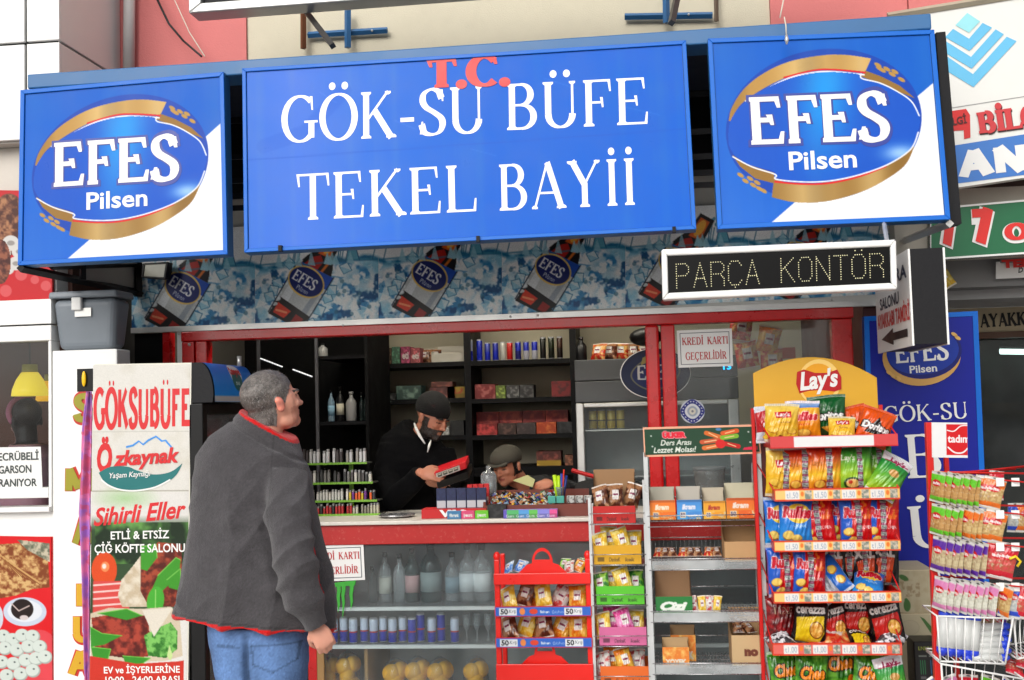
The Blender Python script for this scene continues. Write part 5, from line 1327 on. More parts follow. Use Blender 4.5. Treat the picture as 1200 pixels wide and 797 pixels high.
# ================================================================== soft packs
def bag_mesh(name, c, w, h, d, seed=0, crumple=1.0, seal=.07, nback=True, m=None, lean=0.0):
    """pillow pack of width w, height h and depth d; printed with canvas c; local x across, z up, front towards -y"""
    r = np.random.RandomState(seed)
    ph = r.rand(8) * 6.28
    def prof(u, v, sgn):
        a = np.clip(1 - np.abs(2 * u - 1) ** 2.6, 0, 1) ** .55
        vv = np.clip((v - seal) / (1 - 2 * seal), 0, 1)
        b = np.clip(1 - np.abs(2 * vv - 1) ** 2.4, 0, 1) ** .6
        t = a * b
        edge = (1 - b) 
        wr = crumple * (.05 * np.sin(u * 23 + ph[0] + 3 * np.sin(v * 6 + ph[1])) * (.3 + edge * 1.3) + .06 * np.sin(v * 11 + ph[2] + 4 * u) * np.sin(u * 7 + ph[3]) + .035 * np.sin(u * 41 + ph[4] + v * 17) + .04 * np.sin((u + v) * 19 + ph[5]) * np.sin((u - v) * 13 + ph[6]))
        th = d * .5 * (t * (1 + wr * 1.6) + .02 + .10 * wr * edge * a)
        x = (u - .5) * w * (1 - .10 * b * a - .05 * b) * (1 + .015 * np.sin(v * 9 + ph[7]) * crumple)
        z = (1 - v) * h * (1 - .0 * t) + .012 * h * np.sin(u * 5 + ph[1]) * (v < .1)
        y = -sgn * th + lean * (1 - v) * 0
        return x, y, z
    me = c.mesh(name, lambda u, v: prof(u, v, 1), m or M_gloss)
    if nback:
        bmf = bmesh.new(); bmf.from_mesh(me)
        lay = bmf.loops.layers.float_color.get('Col') or bmf.verts.layers.float_color.get('Col')
        nu, nv = 10, 12
        u, v = np.meshgrid(np.linspace(0, 1, nu), np.linspace(0, 1, nv))
        x, y, z = prof(u, v, -1)
        vl = bmf.verts.layers.float_color.get('Col'); avg = lin(c.a[c.ny // 2, c.nx // 8])
        g = [[bmf.verts.new((x[j, i], y[j, i], z[j, i])) for i in range(nu)] for j in range(nv)]
        for row in g:
            for q_ in row: q_[vl] = (avg[0], avg[1], avg[2], 1)
        for j in range(nv - 1):
            for i in range(nu - 1):
                f = bmf.faces.new((g[j][i], g[j][i + 1], g[j + 1][i + 1], g[j + 1][i])); f.smooth = True
        bmf.to_mesh(me); bmf.free()
    return me

def cv(base, res=1.0): return Canvas(60, 84, base, res)
def seals(c, col=(.78, .78, .80)):
    c.rect(0, 0, 60, 5, col); c.rect(0, 79, 60, 84, col)
    for k_ in range(0, 60, 3): c.rect(k_, 0, k_ + 1, 5, tuple(q_ * .8 for q_ in col)); c.rect(k_, 79, k_ + 1, 84, tuple(q_ * .8 for q_ in col))
    return c
def tape(c, x0=24, w=11):
    for k_ in range(7):
        y = 6 + k_ * 11
        c.rect(x0, y, x0 + w, y + 7, (.62, .66, .64)); c.rect(x0, y + 7, x0 + w, y + 11, (.42, .08, .26))
        c.line([(x0 + 2, y + 2), (x0 + w - 2, y + 5)], 1, (.3, .32, .34)); c.line([(x0 + 2, y + 9), (x0 + w - 2, y + 9)], 1.2, (.8, .6, .7))
    return c
def chips(c, pts, col=(.95, .78, .28)):
    for (x, y, a, b) in pts: c.ell(x, y, a, b, (.72, .45, .12), rot=x * 7 % 60 - 30); c.ell(x - .5, y - .8, a * .9, b * .85, col, rot=x * 7 % 60 - 30)
    return c
LG = (.96, .94, .93)
def brandoval(c, x, y, s, txt, rot=-4, red=(.78, .07, .10)):
    c.ell(x, y - 3 * s, 15 * s, 9 * s, (.97, .83, .3)); c.poly([(x - 17 * s, y - 5 * s), (x + 16 * s, y - 9 * s), (x + 17 * s, y + 5 * s), (x - 14 * s, y + 8 * s)], red)
    c.text(sans(txt, .2, .03), x - 14 * s, y + 4 * s, 28 * s, 9 * s, LG, rot=rot); return c
def b_yellow():
    c = cv((.93, .74, .16)); c.vgrad(0, 50, (.96, .84, .42), (.94, .72, .14)); brandoval(c, 31, 26, 1.0, "Lay's")
    c.text(sans('KLASİK'), 22, 44, 24, 4, (.5, .3, .1)); chips(c, [(14, 60, 11, 7), (30, 66, 12, 7), (48, 60, 10, 7), (22, 74, 10, 5), (42, 74, 12, 6)]); c.poly([(10, 84), (26, 70), (40, 74), (50, 84)], (.55, .12, .08))
    return seals(c, (.85, .80, .68))
def b_redwhite():
    c = cv((.86, .86, .9)); c.poly([(0, 16), (30, 8), (60, 16), (60, 60), (0, 60)], (.74, .08, .12)); c.ell(32, 34, 18, 14, (.93, .70, .2)); c.text(sans('Klasik', .1, .03), 10, 50, 40, 11, LG); chips(c, [(20, 70, 10, 6), (40, 70, 12, 6)]); return seals(c, (.88, .9, .94))
def b_orange_ruffle():
    c = cv((.95, .58, .10)); c.vgrad(0, 16, (.86, .88, .94), (.30, .50, .80)); c.vgrad(16, 50, (.98, .74, .2), (.96, .56, .1)); c.text(sans('Ruffles', .15, .06), 4, 42, 53, 17, (.80, .06, .14), outline=(.96, .8, .75), ow=1.2); c.text(sans('peynir'), 18, 53, 26, 5, (.75, .2, .1)); chips(c, [(30, 70, 14, 9)], (.98, .80, .35)); return seals(c, (.90, .84, .86))
def b_green_tri():
    c = cv((.06, .34, .15)); c.poly([(26, 10), (50, 50), (10, 50)], (.30, .48, .32)); c.poly([(27, 16), (44, 46), (16, 46)], (.10, .36, .18)); c.text(sans('Doritos', .1, .05), 2, 48, 56, 16, (.93, .93, .92), outline=(.04, .06, .04), ow=1.5); c.poly([(18, 62), (44, 58), (36, 78)], (.85, .6, .2)); return seals(c, (.10, .36, .18))
def b_orange_tri():
    c = cv((.90, .33, .06)); c.poly([(30, 22), (52, 62), (10, 62)], (.06, .05, .05)); c.text(sans('Doritos', .1, .05), 3, 52, 54, 15, (.94, .93, .92), outline=(.06, .05, .05), ow=1.6); c.poly([(20, 64), (42, 60), (34, 78)], (.93, .65, .2)); return seals(c, (.88, .34, .10))
def b_yel_taped():
    c = b_yellow(); return tape(c, 30, 12)
def b_redyel_taped():
    c = cv((.85, .12, .08)); c.vgrad(5, 48, (.80, .08, .08), (.96, .78, .16)); c.vgrad(48, 84, (.96, .78, .16), (.90, .35, .08)); c.ell(20, 66, 13, 9, (.65, .30, .10)); c.ell(18, 64, 9, 6, (.92, .72, .28)); c.text(sans("Lay's", .2, .03), 3, 34, 20, 9, (.7, .4, .1)); tape(c, 30, 12); return seals(c, (.80, .72, .70))
def b_green_taped(t=True):
    c = cv((.20, .60, .20)); c.vgrad(4, 50, (.12, .55, .22), (.66, .82, .18)); c.vgrad(50, 84, (.66, .82, .18), (.22, .55, .14)); c.ell(24, 64, 16, 10, (.12, .25, .08)); c.ell(24, 64, 12, 7, (.90, .72, .4)); c.ell(20, 62, 4, 3, (.8, .25, .15)); c.text(sans("Lay's", .15, .03), 4, 26, 26, 9, (.88, .93, .8))
    if t: tape(c, 34, 10)
    return seals(c, (.80, .84, .80))
def b_green_white():
    c = cv((.2, .6, .2)); c.vgrad(18, 84, (.10, .55, .25), (.75, .85, .15)); c.rect(0, 0, 60, 18, (.90, .88, .90)); c.text(sans("Lay's", .2, .04), 14, 17, 34, 10, (.6, .1, .3)); c.line([(6, 18), (54, 14)], 2, (.6, .1, .25)); c.ell(34, 36, 12, 7, (.8, .6, .3)); return seals(c, (.9, .9, .92))
def b_blue_ruffle(tp=False):
    c = cv((.10, .42, .80)); c.vgrad(0, 84, (.10, .36, .78), (.15, .60, .90)); c.ell(32, 30, 24, 16, (.94, .78, .22)); c.text(sans('Ruffles', .15, .07), 3, 36, 54, 17, (.78, .05, .16), outline=(.95, .90, .9), ow=1); c.text(sans('ORİJİNAL'), 22, 52, 26, 4.5, (.88, .92, .95)); chips(c, [(14, 66, 10, 8), (30, 70, 10, 6)], (.97, .85, .45)); 
    if tp: tape(c, 30, 12)
    return seals(c, (.78, .82, .88))
def b_bluered_taped():
    c = cv((.80, .08, .10)); c.poly([(0, 0), (22, 0), (14, 84), (0, 84)], (.12, .36, .78)); c.text(sans('Ruffles', .15, .07), 4, 36, 52, 16, (.80, .06, .16), outline=(.94, .88, .9), ow=1.2); c.ell(48, 24, 10, 7, (.92, .6, .2)); c.mottle((.80, .08, .08), (.93, .45, .15), 9, 3, region=(c.x > 40) & (c.y < 40), lo=.5); chips(c, [(12, 60, 9, 7), (20, 74, 9, 6)], (.96, .82, .4)); c.text(sans('SÜPER'), 36, 56, 20, 5, (.95, .85, .85)); tape(c, 26, 11); return seals(c, (.80, .80, .82))
def b_silverblue():
    c = cv((.66, .68, .72)); c.poly([(26, 0), (60, 0), (60, 84), (34, 84)], (.12, .42, .80)); c.mottle((.5, .52, .56), (.88, .9, .92), 8, 4, region=c.x < 26); chips(c, [(46, 40, 9, 9), (50, 62, 8, 8)], (.95, .8, .35)); return seals(c, (.8, .8, .83))
def b_black_orange():
    c = cv((.07, .06, .06)); c.poly([(10, 40), (52, 30), (44, 84), (16, 84)], (.86, .28, .06)); c.text(sans('XXL', 0, .06), 6, 34, 46, 16, (.92, .92, .9)); tape(c, 24, 11); return seals(c, (.30, .30, .32))
def b_cerezza(col=(.93, .80, .12)):
    c = cv((.06, .05, .06)); c.poly([(4, 38), (56, 30), (58, 60), (46, 84), (8, 84)], col); c.ell(44, 56, 13, 15, (.35, .16, .06)); c.ell(44, 56, 11.5, 13.5, (.90, .66, .26)); c.mottle((.86, .58, .2), (.96, .78, .4), 4, 2, region=((c.x - 44) / 11) ** 2 + ((c.y - 56) / 13) ** 2 < 1); c.text(sans('cerezza', .1, .035), 3, 31, 54, 16, (.93, .92, .90), rot=-6); return seals(c, (.12, .1, .1))
def b_darkred():
    c = cv((.40, .05, .08)); c.mottle((.34, .04, .06), (.62, .12, .14), 12, 7); c.text(serif('LUXE'), 10, 34, 40, 12, (.72, .6, .5)); return seals(c, (.45, .1, .12))
def b_silver():
    c = cv((.75, .76, .78)); c.mottle((.25, .24, .26), (.93, .93, .95), 11, 9, lo=.42, hi=.58); return seals(c, (.8, .8, .82))
def b_green_che():
    c = cv((.16, .48, .10)); c.mottle((.14, .42, .08), (.45, .72, .22), 13, 5); c.text(sans('Chee', .2, .05), 6, 44, 48, 20, (.95, .55, .08), outline=(.10, .08, .04), ow=1.6); c.ell(46, 62, 8, 8, (.90, .45, .08)); return seals(c, (.75, .82, .72))
def b_small(col, col2, txt=''):
    c = Canvas(40, 52, col, 1.0); c.mottle(col, col2, 9, int(sum(col) * 90) % 31, lo=.42, hi=.62); c.rect(0, 0, 40, 3, (.85, .82, .78)); c.rect(0, 49, 40, 52, (.85, .82, .78))
    c.rect(12, 14, 30, 34, (.90, .88, .86)); c.rect(14, 22, 28, 26, (.5, .08, .28)); 
    if txt: c.text(sans(txt, .1, .04), 4, 14, 32, 9, (.8, .08, .1))
    return c
def b_nuts(col, nut=(.80, .62, .38), nut2=(.60, .40, .2)):
    c = Canvas(30, 56, (.85, .82, .78), 1.0); c.mottle(nut2, nut, 3.2, 7, lo=.4, hi=.6); c.mottle(nut, (.90, .85, .75), 5, 11, lo=.6, hi=.75, al=.6)
    c.rect(0, 5, 30, 18, col); c.rect(0, 44, 30, 52, col); c.ell(15, 20, 10, 6, (.82, .10, .14)); c.text(sans('tadım', .05, .05), 6, 22.5, 18, 5, LG); c.rect(0, 0, 30, 5, (.84, .84, .82)); c.rect(0, 52, 30, 56, (.84, .84, .82)); c.ell(15, 2.5, 3.5, 1.5, (.3, .3, .3))
    return c
BW, BH, BD = .165, .225, .072
_bm = {}
def B(kind, seed=0, w=BW, h=BH, d=BD, **kw):
    key = (kind, seed, w, h)
    if key not in _bm:
        c = {'yellow': b_yellow, 'redwhite': b_redwhite, 'oruf': b_orange_ruffle, 'gtri': b_green_tri, 'otri': b_orange_tri, 'ytape': b_yel_taped, 'rytape': b_redyel_taped, 'gtape': b_green_taped,
             'gwhite': b_green_white, 'bruf': b_blue_ruffle, 'bruft': lambda: b_blue_ruffle(True), 'brtape': b_bluered_taped, 'silblue': b_silverblue, 'borange': b_black_orange, 'cer': b_cerezza, 'cerr': lambda: b_cerezza((.80, .14, .12)), 'dred': b_darkred, 'silver': b_silver, 'gche': b_green_che,
             'sorange': lambda: b_small((.90, .48, .10), (.95, .75, .3)), 'syellow': lambda: b_small((.93, .75, .22), (.96, .88, .5)), 'sred': lambda: b_small((.78, .16, .10), (.9, .7, .4)), 'swhite': lambda: b_small((.86, .86, .84), (.8, .3, .3)), 'sgreen': lambda: b_small((.2, .5, .2), (.6, .8, .3)), 'sblue': lambda: b_small((.25, .5, .85), (.8, .88, .95)), 'spink': lambda: b_small((.85, .25, .55), (.95, .6, .8)), 'sbrown': lambda: b_small((.35, .18, .12), (.7, .5, .35)),
             'ngreen': lambda: b_nuts((.40, .78, .16)), 'norange': lambda: b_nuts((.92, .45, .12), (.86, .74, .5)), 'npurple': lambda: b_nuts((.36, .16, .62), (.82, .76, .6), (.55, .42, .3)), 'npink': lambda: b_nuts((.86, .52, .72), (.88, .88, .82), (.62, .62, .55)), 'nred': lambda: b_nuts((.82, .12, .2), (.85, .3, .3)), 'nblue': lambda: b_nuts((.16, .30, .78), (.82, .84, .82), (.55, .6, .62))}[kind]()
        _bm[key] = bag_mesh('snack_bag', c, w, h, d, seed, **kw)
    return _bm[key]
def bag(kind, px, py, Y, label, rot=(0, 0, 0), seed=0, scale=1.0, group=None, cat='crisp bag', name='crisp_bag', w=BW, h=BH, d=BD, z=None, **kw):
    """px, py: photo pixel of the bag's lower middle"""
    me = B(kind, seed, w, h, d, **kw)
    o = bpy.data.objects.new(name, me); COL.objects.link(o)
    P = at(px, py, Y); o.location = (P.x, Y, z if z is not None else P.z)
    o.rotation_euler = tuple(R(a) for a in rot)
    o.scale = (scale,) * 3 if not isinstance(scale, tuple) else scale
    return tag(o, label, cat, group)
# ================================================================== red bags on shelf tops inside
for i, (px, py) in enumerate(((700, 419), (713, 418), (727, 417), (742, 417), (753, 416))):
    bag('sred' if i % 2 == 0 else 'sbrown', px, py, 1.15 + .03 * i, 'crumpled red snack pack, %s from the left on top of the grey fridge' % ORD[i], rot=(-20, 0, 15 * i - 30), seed=i, w=.10, h=.11, d=.05, group='snack packs on top of the fridge', cat='snack pack', name='snack_pack', z=zh1 + .003)
for i, (px, kd) in enumerate(((497, 'sbrown'), (503, 'sorange'), (510, 'sbrown'))):
    bag(kd, px, 424, 1.9, 'small brown snack pack, %s of three beside the open white carton' % ORD[i], rot=(-15, 0, 20 * i - 20), seed=i, w=.10, h=.10, d=.05, group='snack packs on the top shelf', cat='snack pack', name='snack_pack', z=lev[0, 0] + .001)
for i, (px, py, a) in enumerate(((866, 400, 10), (878, 432, -8), (897, 415, 14), (905, 440, 0))):
    bag('sred' if i != 2 else 'sorange', px, py, .5, 'red snack pack hanging dimly behind the side window, %s of four' % ORD[i], rot=(0, a, 0), seed=i + 5, w=.12, h=.15, d=.05, group='packs hanging behind the side window', cat='snack pack', name='snack_pack')
tag(obj('orange_card', MB().box(at(895, 410, .6).x, at(932, 410, .6).x, .6, .604, at(900, 421, .6).z, at(900, 408, .6).z), mat('orange_card', (.72, .25, .12), rough=.6)), 'orange card hanging behind the side window above the yellow header', 'card')

# ================================================================== crisp rack
M_redp = mat('red_rack_paint', (.78, .08, .06), rough=.35, var=.05, dirt=.06)
ck = thing('crisp_rack', 'tall red crisp rack with arched yellow header board and five priced shelves', 'display rack', (X(965, -.8), -.75, 0))
Yb_, Yk = -.72, -1.0
def arch(cx0, cx1, y0, ytop, n=14):
    pass
pts = []
for i in range(15):
    t_ = i / 14; px = 882.5 + (1027.6 - 882.5) * t_
    py = 437.6 + (442.6 - 437.6) * t_ - 21.5 * (1 - (2 * t_ - 1) ** 2)
    pts.append(at(px, py, Yb_))
p1_, p2_ = at(1028, 476, Yb_), at(884, 484, Yb_)
zlow = min(p1_.z, p2_.z)
poly = [(pts[0].x, zlow)] + [(pts[-1].x, zlow)] + [(p.x, p.z) for p in pts[::-1]]
hb = obj('header_board', MB().prism(poly, Yb_, Yb_ + .012), mat('yellow_board', (.84, .63, .10), rough=.4, var=.03), ck, bevel=.002)
# emblem: red banner over a sun
m = MB()
def ellpx(cx, cy, rx, ry, Y, n=28): return [at(cx + rx * math.cos(2 * math.pi * i / n), cy - ry * math.sin(2 * math.pi * i / n), Y) for i in range(n)]
e = ellpx(960, 448, 25, 27, Yb_ - .003); m.add(e, [tuple(range(28))], (.95, .80, .45))
e = ellpx(959, 449, 21, 23, Yb_ - .004); m.add(e, [tuple(range(28))], (.90, .62, .10))
pb_ = [(934, 436), (942, 433), (955, 437), (970, 437), (981, 433), (986, 442), (986, 456), (978, 459), (962, 457), (948, 458), (937, 461), (933, 450)]
m.add([at(*p, Yb_ - .005) for p in pb_], [tuple(range(len(pb_)))], (.70, .07, .09))
obj('emblem', m, M_print, hb)
# text cut: L a y ' s, slanted white
tm = MB(); T_ = sans("Lay's", .25, .035)
print_text(T_, (937.5, 457), (983, 451.5), 21, Yb_, m=tm, off=.0065)
obj('lettering', tm, M_wht, hb)
side_l, side_r = X(889, -.74, 600), X(1036, -.74, 600)
obj('back_panel', MB().box(side_l, side_r, -.71, -.70, .05, zlow + .03), mat('dark_red_panel', (.30, .03, .04), rough=.5), ck)
obj('side_upright', MB().box(side_l - .014, side_l, -.74, -.70, 0, zlow + .02), M_redp, ck); obj('side_upright', MB().box(side_r, side_r + .014, -.74, -.70, 0, zlow + .02), M_redp, ck)
strips = [(902.6, 514, 527, 1052, 508.5, 521.5, 'white'), (907.5, 575.6, 588.5, 1054.4, 571, 584.4, '1.50'), (906.8, 637, 648.5, 1055, 631.7, 644, '1.50'), (906.5, 697.5, 709.5, 1056, 691.6, 704, '1.50'), (905.4, 757.5, 771, 1057, 752.5, 765.5, '1.00'), (905.4, 822, 836, 1058, 816, 830, '1.00')]
trayz = []
for i, (xa_, ya, yb, xb_, yc, yd, kind) in enumerate(strips):
    A = at(xa_, (ya + yc) / 2 + 2.5, Yk); Bz = at(xb_, (ya + yc) / 2 - 2.5, Yk)
    zt2 = (at(xa_, ya, Yk).z + at(xb_, yc, Yk).z) / 2; zb2 = (at(xa_, yb, Yk).z + at(xb_, yd, Yk).z) / 2
    x0_, x1_ = at(xa_, ya, Yk).x, at(xb_, yc, Yk).x
    tx_ = obj('shelf_tray', MB().box(x0_, x1_, Yk + .003, Yk + .012, zb2, zt2 + .004).box(x0_, x1_, Yk + .013, -.72, zb2, zb2 + .006).box(x0_, x0_ + .004, Yk + .013, -.72, zb2 + .007, zt2).box(x1_ - .004, x1_, Yk + .013, -.72, zb2 + .007, zt2), M_redp, ck)
    trayz.append(zb2 + .007)
    c = Canvas(150, 12, (.93, .50, .14) if kind != 'white' else (.86, .30, .30), 1.6)
    if kind == 'white': c.rect(28, .5, 122, 12, (.93, .93, .93)); c.rect(0, 11, 150, 12, (.8, .1, .1))
    elif kind == '1.50' or i == 4 or i == 5:
        base = (.98, .80, .48) if kind == '1.50' else (.90, .42, .38)
        c.rect(0, 0, 150, 12, (.86, .22, .14)); c.rect(1, 1.2, 150, 10.4, base)
        for k_ in range(4):
            x = 13 + 34 * k_
            c.rect(x, 1.5, x + 17, 10.5, (.93, .92, .90)); c.text(sans('₺' + kind if 0 else 't' + kind.replace('.', ','), 0, .0), x + 1.5, 9, 14, 6.2, (.55, .62, .72))
            c.ell(x + 20.5, 5, 2, 2.6, (.95, .5, .2)); c.rect(x + 23.5, 1.5, x + 32, 10.5, (.66, .68, .62)); c.mottle((.50, .54, .5), (.86, .80, .72), 2.2, k_, region=(c.x > x + 23.5) & (c.x < x + 32) & (c.y > 1.5) & (c.y < 10.5))
    f = Yk + .0015
    obj('price_strip', c.quad('price_strip', (x0_, f, zt2 + .003), (x1_, f, zt2 + .003), (x1_, f, zb2), (x0_, f, zb2), M_print, off=0), None, tx_)
    for x in (x0_, x1_): obj('side_wire', MB().tube([(x, Yk + .02, zt2), (x + (side_l - x0_ if x == x0_ else side_r - x1_) * .9, -.73, zt2 + .09)], .003, 5), M_redp, tx_)
def rackx(px): return px
rows = [
 # shelf 1
 [('redwhite', 909, 2, .98, (-6, -4, 4), -.80, 'red and white crisp bag behind the yellow one'), ('yellow', 919, 3, 1.0, (-8, 6, 0), -.90, 'yellow crisp bag with red emblem, leftmost in front'), ('oruf', 946, 5, 1.0, (-6, 2, 0), -.86, 'golden orange ruffled crisp bag'), ('gtri', 976, 6, 1.15, (-4, -4, 0), -.82, 'tall dark green tortilla crisp bag'), ('otri', 1007, 0, .92, (-6, -10, 0), -.80, 'orange tortilla bag half hidden at the back'), ('yellow', 990, 0, .80, (-25, 4, 6), -.93, 'small yellow crisp bag leaning back'), ('otri', 1022, -2, 1.0, (-10, 26, 0), -.90, 'orange tortilla bag leaning right at the shelf end')],
 # shelf 2
 [('ytape', 917, 0, .98, (-4, 3, 0), -.90, 'yellow crisp multipack with grey tape'), ('rytape', 941, 0, 1.0, (-4, 2, 0), -.91, 'red and yellow taped crisp pack'), ('rytape', 968, 0, 1.0, (-4, -1, 0), -.91, 'red and yellow taped crisp pack'), ('gtape', 989, 0, 1.0, (-4, 0, 10), -.86, 'green taped crisp pack set sideways'), ('gtape', 1004, 0, 1.0, (-4, -2, 0), -.91, 'green and yellow taped crisp pack'), ('gtape', 1030, 0, 1.0, (-4, 0, 0), -.84, 'green taped crisp pack at the back'), ('gwhite', 1030, 0, .88, (-14, 30, 0), -.95, 'green crisp bag with white top leaning right')],
 # shelf 3
 [('bruft', 915, 0, 1.0, (-4, -2, 6), -.88, 'blue taped ruffled crisp bag'), ('bruf', 931, 0, 1.04, (-5, 1, 0), -.93, 'bright blue ruffled crisp bag'), ('brtape', 960, 0, 1.0, (-4, -3, 0), -.91, 'red and blue taped crisp pack'), ('brtape', 987, 0, 1.0, (-4, 0, 0), -.87, 'red and blue taped crisp pack set back'), ('brtape', 1004, 0, 1.02, (-4, 1, 0), -.92, 'red and blue taped crisp pack'), ('brtape', 1033, 0, 1.0, (-5, 3, 0), -.92, 'red and blue taped crisp pack')],
 # shelf 4
 [('brtape', 917, 0, 1.0, (-4, 0, 0), -.90, 'red and blue taped crisp pack at the left end'), ('brtape', 944, 0, 1.0, (-4, 1, 0), -.92, 'red and blue taped crisp pack'), ('borange', 974, 8, .95, (-4, 0, 0), -.80, 'black and orange taped pack at the back'), ('borange', 993, 8, .95, (-4, 2, 0), -.80, 'black and orange taped pack at the back'), ('borange', 1012, 8, .95, (-4, -2, 0), -.81, 'black and orange taped pack at the back'), ('borange', 1030, 8, .97, (-4, 2, 0), -.80, 'black and orange taped pack at the back'), ('silblue', 982, 0, .95, (-30, -34, 0), -.90, 'silver and blue bag fallen over to the left'), ('bruf', 1012, 0, .85, (-62, 12, 0), -.95, 'blue ruffled bag lying on its back')],
 # shelf 5
 [('dred', 911, 4, .95, (-4, 2, 0), -.82, 'dark wine red bag'), ('cer', 940, 2, .97, (-8, 8, 0), -.88, 'black bag with yellow panel and white lettering'), ('cerr', 972, 3, .92, (-5, -4, 0), -.83, 'black bag with red panel and white lettering'), ('cerr', 996, 6, .97, (-5, 6, 0), -.81, 'black bag with red panel set behind'), ('cer', 1013, 8, .95, (-5, 0, 0), -.80, 'black bag with yellow panel at the back'), ('cerr', 1035, 3, .97, (-6, -8, 0), -.86, 'black bag with red panel at the right end'), ('silver', 918, -2, .66, (-62, -20, 20), -.93, 'silver bag lying flat at the left'), ('sred', 965, -2, 2.0, (-66, 10, -10), -.92, 'clear red bag lying flat in the middle'), ('cer', 1005, -1, .70, (-60, 14, 0), -.94, 'yellow and black bag lying flat'), ('silver', 1031, -1, .66, (-58, 30, -20), -.92, 'black and white bag lying at the right')],
 # shelf 6
 [('gche', 916, 0, .98, (-5, -2, 0), -.86, 'green snack bag with orange lettering'), ('gche', 942, 0, .96, (-5, 5, 0), -.91, 'green snack bag with orange lettering'), ('gche', 978, 5, 1.04, (-5, -3, 0), -.84, 'tall green snack bag'), ('gche', 1005, 0, .98, (-5, 8, 0), -.91, 'green snack bag with orange lettering'), ('gche', 1032, 2, 1.03, (-5, -6, 0), -.86, 'green snack bag'), ('gwhite', 1040, 0, .9, (-8, -10, 0), -.93, 'green snack bag with white top')],
]
hh_ = [(at(0, 0, -.9).z)]
for si, row in enumerate(rows):
    for bi, (kd, px, up_, sc_, rot, Y, lab) in enumerate(row):
        z = trayz[si] + .004 + up_ / 290.
        dz = 0
        kw = dict(w=.088, h=.10, d=.04) if kd == 'sred' else {}
        sc_ *= .96 + .08 * random.random(); rot = (rot[0] + random.uniform(-4, 3), rot[1] + random.uniform(-3, 3), rot[2] + random.uniform(-14, 14))
        hgt = [.158, .20, .205, .205, .19, .205][si]
        bag(kd, px, 600, Y, lab + ', %s on crisp rack shelf %s' % (ORD[bi], ['one', 'two', 'three', 'four', 'five', 'six'][si]), rot=rot, seed=(si * 7 + bi) % 5, scale=(sc_ * .84 if kd != 'sred' else sc_, sc_ * .9, sc_ * (hgt / BH if kd != 'sred' else 1)), z=z, group='bags on the crisp rack', **kw)

# ================================================================== wafer rack with green header
uk = thing('wafer_rack', 'silver wire rack with green header board and mostly empty shelves of opened cartons', 'display rack', (X(824, -.7), -.65, 0))
q = Q((753.2, 501), (888.3, 497.3), (892.2, 531.6), (755, 535.7), -.72)
hb = obj('header_board', q.slab(0, -.012), mat('pale_salmon_trim', (.86, .62, .50), rough=.5), uk)
c = Canvas(138, 34, (.12, .27, .18), 1.6)
c.text(sans('ÜLKER', .0, .10), 22, 11.5, 29, 6.5, (.90, .12, .22), outline=(.95, .7, .72), ow=.8)
c.text(sans('Ders Arası', .25, .02), 19, 22, 38, 7.5, (.90, .92, .88)); c.text(sans('Lezzet Molası!', .25, .02), 10, 31.5, 52, 7.5, (.90, .92, .88))
for (x0_, y0_, x1_, y1_, cc) in ((76, 7, 92, 13, (.85, .42, .15)), (96, 8, 113, 5, (.88, .35, .12)), (70, 19, 90, 17, (.80, .35, .2)), (95, 14, 112, 12, (.50, .72, .18)), (72, 27, 92, 24, (.88, .45, .2)), (98, 22, 113, 26, (.78, .12, .1))): c.line([(x0_, y0_), (x1_, y1_)], 6, cc); c.line([(x0_ + 3, y0_), (x1_ - 3, y1_)], 1.2, (.95, .8, .6))
c.ell(92, 22, 6, 6, (.85, .12, .12)); c.ell(91, 2.5, 3.5, 2, (.3, .5, .7)); c.poly([(120, 28), (136, 26), (136, 31), (118, 31)], (.85, .15, .30))
for p_ in ((8, 9), (9, 23), (127, 7), (128, 21)): c.ell(*p_, 1.1, 1.1, (.75, .8, .76))
i_ = q.inset(.012, .07)
obj('printed_face', c.quad('printed_face', *i_.p, M_print, off=.002), None, hb)
M_post = mat('silver_post', (.78, .79, .79), rough=.35, metal=.35, var=.06)
zk = q.p[3].z
ux0, ux1 = at(756.5, 540, -.70).x, at(889, 540, -.70).x
for x in (ux0, ux1):
    obj('upright', MB().box(x - .009, x + .009, -.72, -.69, 0, zk + .02), M_post, uk); obj('upright', MB().box(x - .007, x + .007, -.42, -.40, 0, zk - .05), M_post, uk)
ush = []
for i, (py, lipp) in enumerate(((610, 0), (668, 11), (729, 12), (790, 11))):
    z = at(822, py, -.70).z; ush.append(z)
    x0_, x1_ = ux0 + .012, ux1 - .012
    if lipp: z += .026; ush[-1] = z
    wr = MB()
    for kx in range(int((x1_ - x0_) / .014)): wr.bar((x0_ + .014 * kx, -.70, z), (x0_ + .014 * kx, -.42, z + .006), .0012)
    for ky in range(4): wr.bar((x0_, -.69 + .08 * ky, z - .002), (x1_, -.69 + .08 * ky, z - .002), .0016)
    t_ = obj('wire_shelf', wr, M_steel, uk, kind='stuff')
    obj('front_wire', MB().tube([(ux0, -.722, z + .024), (ux1, -.722, z + .024)], .0025, 6), M_steel, uk); obj('front_wire', MB().tube([(ux0, -.722, z - .022), (ux1, -.722, z - .022)], .002, 6), M_steel, uk)
    obj('rear_wire', MB().tube([(ux0, -.415, z + .08), (ux1, -.415, z + .08)], .0025, 6), M_steel, uk)
    if lipp: obj('clear_strip', MB().box(x0_, x1_, -.716, -.713, z - .024, z + .018), glass('clear_strip', refl=.6, haze=.35, hazecol=(.72, .74, .74)), uk)
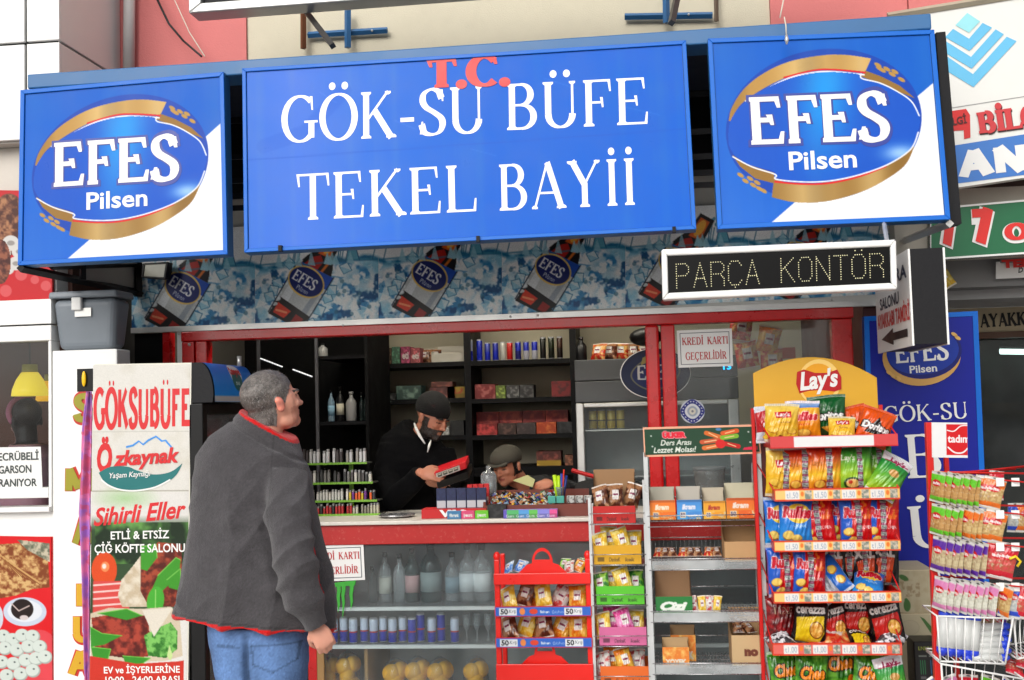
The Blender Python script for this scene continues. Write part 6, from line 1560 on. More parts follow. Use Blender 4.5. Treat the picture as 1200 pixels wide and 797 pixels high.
def carton(px0, px1, z0, h_px, Y, depth, lowf, col, print_, label, hb_=1.0, name='carton', group=None, col2=None):
    """open display carton: low printed front, tall back"""
    s = F / (Y - CAM.y); x0_ = at(px0, 640, Y).x; x1_ = at(px1, 640, Y).x; h = h_px / s; e = .003
    t = thing(name, label, 'carton', ((x0_ + x1_) / 2, Y, z0), group)
    b = MB().box(x0_, x1_, Y, Y + e, z0, z0 + h * lowf).box(x0_, x1_, Y + depth - e, Y + depth, z0, z0 + h)
    for x in (x0_, x1_ - e): b.prism([(0, 0)] * 0 + [(x, z0), (x + e, z0), (x + e, z0 + h * lowf), (x, z0 + h * lowf)], Y + e + .0003, Y + depth - e - .0003)
    b.box(x0_ + e, x1_ - e, Y + e, Y + depth - e, z0, z0 + e)
    fl_ = []
    for x in (x0_ + .0004, x1_ - e - .0004):
        sl_ = MB(); fl_.append(sl_); sl_.add([(x, Y + .004, z0 + h * lowf), (x, Y + depth - .004, z0 + h * lowf), (x, Y + depth - .004, z0 + h * .96), (x, Y + depth * .45, z0 + h * lowf + .01), (x + .002, Y + .004, z0 + h * lowf), (x + .002, Y + depth - .004, z0 + h * lowf), (x + .002, Y + depth - .004, z0 + h * .96), (x + .002, Y + depth * .45, z0 + h * lowf + .01)], [(0, 1, 2, 3), (4, 7, 6, 5)])
    obj('carton_body', b, mat('card_%02x%02x%02x' % tuple(int(q_ * 255) for q_ in col), col, rough=.75, var=.06), t)
    for sl_ in fl_: obj('side_flap', sl_, mat('card_%02x%02x%02x' % tuple(int(q_ * 255) for q_ in col), col), t)
    if print_:
        hh = h * lowf * s; c = Canvas(px1 - px0, hh, print_[0], 1.6); print_[1](c, px1 - px0, hh)
        obj('printed_front', c.quad('printed_front', (x0_, Y - .001, z0 + h * lowf), (x1_, Y - .001, z0 + h * lowf), (x1_, Y - .001, z0), (x0_, Y - .001, z0), M_paper, off=0), None, t)
    return t
def pr_bisc(col, col2, tc=(.95, .9, .8)):
    def f(c, w, h):
        c.vgrad(0, h, col, col2); c.rect(0, 0, w, h * .12, tuple(k_ * .8 for k_ in col)); c.text(sans('ikram', .2, .06), w * .2, h * .48, w * .55, h * .26, tc); c.rect(w * .12, h * .62, w * .34, h * .92, (.93, .85, .7)); c.text(sans('50', 0, .04), w * .14, h * .86, w * .18, h * .2, (.3, .3, .5)); c.mottle(col, (.9, .8, .6), 4, 3, region=(c.x > w * .4) & (c.y > h * .6), lo=.5)
    return (col, f)
z1 = ush[0] + .005
carton(763, 793, z1, 36, -.69, .10, .62, (.68, .66, .60), pr_bisc((.93, .45, .10), (.95, .62, .2)), 'small carton with orange front at the left of the top wire shelf')
carton(795, 824, z1, 36, -.69, .10, .62, (.70, .68, .64), pr_bisc((.25, .55, .85), (.35, .68, .92), (.9, .9, .95)), 'small carton with light blue front on the top wire shelf')
carton(826, 852, z1, 34, -.69, .10, .60, (.72, .68, .60), pr_bisc((.93, .62, .12), (.96, .74, .25), (.7, .2, .1)), 'small carton with amber front on the top wire shelf')
carton(853, 888, z1, 39, -.69, .10, .60, (.74, .72, .62), pr_bisc((.92, .40, .10), (.93, .62, .15), (.95, .9, .85)), 'carton with orange red front at the right end of the top wire shelf')
z2 = ush[1] + .006
carton(849, 892, z2, 54, -.69, .20, .42, (.70, .55, .38), None, 'open brown cardboard carton at the right of the second wire shelf')
z3 = ush[2] + .006
def pr_cizi(c, w, h):
    c.rect(0, 0, w, h, (.10, .48, .20)); c.text(sans('Çizi', .3, .07), w * .12, h * .74, w * .74, h * .44, (.93, .95, .92))
carton(766, 809, z3, 50, -.69, .18, .40, (.60, .46, .33), ((.1, .5, .2), pr_cizi), 'brown carton with green front and white script on the third wire shelf')
z4 = ush[3] + .006
def pr_no(c, w, h): c.rect(0, 0, w, h, (.80, .68, .50)); c.text(sans('no', 0, .08), w * .35, h * .66, w * .4, h * .28, (.42, .18, .08))
carton(853, 894, z4, 57, -.69, .20, .60, (.72, .58, .42), ((.8, .68, .5), pr_no), 'tall brown cardboard carton at the right of the lowest wire shelf')
def pr_or(c, w, h): c.mottle((.90, .50, .15), (.96, .80, .45), 6, 2); c.text(sans('YOYEK', 0, .05), w * .1, h * .9, w * .8, h * .28, (.9, .88, .82))
carton(782, 811, z4, 37, -.60, .09, .8, (.68, .55, .40), ((.9, .5, .15), pr_or), 'brown carton with orange print at the back of the lowest wire shelf')
carton(772, 803, z4, 29, -.70, .08, .75, (.70, .58, .42), ((.9, .5, .15), pr_or), 'small brown carton with orange print in front on the lowest wire shelf')
for i, px in enumerate((771, 780, 790, 800, 810, 820, 830, 841)): bag('sbrown' if i % 3 else 'sred', px, 668, -.60, 'dark wafer pack lying low, %s from the left on the second wire shelf' % ORD[i], rot=(-70, 0, 8 * (i % 3) - 8), seed=i % 4, w=.04, h=.09, d=.02, group='wafer packs on the second wire shelf', cat='wafer pack', name='wafer_pack', z=z2 + .012)
for i, px in enumerate((815, 824, 832, 840)): bag(('swhite', 'syellow')[i % 2], px, 729, -.66, 'small white and gold pack, %s of four beside the green carton' % ORD[i], rot=(-12, 6 * i - 9, 0), seed=i % 4, w=.035, h=.07, d=.02, group='small packs beside the green carton', cat='snack pack', name='snack_pack', z=z3 + .002)
for i, (px, up_) in enumerate(((866, .02), (874, .03), (882, .02), (870, .045))): bag('sbrown', px, 740, -.6 + .03 * (i % 2), 'brown biscuit pack, %s of four in the tall brown carton' % ORD[i], rot=(-60, 0, 15 * i), seed=i, w=.05, h=.07, d=.02, group='biscuit packs in the tall carton', cat='snack pack', name='snack_pack', z=z4 + .10 + up_)

# ================================================================== narrow rack of coloured cartons
nk = thing('carton_rack', 'narrow silver wire rack holding a column of five brightly coloured cartons', 'display rack', (X(724, -.62), -.58, 0))
for px in (693, 757.5): 
    x = at(px, 660, -.62).x; obj('upright', MB().box(x - .006, x + .006, -.63, -.61, 0, at(px, 583 if px < 700 else 562, -.62).z), M_post, nk); obj('upright', MB().box(x - .005, x + .005, -.36, -.345, 0, at(px, 590, -.36).z), M_post, nk)
x = at(752, 700, -.45).x
nx0, nx1 = at(693, 660, -.62).x, at(757.5, 660, -.62).x
cols = [((.78, .10, .08), 696, 746, 613, 60, .33, 'red', 'tall brown back'), ((.88, .66, .08), 695.5, 751, 661, 24, .9, 'yellow', ''), ((.35, .78, .16), 697, 753, 708, 23, .9, 'bright green', ''), ((.85, .42, .62), 699, 754, 756, 23, .9, 'pink', ''), ((.92, .42, .10), 699, 755, 803, 24, .9, 'orange', '')]
def pr_bar(cc):
    def f(c, w, h):
        c.rect(0, 0, w, h, cc); dk = tuple(k_ * .55 for k_ in cc); c.rect(w * .08, h * .62, w * .22, h * .85, dk); c.text(sans('DankeK', .1, .03), w * .32, h * .85, w * .24, h * .22, dk); c.text(sans('kek', .1, .03), w * .66, h * .85, w * .2, h * .2, dk)
    return (cc, f)
fill = [('sbrown', 'sbrown'), ('syellow', 'syellow'), ('sgreen', 'syellow'), ('syellow', 'spink'), ('swhite', 'sorange')]
for i, (cc, a, b, py, hpx, lf, nm, ex) in enumerate(cols):
    z = at(724, py, -.60).z
    obj('wire_shelf', MB().box(nx0 + .008, nx1 - .008, -.61, -.36, z - .006, z - .003), M_steel, nk)
    for dz in (.0, .045): obj('front_wire', MB().tube([(nx0, -.632, z + dz), (nx1, -.632, z + dz)], .002, 6), M_steel, nk)
    body = (.58, .44, .30) if i == 0 else tuple(k_ * .95 for k_ in cc)
    carton(a, b, z, hpx, -.605, .17, lf, body, pr_bar(cc), '%s carton%s on the narrow wire rack, %s from the top' % (nm, ' with ' + ex if ex else '', ORD[i]))
    n = 3 if i == 0 else 5
    for j in range(n):
        kd = fill[i][j % 2]
        bag(kd, a + 10 + (b - a - 18) * j / (n - 1), py, -.58 + .05 * (j % 3), '%s snack pack, %s from the left in the %s carton of the narrow rack' % ({'sbrown': 'brown', 'syellow': 'yellow', 'sgreen': 'green', 'spink': 'pink', 'swhite': 'white', 'sorange': 'orange'}[kd], ORD[j], nm), rot=(-18, (j % 3) * 14 - 14, j * 25 % 40 - 20), seed=(i + j) % 5, w=.075, h=.115, d=.04, cat='snack pack', name='snack_pack', z=z + .025 + (.02 * (j % 2) if i else .03), group='snack packs in the %s carton' % nm)

# ================================================================== red plastic counter rack
rk = thing('snack_rack', 'bright red plastic snack rack with arched handles standing before the showcase', 'display rack', (X(637, -.55), -.5, 0))
M_rp = mat('red_plastic', (.86, .10, .06), rough=.32, var=.03)
Yr2 = -.62
rx0, rx1 = at(583.5, 720, Yr2).x, at(690.5, 720, Yr2).x
zt5 = at(583, 648, Yr2).z
for x in (rx0, rx1):
    obj('side_post', MB().box(x - .012, x + .012, Yr2, Yr2 + .03, 0, zt5 - .03), M_rp, rk, bevel=.004); obj('side_post', MB().box(x - .010, x + .010, Yr2 + .2, Yr2 + .23, 0, zt5 - .03), M_rp, rk, bevel=.004)
    obj('post_knob', MB().ball((x, Yr2 + .015, zt5 - .018), (.016, .016, .022), 12, 8), M_rp, rk)
def handle(z, w, h, y):
    n = 16; P = []
    cx = (rx0 + rx1) / 2
    out = [(cx + w * 1.5, z), (cx + w * .95, z + h * .35)] + [(cx + w * .62 * math.cos(math.pi * i / 12), z + h * .42 + h * .58 * math.sin(math.pi * i / 12)) for i in range(13)] + [(cx - w * .95, z + h * .35), (cx - w * 1.5, z)]
    inn = [(cx + w * .45 * math.cos(math.pi * i / 12), z + h * .55 + h * .32 * math.sin(math.pi * i / 12)) for i in range(13)]
    # build as strips between outer arch and inner arch, plus solid base
    m = MB()
    o = out[2:15]
    for i in range(12):
        m.prism([inn[i], o[i], o[i + 1], inn[i + 1]], y, y + .006)
    m.prism([out[0], out[1], out[2], inn[0], inn[12], out[14], out[15], out[16]], y, y + .006)
    return m
lips = [(678, 6.5, None), (716, 6, 'blue'), (752.5, 6, 'blue'), (789, 11, None)]
for i, (py, hh2, kd) in enumerate(lips):
    z = at(637, py, Yr2 - .01).z; h = hh2 / 268.
    tr_ = obj('tray', MB().box(rx0 - .012, rx1 + .012, Yr2 - .02, Yr2 - .012, z - h, z + h).box(rx0 - .01, rx1 + .01, Yr2 - .011, Yr2 + .2, z - h, z - h + .006), M_rp, rk, bevel=.003)
    if kd:
        c = Canvas(102, 12, (.22, .42, .80), 1.6); c.rect(0, 0, 102, 1, (.8, .1, .08)); c.rect(0, 11, 102, 12, (.8, .1, .08))
        for x in (4, 74): c.rect(x, 2, x + 19, 10.5, (.92, .93, .94)); c.text(sans('50', 0, .03), x + 1.5, 9, 8, 6, (.08, .1, .15)); c.text(sans('Krş', .1), x + 10.5, 7.5, 7.5, 4, (.3, .35, .4))
        c.ell(29, 6, 3, 4, (.93, .55, .3)); c.ell(41, 6, 4.5, 3.2, (.88, .28, .2)); c.text(sans('Biskrem', .1, .03), 48, 8, 10, 3, (.9, .93, .95)); c.text(sans('ÇokoPrens', .1), 61, 8, 12, 3, (.85, .9, .95))
        f = Yr2 - .0215
        obj('price_strip', c.quad('price_strip', (rx0 - .008, f, z + h), (rx1 + .008, f, z + h), (rx1 + .008, f, z - h), (rx0 - .008, f, z - h), M_print, off=0), None, tr_)
    else:
        obj('handle', handle(z + h * .6, .075, .115, Yr2 + .02), M_rp, tr_)
    zb3 = z - h + .008
    kinds = [['sblue', 'sblue', 'sgreen', 'swhite', 'sorange', 'sgreen'], ['syellow', 'sbrown', 'sorange', 'syellow', 'swhite', 'swhite', 'sorange'], ['sbrown', 'syellow', 'syellow', 'sbrown', 'sorange', 'syellow', 'sorange'], []][i]
    n = len(kinds)
    for j, kx in enumerate(kinds):
        px = 593 + (684 - 593) * (j + .2) / n + 3
        if i == 0: px = [596, 607, 660, 667, 676, 682][j]
        hb3 = (.07, .115, .125)[i]
        bag(kx, px, 700, Yr2 + .06 + .04 * (j % 3), '%s snack pack, %s from the left on the %s tray of the red rack' % ({'sbrown': 'brown', 'syellow': 'yellow', 'sgreen': 'green', 'spink': 'pink', 'swhite': 'white', 'sorange': 'orange', 'sblue': 'blue'}[kx], ORD[j], ORD[i]), rot=(-20 if i else -48, (j * 37) % 50 - 25, (j * 53) % 50 - 25), seed=(i * 3 + j) % 5, w=.085, h=.12, d=.04, scale=hb3 / .12, cat='snack pack', name='snack_pack', z=zb3 + (.03 if i == 0 else .005 + .012 * (j % 2)), group='snack packs on the red rack')
# ================================================================== upright fridge with printed side
Yq = -.75
q = Q((110.8, 427), (224.3, 425), (219.5, 926), (103.5, 926), Yq)
fd = thing('printed_fridge', 'tall white fridge whose side carries red kiosk lettering and a food poster', 'fridge', (X(165, Yq), -.5, 0))
q.p[2].z = q.p[3].z = .02
dpt = .55
f_ = [q.P(0, 1), q.P(1, 1), q.P(1, 0), q.P(0, 0)]
obj('side_panel', MB().hexa(f_ + [p + Vector((0, .02, 0)) for p in f_]), mat('fridge_white', (.86, .85, .80), rough=.4, var=.04), fd)
b_ = [p + Vector((0, .0205, 0)) for p in f_]; e_ = [p + Vector((0, dpt, 0)) for p in f_]
dx = Vector((.012, 0, 0)); b_[0] = b_[0] + dx; b_[3] = b_[3] + dx
obj('cabinet', MB().hexa(b_ + e_), M_blk, fd)
xr = q.p[1].x
# door with black frame on the side that faces right, glass in it
zdt = at(230, 473, Yq).z
obj('door_frame', MB().box(xr - .016, xr + .05, Yq - .0, Yq + .055, .1, zdt).box(xr - .016, xr + .05, Yq + dpt - .06, Yq + dpt, .1, zdt).box(xr - .016, xr + .05, Yq + .056, Yq + dpt - .061, zdt - .05, zdt).box(xr - .016, xr + .05, Yq + .056, Yq + dpt - .061, .1, .2), M_blk, fd, bevel=.004)
obj('door_glass', MB().box(xr + .03, xr + .036, Yq + .056, Yq + dpt - .061, .2, zdt - .051), glass('fridge_door_glass', tint=(.5, .52, .52), refl=.9, haze=.2, hazecol=(.5, .52, .52)), fd)
lv = MB()
for k_ in range(22): lv.box(xr - .012, xr + .01, Yq + .07, Yq + dpt - .07, .25 + .055 * k_, .262 + .055 * k_)
obj('inner_racks', lv, mat('grey_racks', (.60, .60, .57), rough=.5), fd, kind='stuff')
# curved header
ztp = q.p[1].z; zl = zdt + .004
prof = [(xr + .002, zl), (xr + .095, zl)] + [(xr + .035 + .065 * math.cos(R(a)), zl + .03 + (ztp - zl - .03) * math.sin(R(a))) for a in range(0, 91, 10)] + [(xr + .002, ztp)]
obj('header_end', MB().prism([(a, b) for a, b in prof], Yq + .0, Yq + .006), M_dgrey, fd)
obj('header_body', MB().prism(prof, Yq + .0065, Yq + dpt), M_blk, fd)
c = Canvas(170, 60, (.10, .38, .72), 1.2); c.gain = 1; c.vgrad(0, 60, (.10, .42, .86), (.12, .60, .98)); c.rect(0, 55, 170, 60, (.75, .75, .75))
c.ell(100, 26, 24, 20, (.90, .90, .92)); c.ell(100, 36, 20, 13, (.08, .40, .42)); c.text(sans('Özkaynak', .1, .06), 78, 28, 46, 11, (.80, .10, .14)); c.text(sans('su', 0, .02), 92, 42, 16, 6, (.85, .9, .9)); c.ell(100, 26, 24, 20, (.9, .9, .9), al=0)
arcp = [(xr + .0365 + .065 * math.cos(R(a)), zl + .03 + (ztp - zl - .029) * math.sin(R(a))) for a in np.linspace(88, 0, 12)] + [(xr + .102, zl + .002)]
ap = np.array(arcp); al_ = np.linspace(0, 1, len(ap))
obj('printed_header', c.mesh('printed_header', lambda u, v: (np.interp(v, al_, ap[:, 0]) + .001, (Yq + .012) + u * (dpt - .02), np.interp(v, al_, ap[:, 1])), M_print), None, fd)
obj('hinge_pin', MB().tube([(xr + .04, Yq + dpt - .05, ztp), (xr + .04, Yq + dpt - .05, ztp + .05)], .012, 8), M_alu, fd)
# printed side, px-sized canvas with origin (109, 427)
W0, H0 = 114, 375
c = Canvas(W0, H0, (.90, .89, .86), 1.3)
c.mottle((.90, .89, .86), (.84, .82, .76), 30, 3, lo=.5, hi=.9); c.rect(0, 149, W0, 150, (.6, .58, .52)); c.rect(0, 79, W0, 79.7, (.75, .74, .7))
K_ = lambda x, y: (-9 + x / 3.854, 163 + y / 3.854)
KP = lambda *p: [K_(*a) for a in p]
# poster lower part
c.rect(0, 151, W0, H0, (.90, .89, .87))
g = np.clip((c.y - 178) / 18, 0, 1) * (c.y < 300)
c.blend(g * (c.y > 178), (.20, .30, .18)); c.mottle((.10, .18, .10), (.40, .62, .30), 17, 6, region=(c.y > 186) & (c.y < 235) & (c.x > 4), lo=.4, hi=.75)
c.ell(40, 158, 22, 8, (.55, .78, .45), al=.6, soft=8)
c.ell(*K_(96, 305), 15, 21, (.88, .30, .10)); c.ell(*K_(100, 290), 5, 6, (.96, .62, .4), al=.8); c.ell(*K_(96, 288), 2.4, 3, (.98, .9, .85))
c.rect(3, 255, 46, 292, (.86, .30, .28))
for k_ in range(4): c.line([(4, 260 + 8 * k_), (44, 257 + 8 * k_)], 2, (.96, .82, .80))
c.poly(KP((180, 470), (160, 420), (175, 350), (225, 290), (262, 240), (265, 330), (262, 400), (300, 470)), (.86, .80, .70)); c.mottle((.80, .73, .62), (.90, .86, .78), 9, 3, region=c.mask_poly(KP((180, 470), (160, 420), (175, 350), (225, 290), (262, 240), (265, 330), (262, 400), (300, 470))))
c.poly(KP((262, 240), (340, 180), (445, 190), (445, 470), (300, 468), (262, 400)), (.46, .16, .10))
c.mottle((.34, .10, .07), (.66, .28, .18), 7, 12, region=c.mask_poly(KP((262, 240), (340, 180), (445, 190), (445, 470), (300, 468), (262, 400))))
for P_ in (KP((262, 200), (330, 190), (335, 250), (290, 310), (262, 300)), KP((340, 330), (420, 250), (440, 260), (435, 330), (360, 400), (310, 400)), KP((380, 350), (440, 300), (445, 400), (390, 385))): c.poly(P_, (.25, .60, .16)); c.line(P_[:3], 1, (.5, .8, .35))
c.ell(*K_(330, 445), 10, 17, (.28, .68, .20), rot=8); c.line(KP((330, 395), (330, 500)), 1, (.6, .85, .45))
c.poly(KP((35, 500), (120, 475), (270, 480), (400, 470), (440, 520), (455, 690), (380, 712), (200, 720), (40, 700)), (.84, .78, .68))
reg = c.mask_poly(KP((40, 520), (150, 500), (300, 510), (310, 690), (230, 705), (60, 680)))
c.mottle((.36, .10, .08), (.70, .27, .20), 8, 18, region=reg)
for P_ in (KP((70, 500), (200, 480), (270, 510), (200, 530)), KP((35, 560), (90, 590), (180, 600), (100, 640), (40, 650)), KP((40, 650), (130, 660), (110, 735), (50, 700)), KP((185, 690), (310, 700), (260, 735), (200, 730))): c.poly(P_, (.22, .58, .16)); c.line(P_[:3], 1, (.45, .78, .3))
reg = c.mask_poly(KP((280, 600), (330, 570), (400, 540), (430, 580), (430, 660), (380, 700), (300, 690)))
c.mottle((.18, .46, .14), (.50, .78, .38), 5, 4, region=reg)
c.poly(KP((270, 485), (410, 475), (325, 605)), (.90, .87, .81)); c.poly(KP((395, 640), (410, 690), (400, 712), (385, 690)), (.80, .90, .60))
c.poly(KP((35, 690), (250, 725), (430, 715), (460, 710), (460, 830), (35, 830)), (.82, .20, .14)); 
c.grain(.05)
obj('printed_poster', c.quad('printed_poster', at(109.5, 428, Yq), at(223, 427, Yq), at(218.8, 802, Yq), at(104.8, 802, Yq), M_print, off=.001), None, fd)
def ft(s, a, b, cap, mt, off=.0018, tx=None, name='lettering'):
    m = MB(); print_text(tx or sans(s), a, b, cap, Yq, m=m, off=off); return obj(name, m, mt, fd)
M_rl = mat('red_sticker_letters', (.80, .08, .11), rough=.4)
ft('', (109.5, 501), (222.5, 499.5), 44, M_rl, tx=serif('GÖKSUBÜFE', thick=.26, thin=.17, serifs=False, track=.05, dot=.07))
M_wl = M_wht
M_navy = mat('teal_print', (.03, .42, .42), rough=.4)
# water brand emblem
m = MB()
sw = _spl([(116, 554), (130, 547), (150, 547), (160, 551), (180, 556), (200, 553), (214, 543)], 5) + _spl([(214, 543), (208, 555), (198, 564), (180, 572), (160, 576), (140, 573), (124, 566), (117, 556)], 5)
m.add([at(x, y, Yq) + Vector((0, -.0025, 0)) for x, y in sw], [tuple(range(len(sw)))])
obj('swoosh', m, M_navy, fd)
m = MB(); wv = _spl([(119, 562), (128, 569), (142, 574), (160, 575), (182, 571), (200, 562)], 5); V_ = []; F2 = []
ribbon(wv, lambda a, b: 1.8, V_, F2); m.add([at(x, y, Yq) + Vector((0, -.0032, 0)) for x, y in V_], F2); obj('swoosh_line', m, M_wht, fd)
m = MB(); V_ = []; F2 = []; ribbon([(148, 524), (156, 522), (163, 517), (168, 521), (174, 516), (183, 511.5), (190, 517), (194, 516), (201, 524)], lambda a, b: 2.2, V_, F2); m.add([at(x, y, Yq) + Vector((0, -.0025, 0)) for x, y in V_], F2); obj('mountain_line', m, mat('sky_blue_print', (.22, .55, .85), rough=.4), fd)
ft('', (115, 553), (133, 551), 33, M_rl, tx=sans('Ö', .25, .045)); ft('', (133.5, 545.5), (211, 541), 17.5, M_rl, tx=sans('zkaynak', .25, .035), off=.0045)
ft('', (129, 560.5), (177, 557.5), 6.5, M_wl, tx=sans('Yaşam Kaynağı', .25, .01), off=.005)
ft('', (110, 616), (219, 606), 21, M_rl, tx=sans('Sihirli Eller', .35, .025), off=.0018)
ft('', (130, 632), (198.5, 630.5), 9.5, M_wl, tx=sans('ETLİ & ETSİZ', 0, .02), off=.0018)
ft('', (111, 648), (217, 646.5), 10, M_wl, tx=sans('ÇİĞ KÖFTE SALONU', 0, .02), off=.0018)
ft('', (122, 789), (211, 788), 8, M_wl, tx=sans('EV ve İŞYERLERİNE', 0, .02), off=.0018)
ft('', (124, 800.5), (211, 799.5), 8, M_wl, tx=sans('10:00 - 24:00 ARASI', 0, .02), off=.004)

# purple cloth hanging behind the fridge
def hang(u, v):
    L_ = np.interp(v, [0, .12, .4, .62, 1], [104, 97, 90, 95, 101]); Rr = np.interp(v, [0, .06, .5, 1], [106.5, 108, 107.5, 106])
    px = L_ + (Rr - L_) * u; s = F / 4.97
    x = (px - 100) / s + at(100, 600, -.73).x; z = at(100, 459, -.73).z - v * (at(100, 459, -.73).z - .35)
    return x, -.735 + .015 * np.sin(u * 9 + v * 4), z
c = Canvas(16, 300, (.6, .4, .7), 1); c.gain = 1; c.mottle((.62, .42, .74), (.84, .48, .66), 9, 3); c.mottle((.80, .30, .42), (.8, .3, .4), 14, 9, region=c.noise(14, 9) > .62, al=.6)
cl_ = c.mesh('purple_cloth', hang, mat('woven_cloth', None, rough=.85, vcol=True, var=.08, bump=.2, bscale=200))
o = obj('purple_cloth', cl_); sm = o.modifiers.new('thick', 'SOLIDIFY'); sm.thickness = .006
tag(o, 'narrow purple and pink cloth hanging between the white cabinet and the fridge', 'cloth')

# ================================================================== white cabinet with painted letters and grey box
cbx = thing('white_cabinet', 'white painted cabinet with green and red vertical lettering left of the fridge', 'cabinet', (X(100, -.62), -.4, 0))
xa, xb2 = X(61.5, -.62, 500), X(137, -.62, 420); ztc = at(100, 410, -.62).z
obj('body', MB().box(xa, xb2, -.62, -.48, 0, ztc), M_whitew, cbx, bevel=.006)
wq = [at(90.5, 432.5, -.62), at(109, 432.5, -.62), at(109, 458.5, -.62), at(90.5, 458.5, -.62)]
obj('dark_opening', MB().box(wq[0].x, wq[1].x, -.6225, -.6205, wq[2].z, wq[0].z), M_blk, cbx)
P = at(98.5, 444, -.63); obj('yellow_bulb', MB().ball((P.x, -.632, P.z), (.010, .008, .036), 10, 8), mat('yellow_bulb', (.90, .70, .1), rough=.3, emit=((.95, .75, .1), .3)), cbx)
ol = mat('red_outline', (.75, .16, .10), rough=.5); og = mat('olive_green', (.58, .56, .10), rough=.5); oy = mat('mustard', (.80, .62, .08), rough=.5)
for (s, x, yb_, w_, h_, mm) in (('S', 86, 492, 24, 33, og), ('İ', 96, 538, 9, 30, og), ('M', 77, 575, 32, 30, og), ('A', 85, 637, 26, 34, og), ('I', 90, 710, 10, 30, oy), ('U', 86, 750, 24, 32, oy), ('A', 80, 790, 30, 31, oy), ('R', 86, 832, 24, 34, oy)):
    T_ = serif(s, thick=.30, thin=.24, serifs=False, wscale=1.0)
    T2 = serif(s, thick=.46, thin=.40, serifs=False, wscale=1.0)
    m = MB(); print_text(T2, (x - 1, yb_ + .8), (x + w_ + 1, yb_ + .8), h_ * .9, -.62, m=m, off=.0015); obj('letter_outline', m, ol, cbx)
    m = MB(); print_text(T_, (x, yb_), (x + w_, yb_), h_ * .86, -.62, m=m, off=.005); obj('letter', m, mm, cbx)
gb = thing('grey_storage_box', 'grey plastic storage box with latch and paper label standing on the white cabinet', 'box', at(108, 408, -.4))
zg = ztc + .001
gx0, gx1 = at(60, 360, -.6).x, at(135, 360, -.6).x
gh = at(100, 344, -.6).z - zg
M_gb = mat('grey_box_plastic', (.47, .50, .53), rough=.42, var=.05)
y0_, y1_ = -.60, -.42
def taper(x0, x1, y0, y1, z0, z1, t):
    return [(x0 + t, y0 + t, z0), (x1 - t, y0 + t, z0), (x1, y0, z1), (x0, y0, z1), (x0 + t, y1 - t, z0), (x1 - t, y1 - t, z0), (x1, y1, z1), (x0, y1, z1)]
o = obj('box_body', MB().hexa(taper(gx0, gx1, y0_, y1_, zg, zg + gh * .92, .022)), M_gb, gb); b = o.modifiers.new('bevel', 'BEVEL'); b.width = .035; b.segments = 4; b.limit_method = 'ANGLE'
obj('lid', MB().hexa(taper(gx0 - .008, gx1 + .008, y0_ - .008, y1_, zg + gh * .925, zg + gh * 1.05, -.004)), M_gb, gb, bevel=.01)
obj('latch', MB().box(at(86, 350, -.6).x, at(97, 350, -.6).x, y0_ - .022, y0_ + .0, at(90, 364, -.6).z, at(90, 349, -.6).z), M_wht, gb, bevel=.004)
obj('paper_label', MB().box(at(88, 350, -.6).x, at(107, 350, -.6).x, y0_ - .004, y0_ + .012, at(98, 371, -.6).z, at(98, 361, -.6).z), M_alu, gb)

# ================================================================== cafe window contents
ns = thing('notice_card', 'white laminated notice with grey capitals in the lower right of the cafe window', 'notice', at(24, 573, -.57))
q = Q((-12, 524.5), (48, 523.5), (50, 572), (-12, 573.5), -.562)
obj('card', q.slab(.003, 0), M_wht, ns)
M_gi = mat('grey_ink', (.20, .23, .23), rough=.5)
for s, a, b in (('TECRÜBELİ', (-9, 540), (45.5, 538.5)), ('GARSON', (-1.5, 555), (37, 553.5)), ('ARANIYOR', (-9, 570.5), (43.5, 569.5))):
    m = MB(); print_text(sans(s, 0, .02), a, b, 9.2, -.565, m=m, off=.002); obj('lettering', m, M_gi, ns)
for (px, py, Y, s_, lab) in ((35, 464, .1, 1.0, 'glowing pale yellow pendant lamp in the cafe window'), (60, 470, .5, .85, 'deeper yellow pendant lamp partly behind the cafe window frame')):
    sc2 = F / (Y - CAM.y) ; P = at(px, py, Y); u = 1 / sc2 * s_
    t = thing('pendant_lamp', lab, 'lamp', (P.x, Y, P.z), 'pendant lamps in the cafe')
    mm = mat('lamp_shade_%d' % px, (.95, .85, .25) if s_ == 1 else (.95, .72, .08), rough=.4, emit=(((1.0, .86, .22), .8) if s_ == 1 else ((1, .72, .04), .7)))
    obj('lamp_shade', MB().lathe([(21.5 * u, 0), (20.5 * u, 8 * u), (16 * u, 20 * u), (10 * u, 29 * u)], P.x, Y, P.z, 24), mm, t)
    obj('shade_collar', MB().lathe([(9.5 * u, 28 * u), (9 * u, 39 * u)], P.x, Y, P.z, 16), mat('olive_shade', (.55, .52, .18), rough=.5, emit=((.6, .55, .15), .25)), t)
    obj('cord', MB().tube([(P.x, Y, P.z + 39 * u), (P.x, Y, 2.6)], .004, 6), M_blk, t)

# ================================================================== right hand side: stand sign, cartons
q = Q((1012.5, 371), (1145.8, 364.5), (1163, 768), (1024, 768), -.15)
q.p[2].z = q.p[3].z = q.p[2].z * .5 + q.p[3].z * .5
ss = thing('standing_sign', 'tall dark blue standing sign with oval emblem and large white kiosk letters', 'sign', (q.base().x, -.13, 0))
obj('board', q.slab(-.004, -.05), mat('navy_panel', (.02, .09, .55), rough=.45, spec=.3, var=.05), ss)
obj('frame', q.frame(.045, .014, 0, -.055), M_bluef, ss)
m = MB()
def pe(pts, col, off, mm=m): mm.add([at(x, y, -.15) + Vector((0, -off, 0)) for x, y in pts], [tuple(range(len(pts)))], col)
def el(cx, cy, rx, ry, rot=0, n=36): return [(cx + rx * math.cos(2 * math.pi * i / n) * math.cos(R(rot)) - ry * math.sin(2 * math.pi * i / n) * math.sin(R(rot)), cy + rx * math.cos(2 * math.pi * i / n) * math.sin(R(rot)) + ry * math.sin(2 * math.pi * i / n) * math.cos(R(rot))) for i in range(n)]
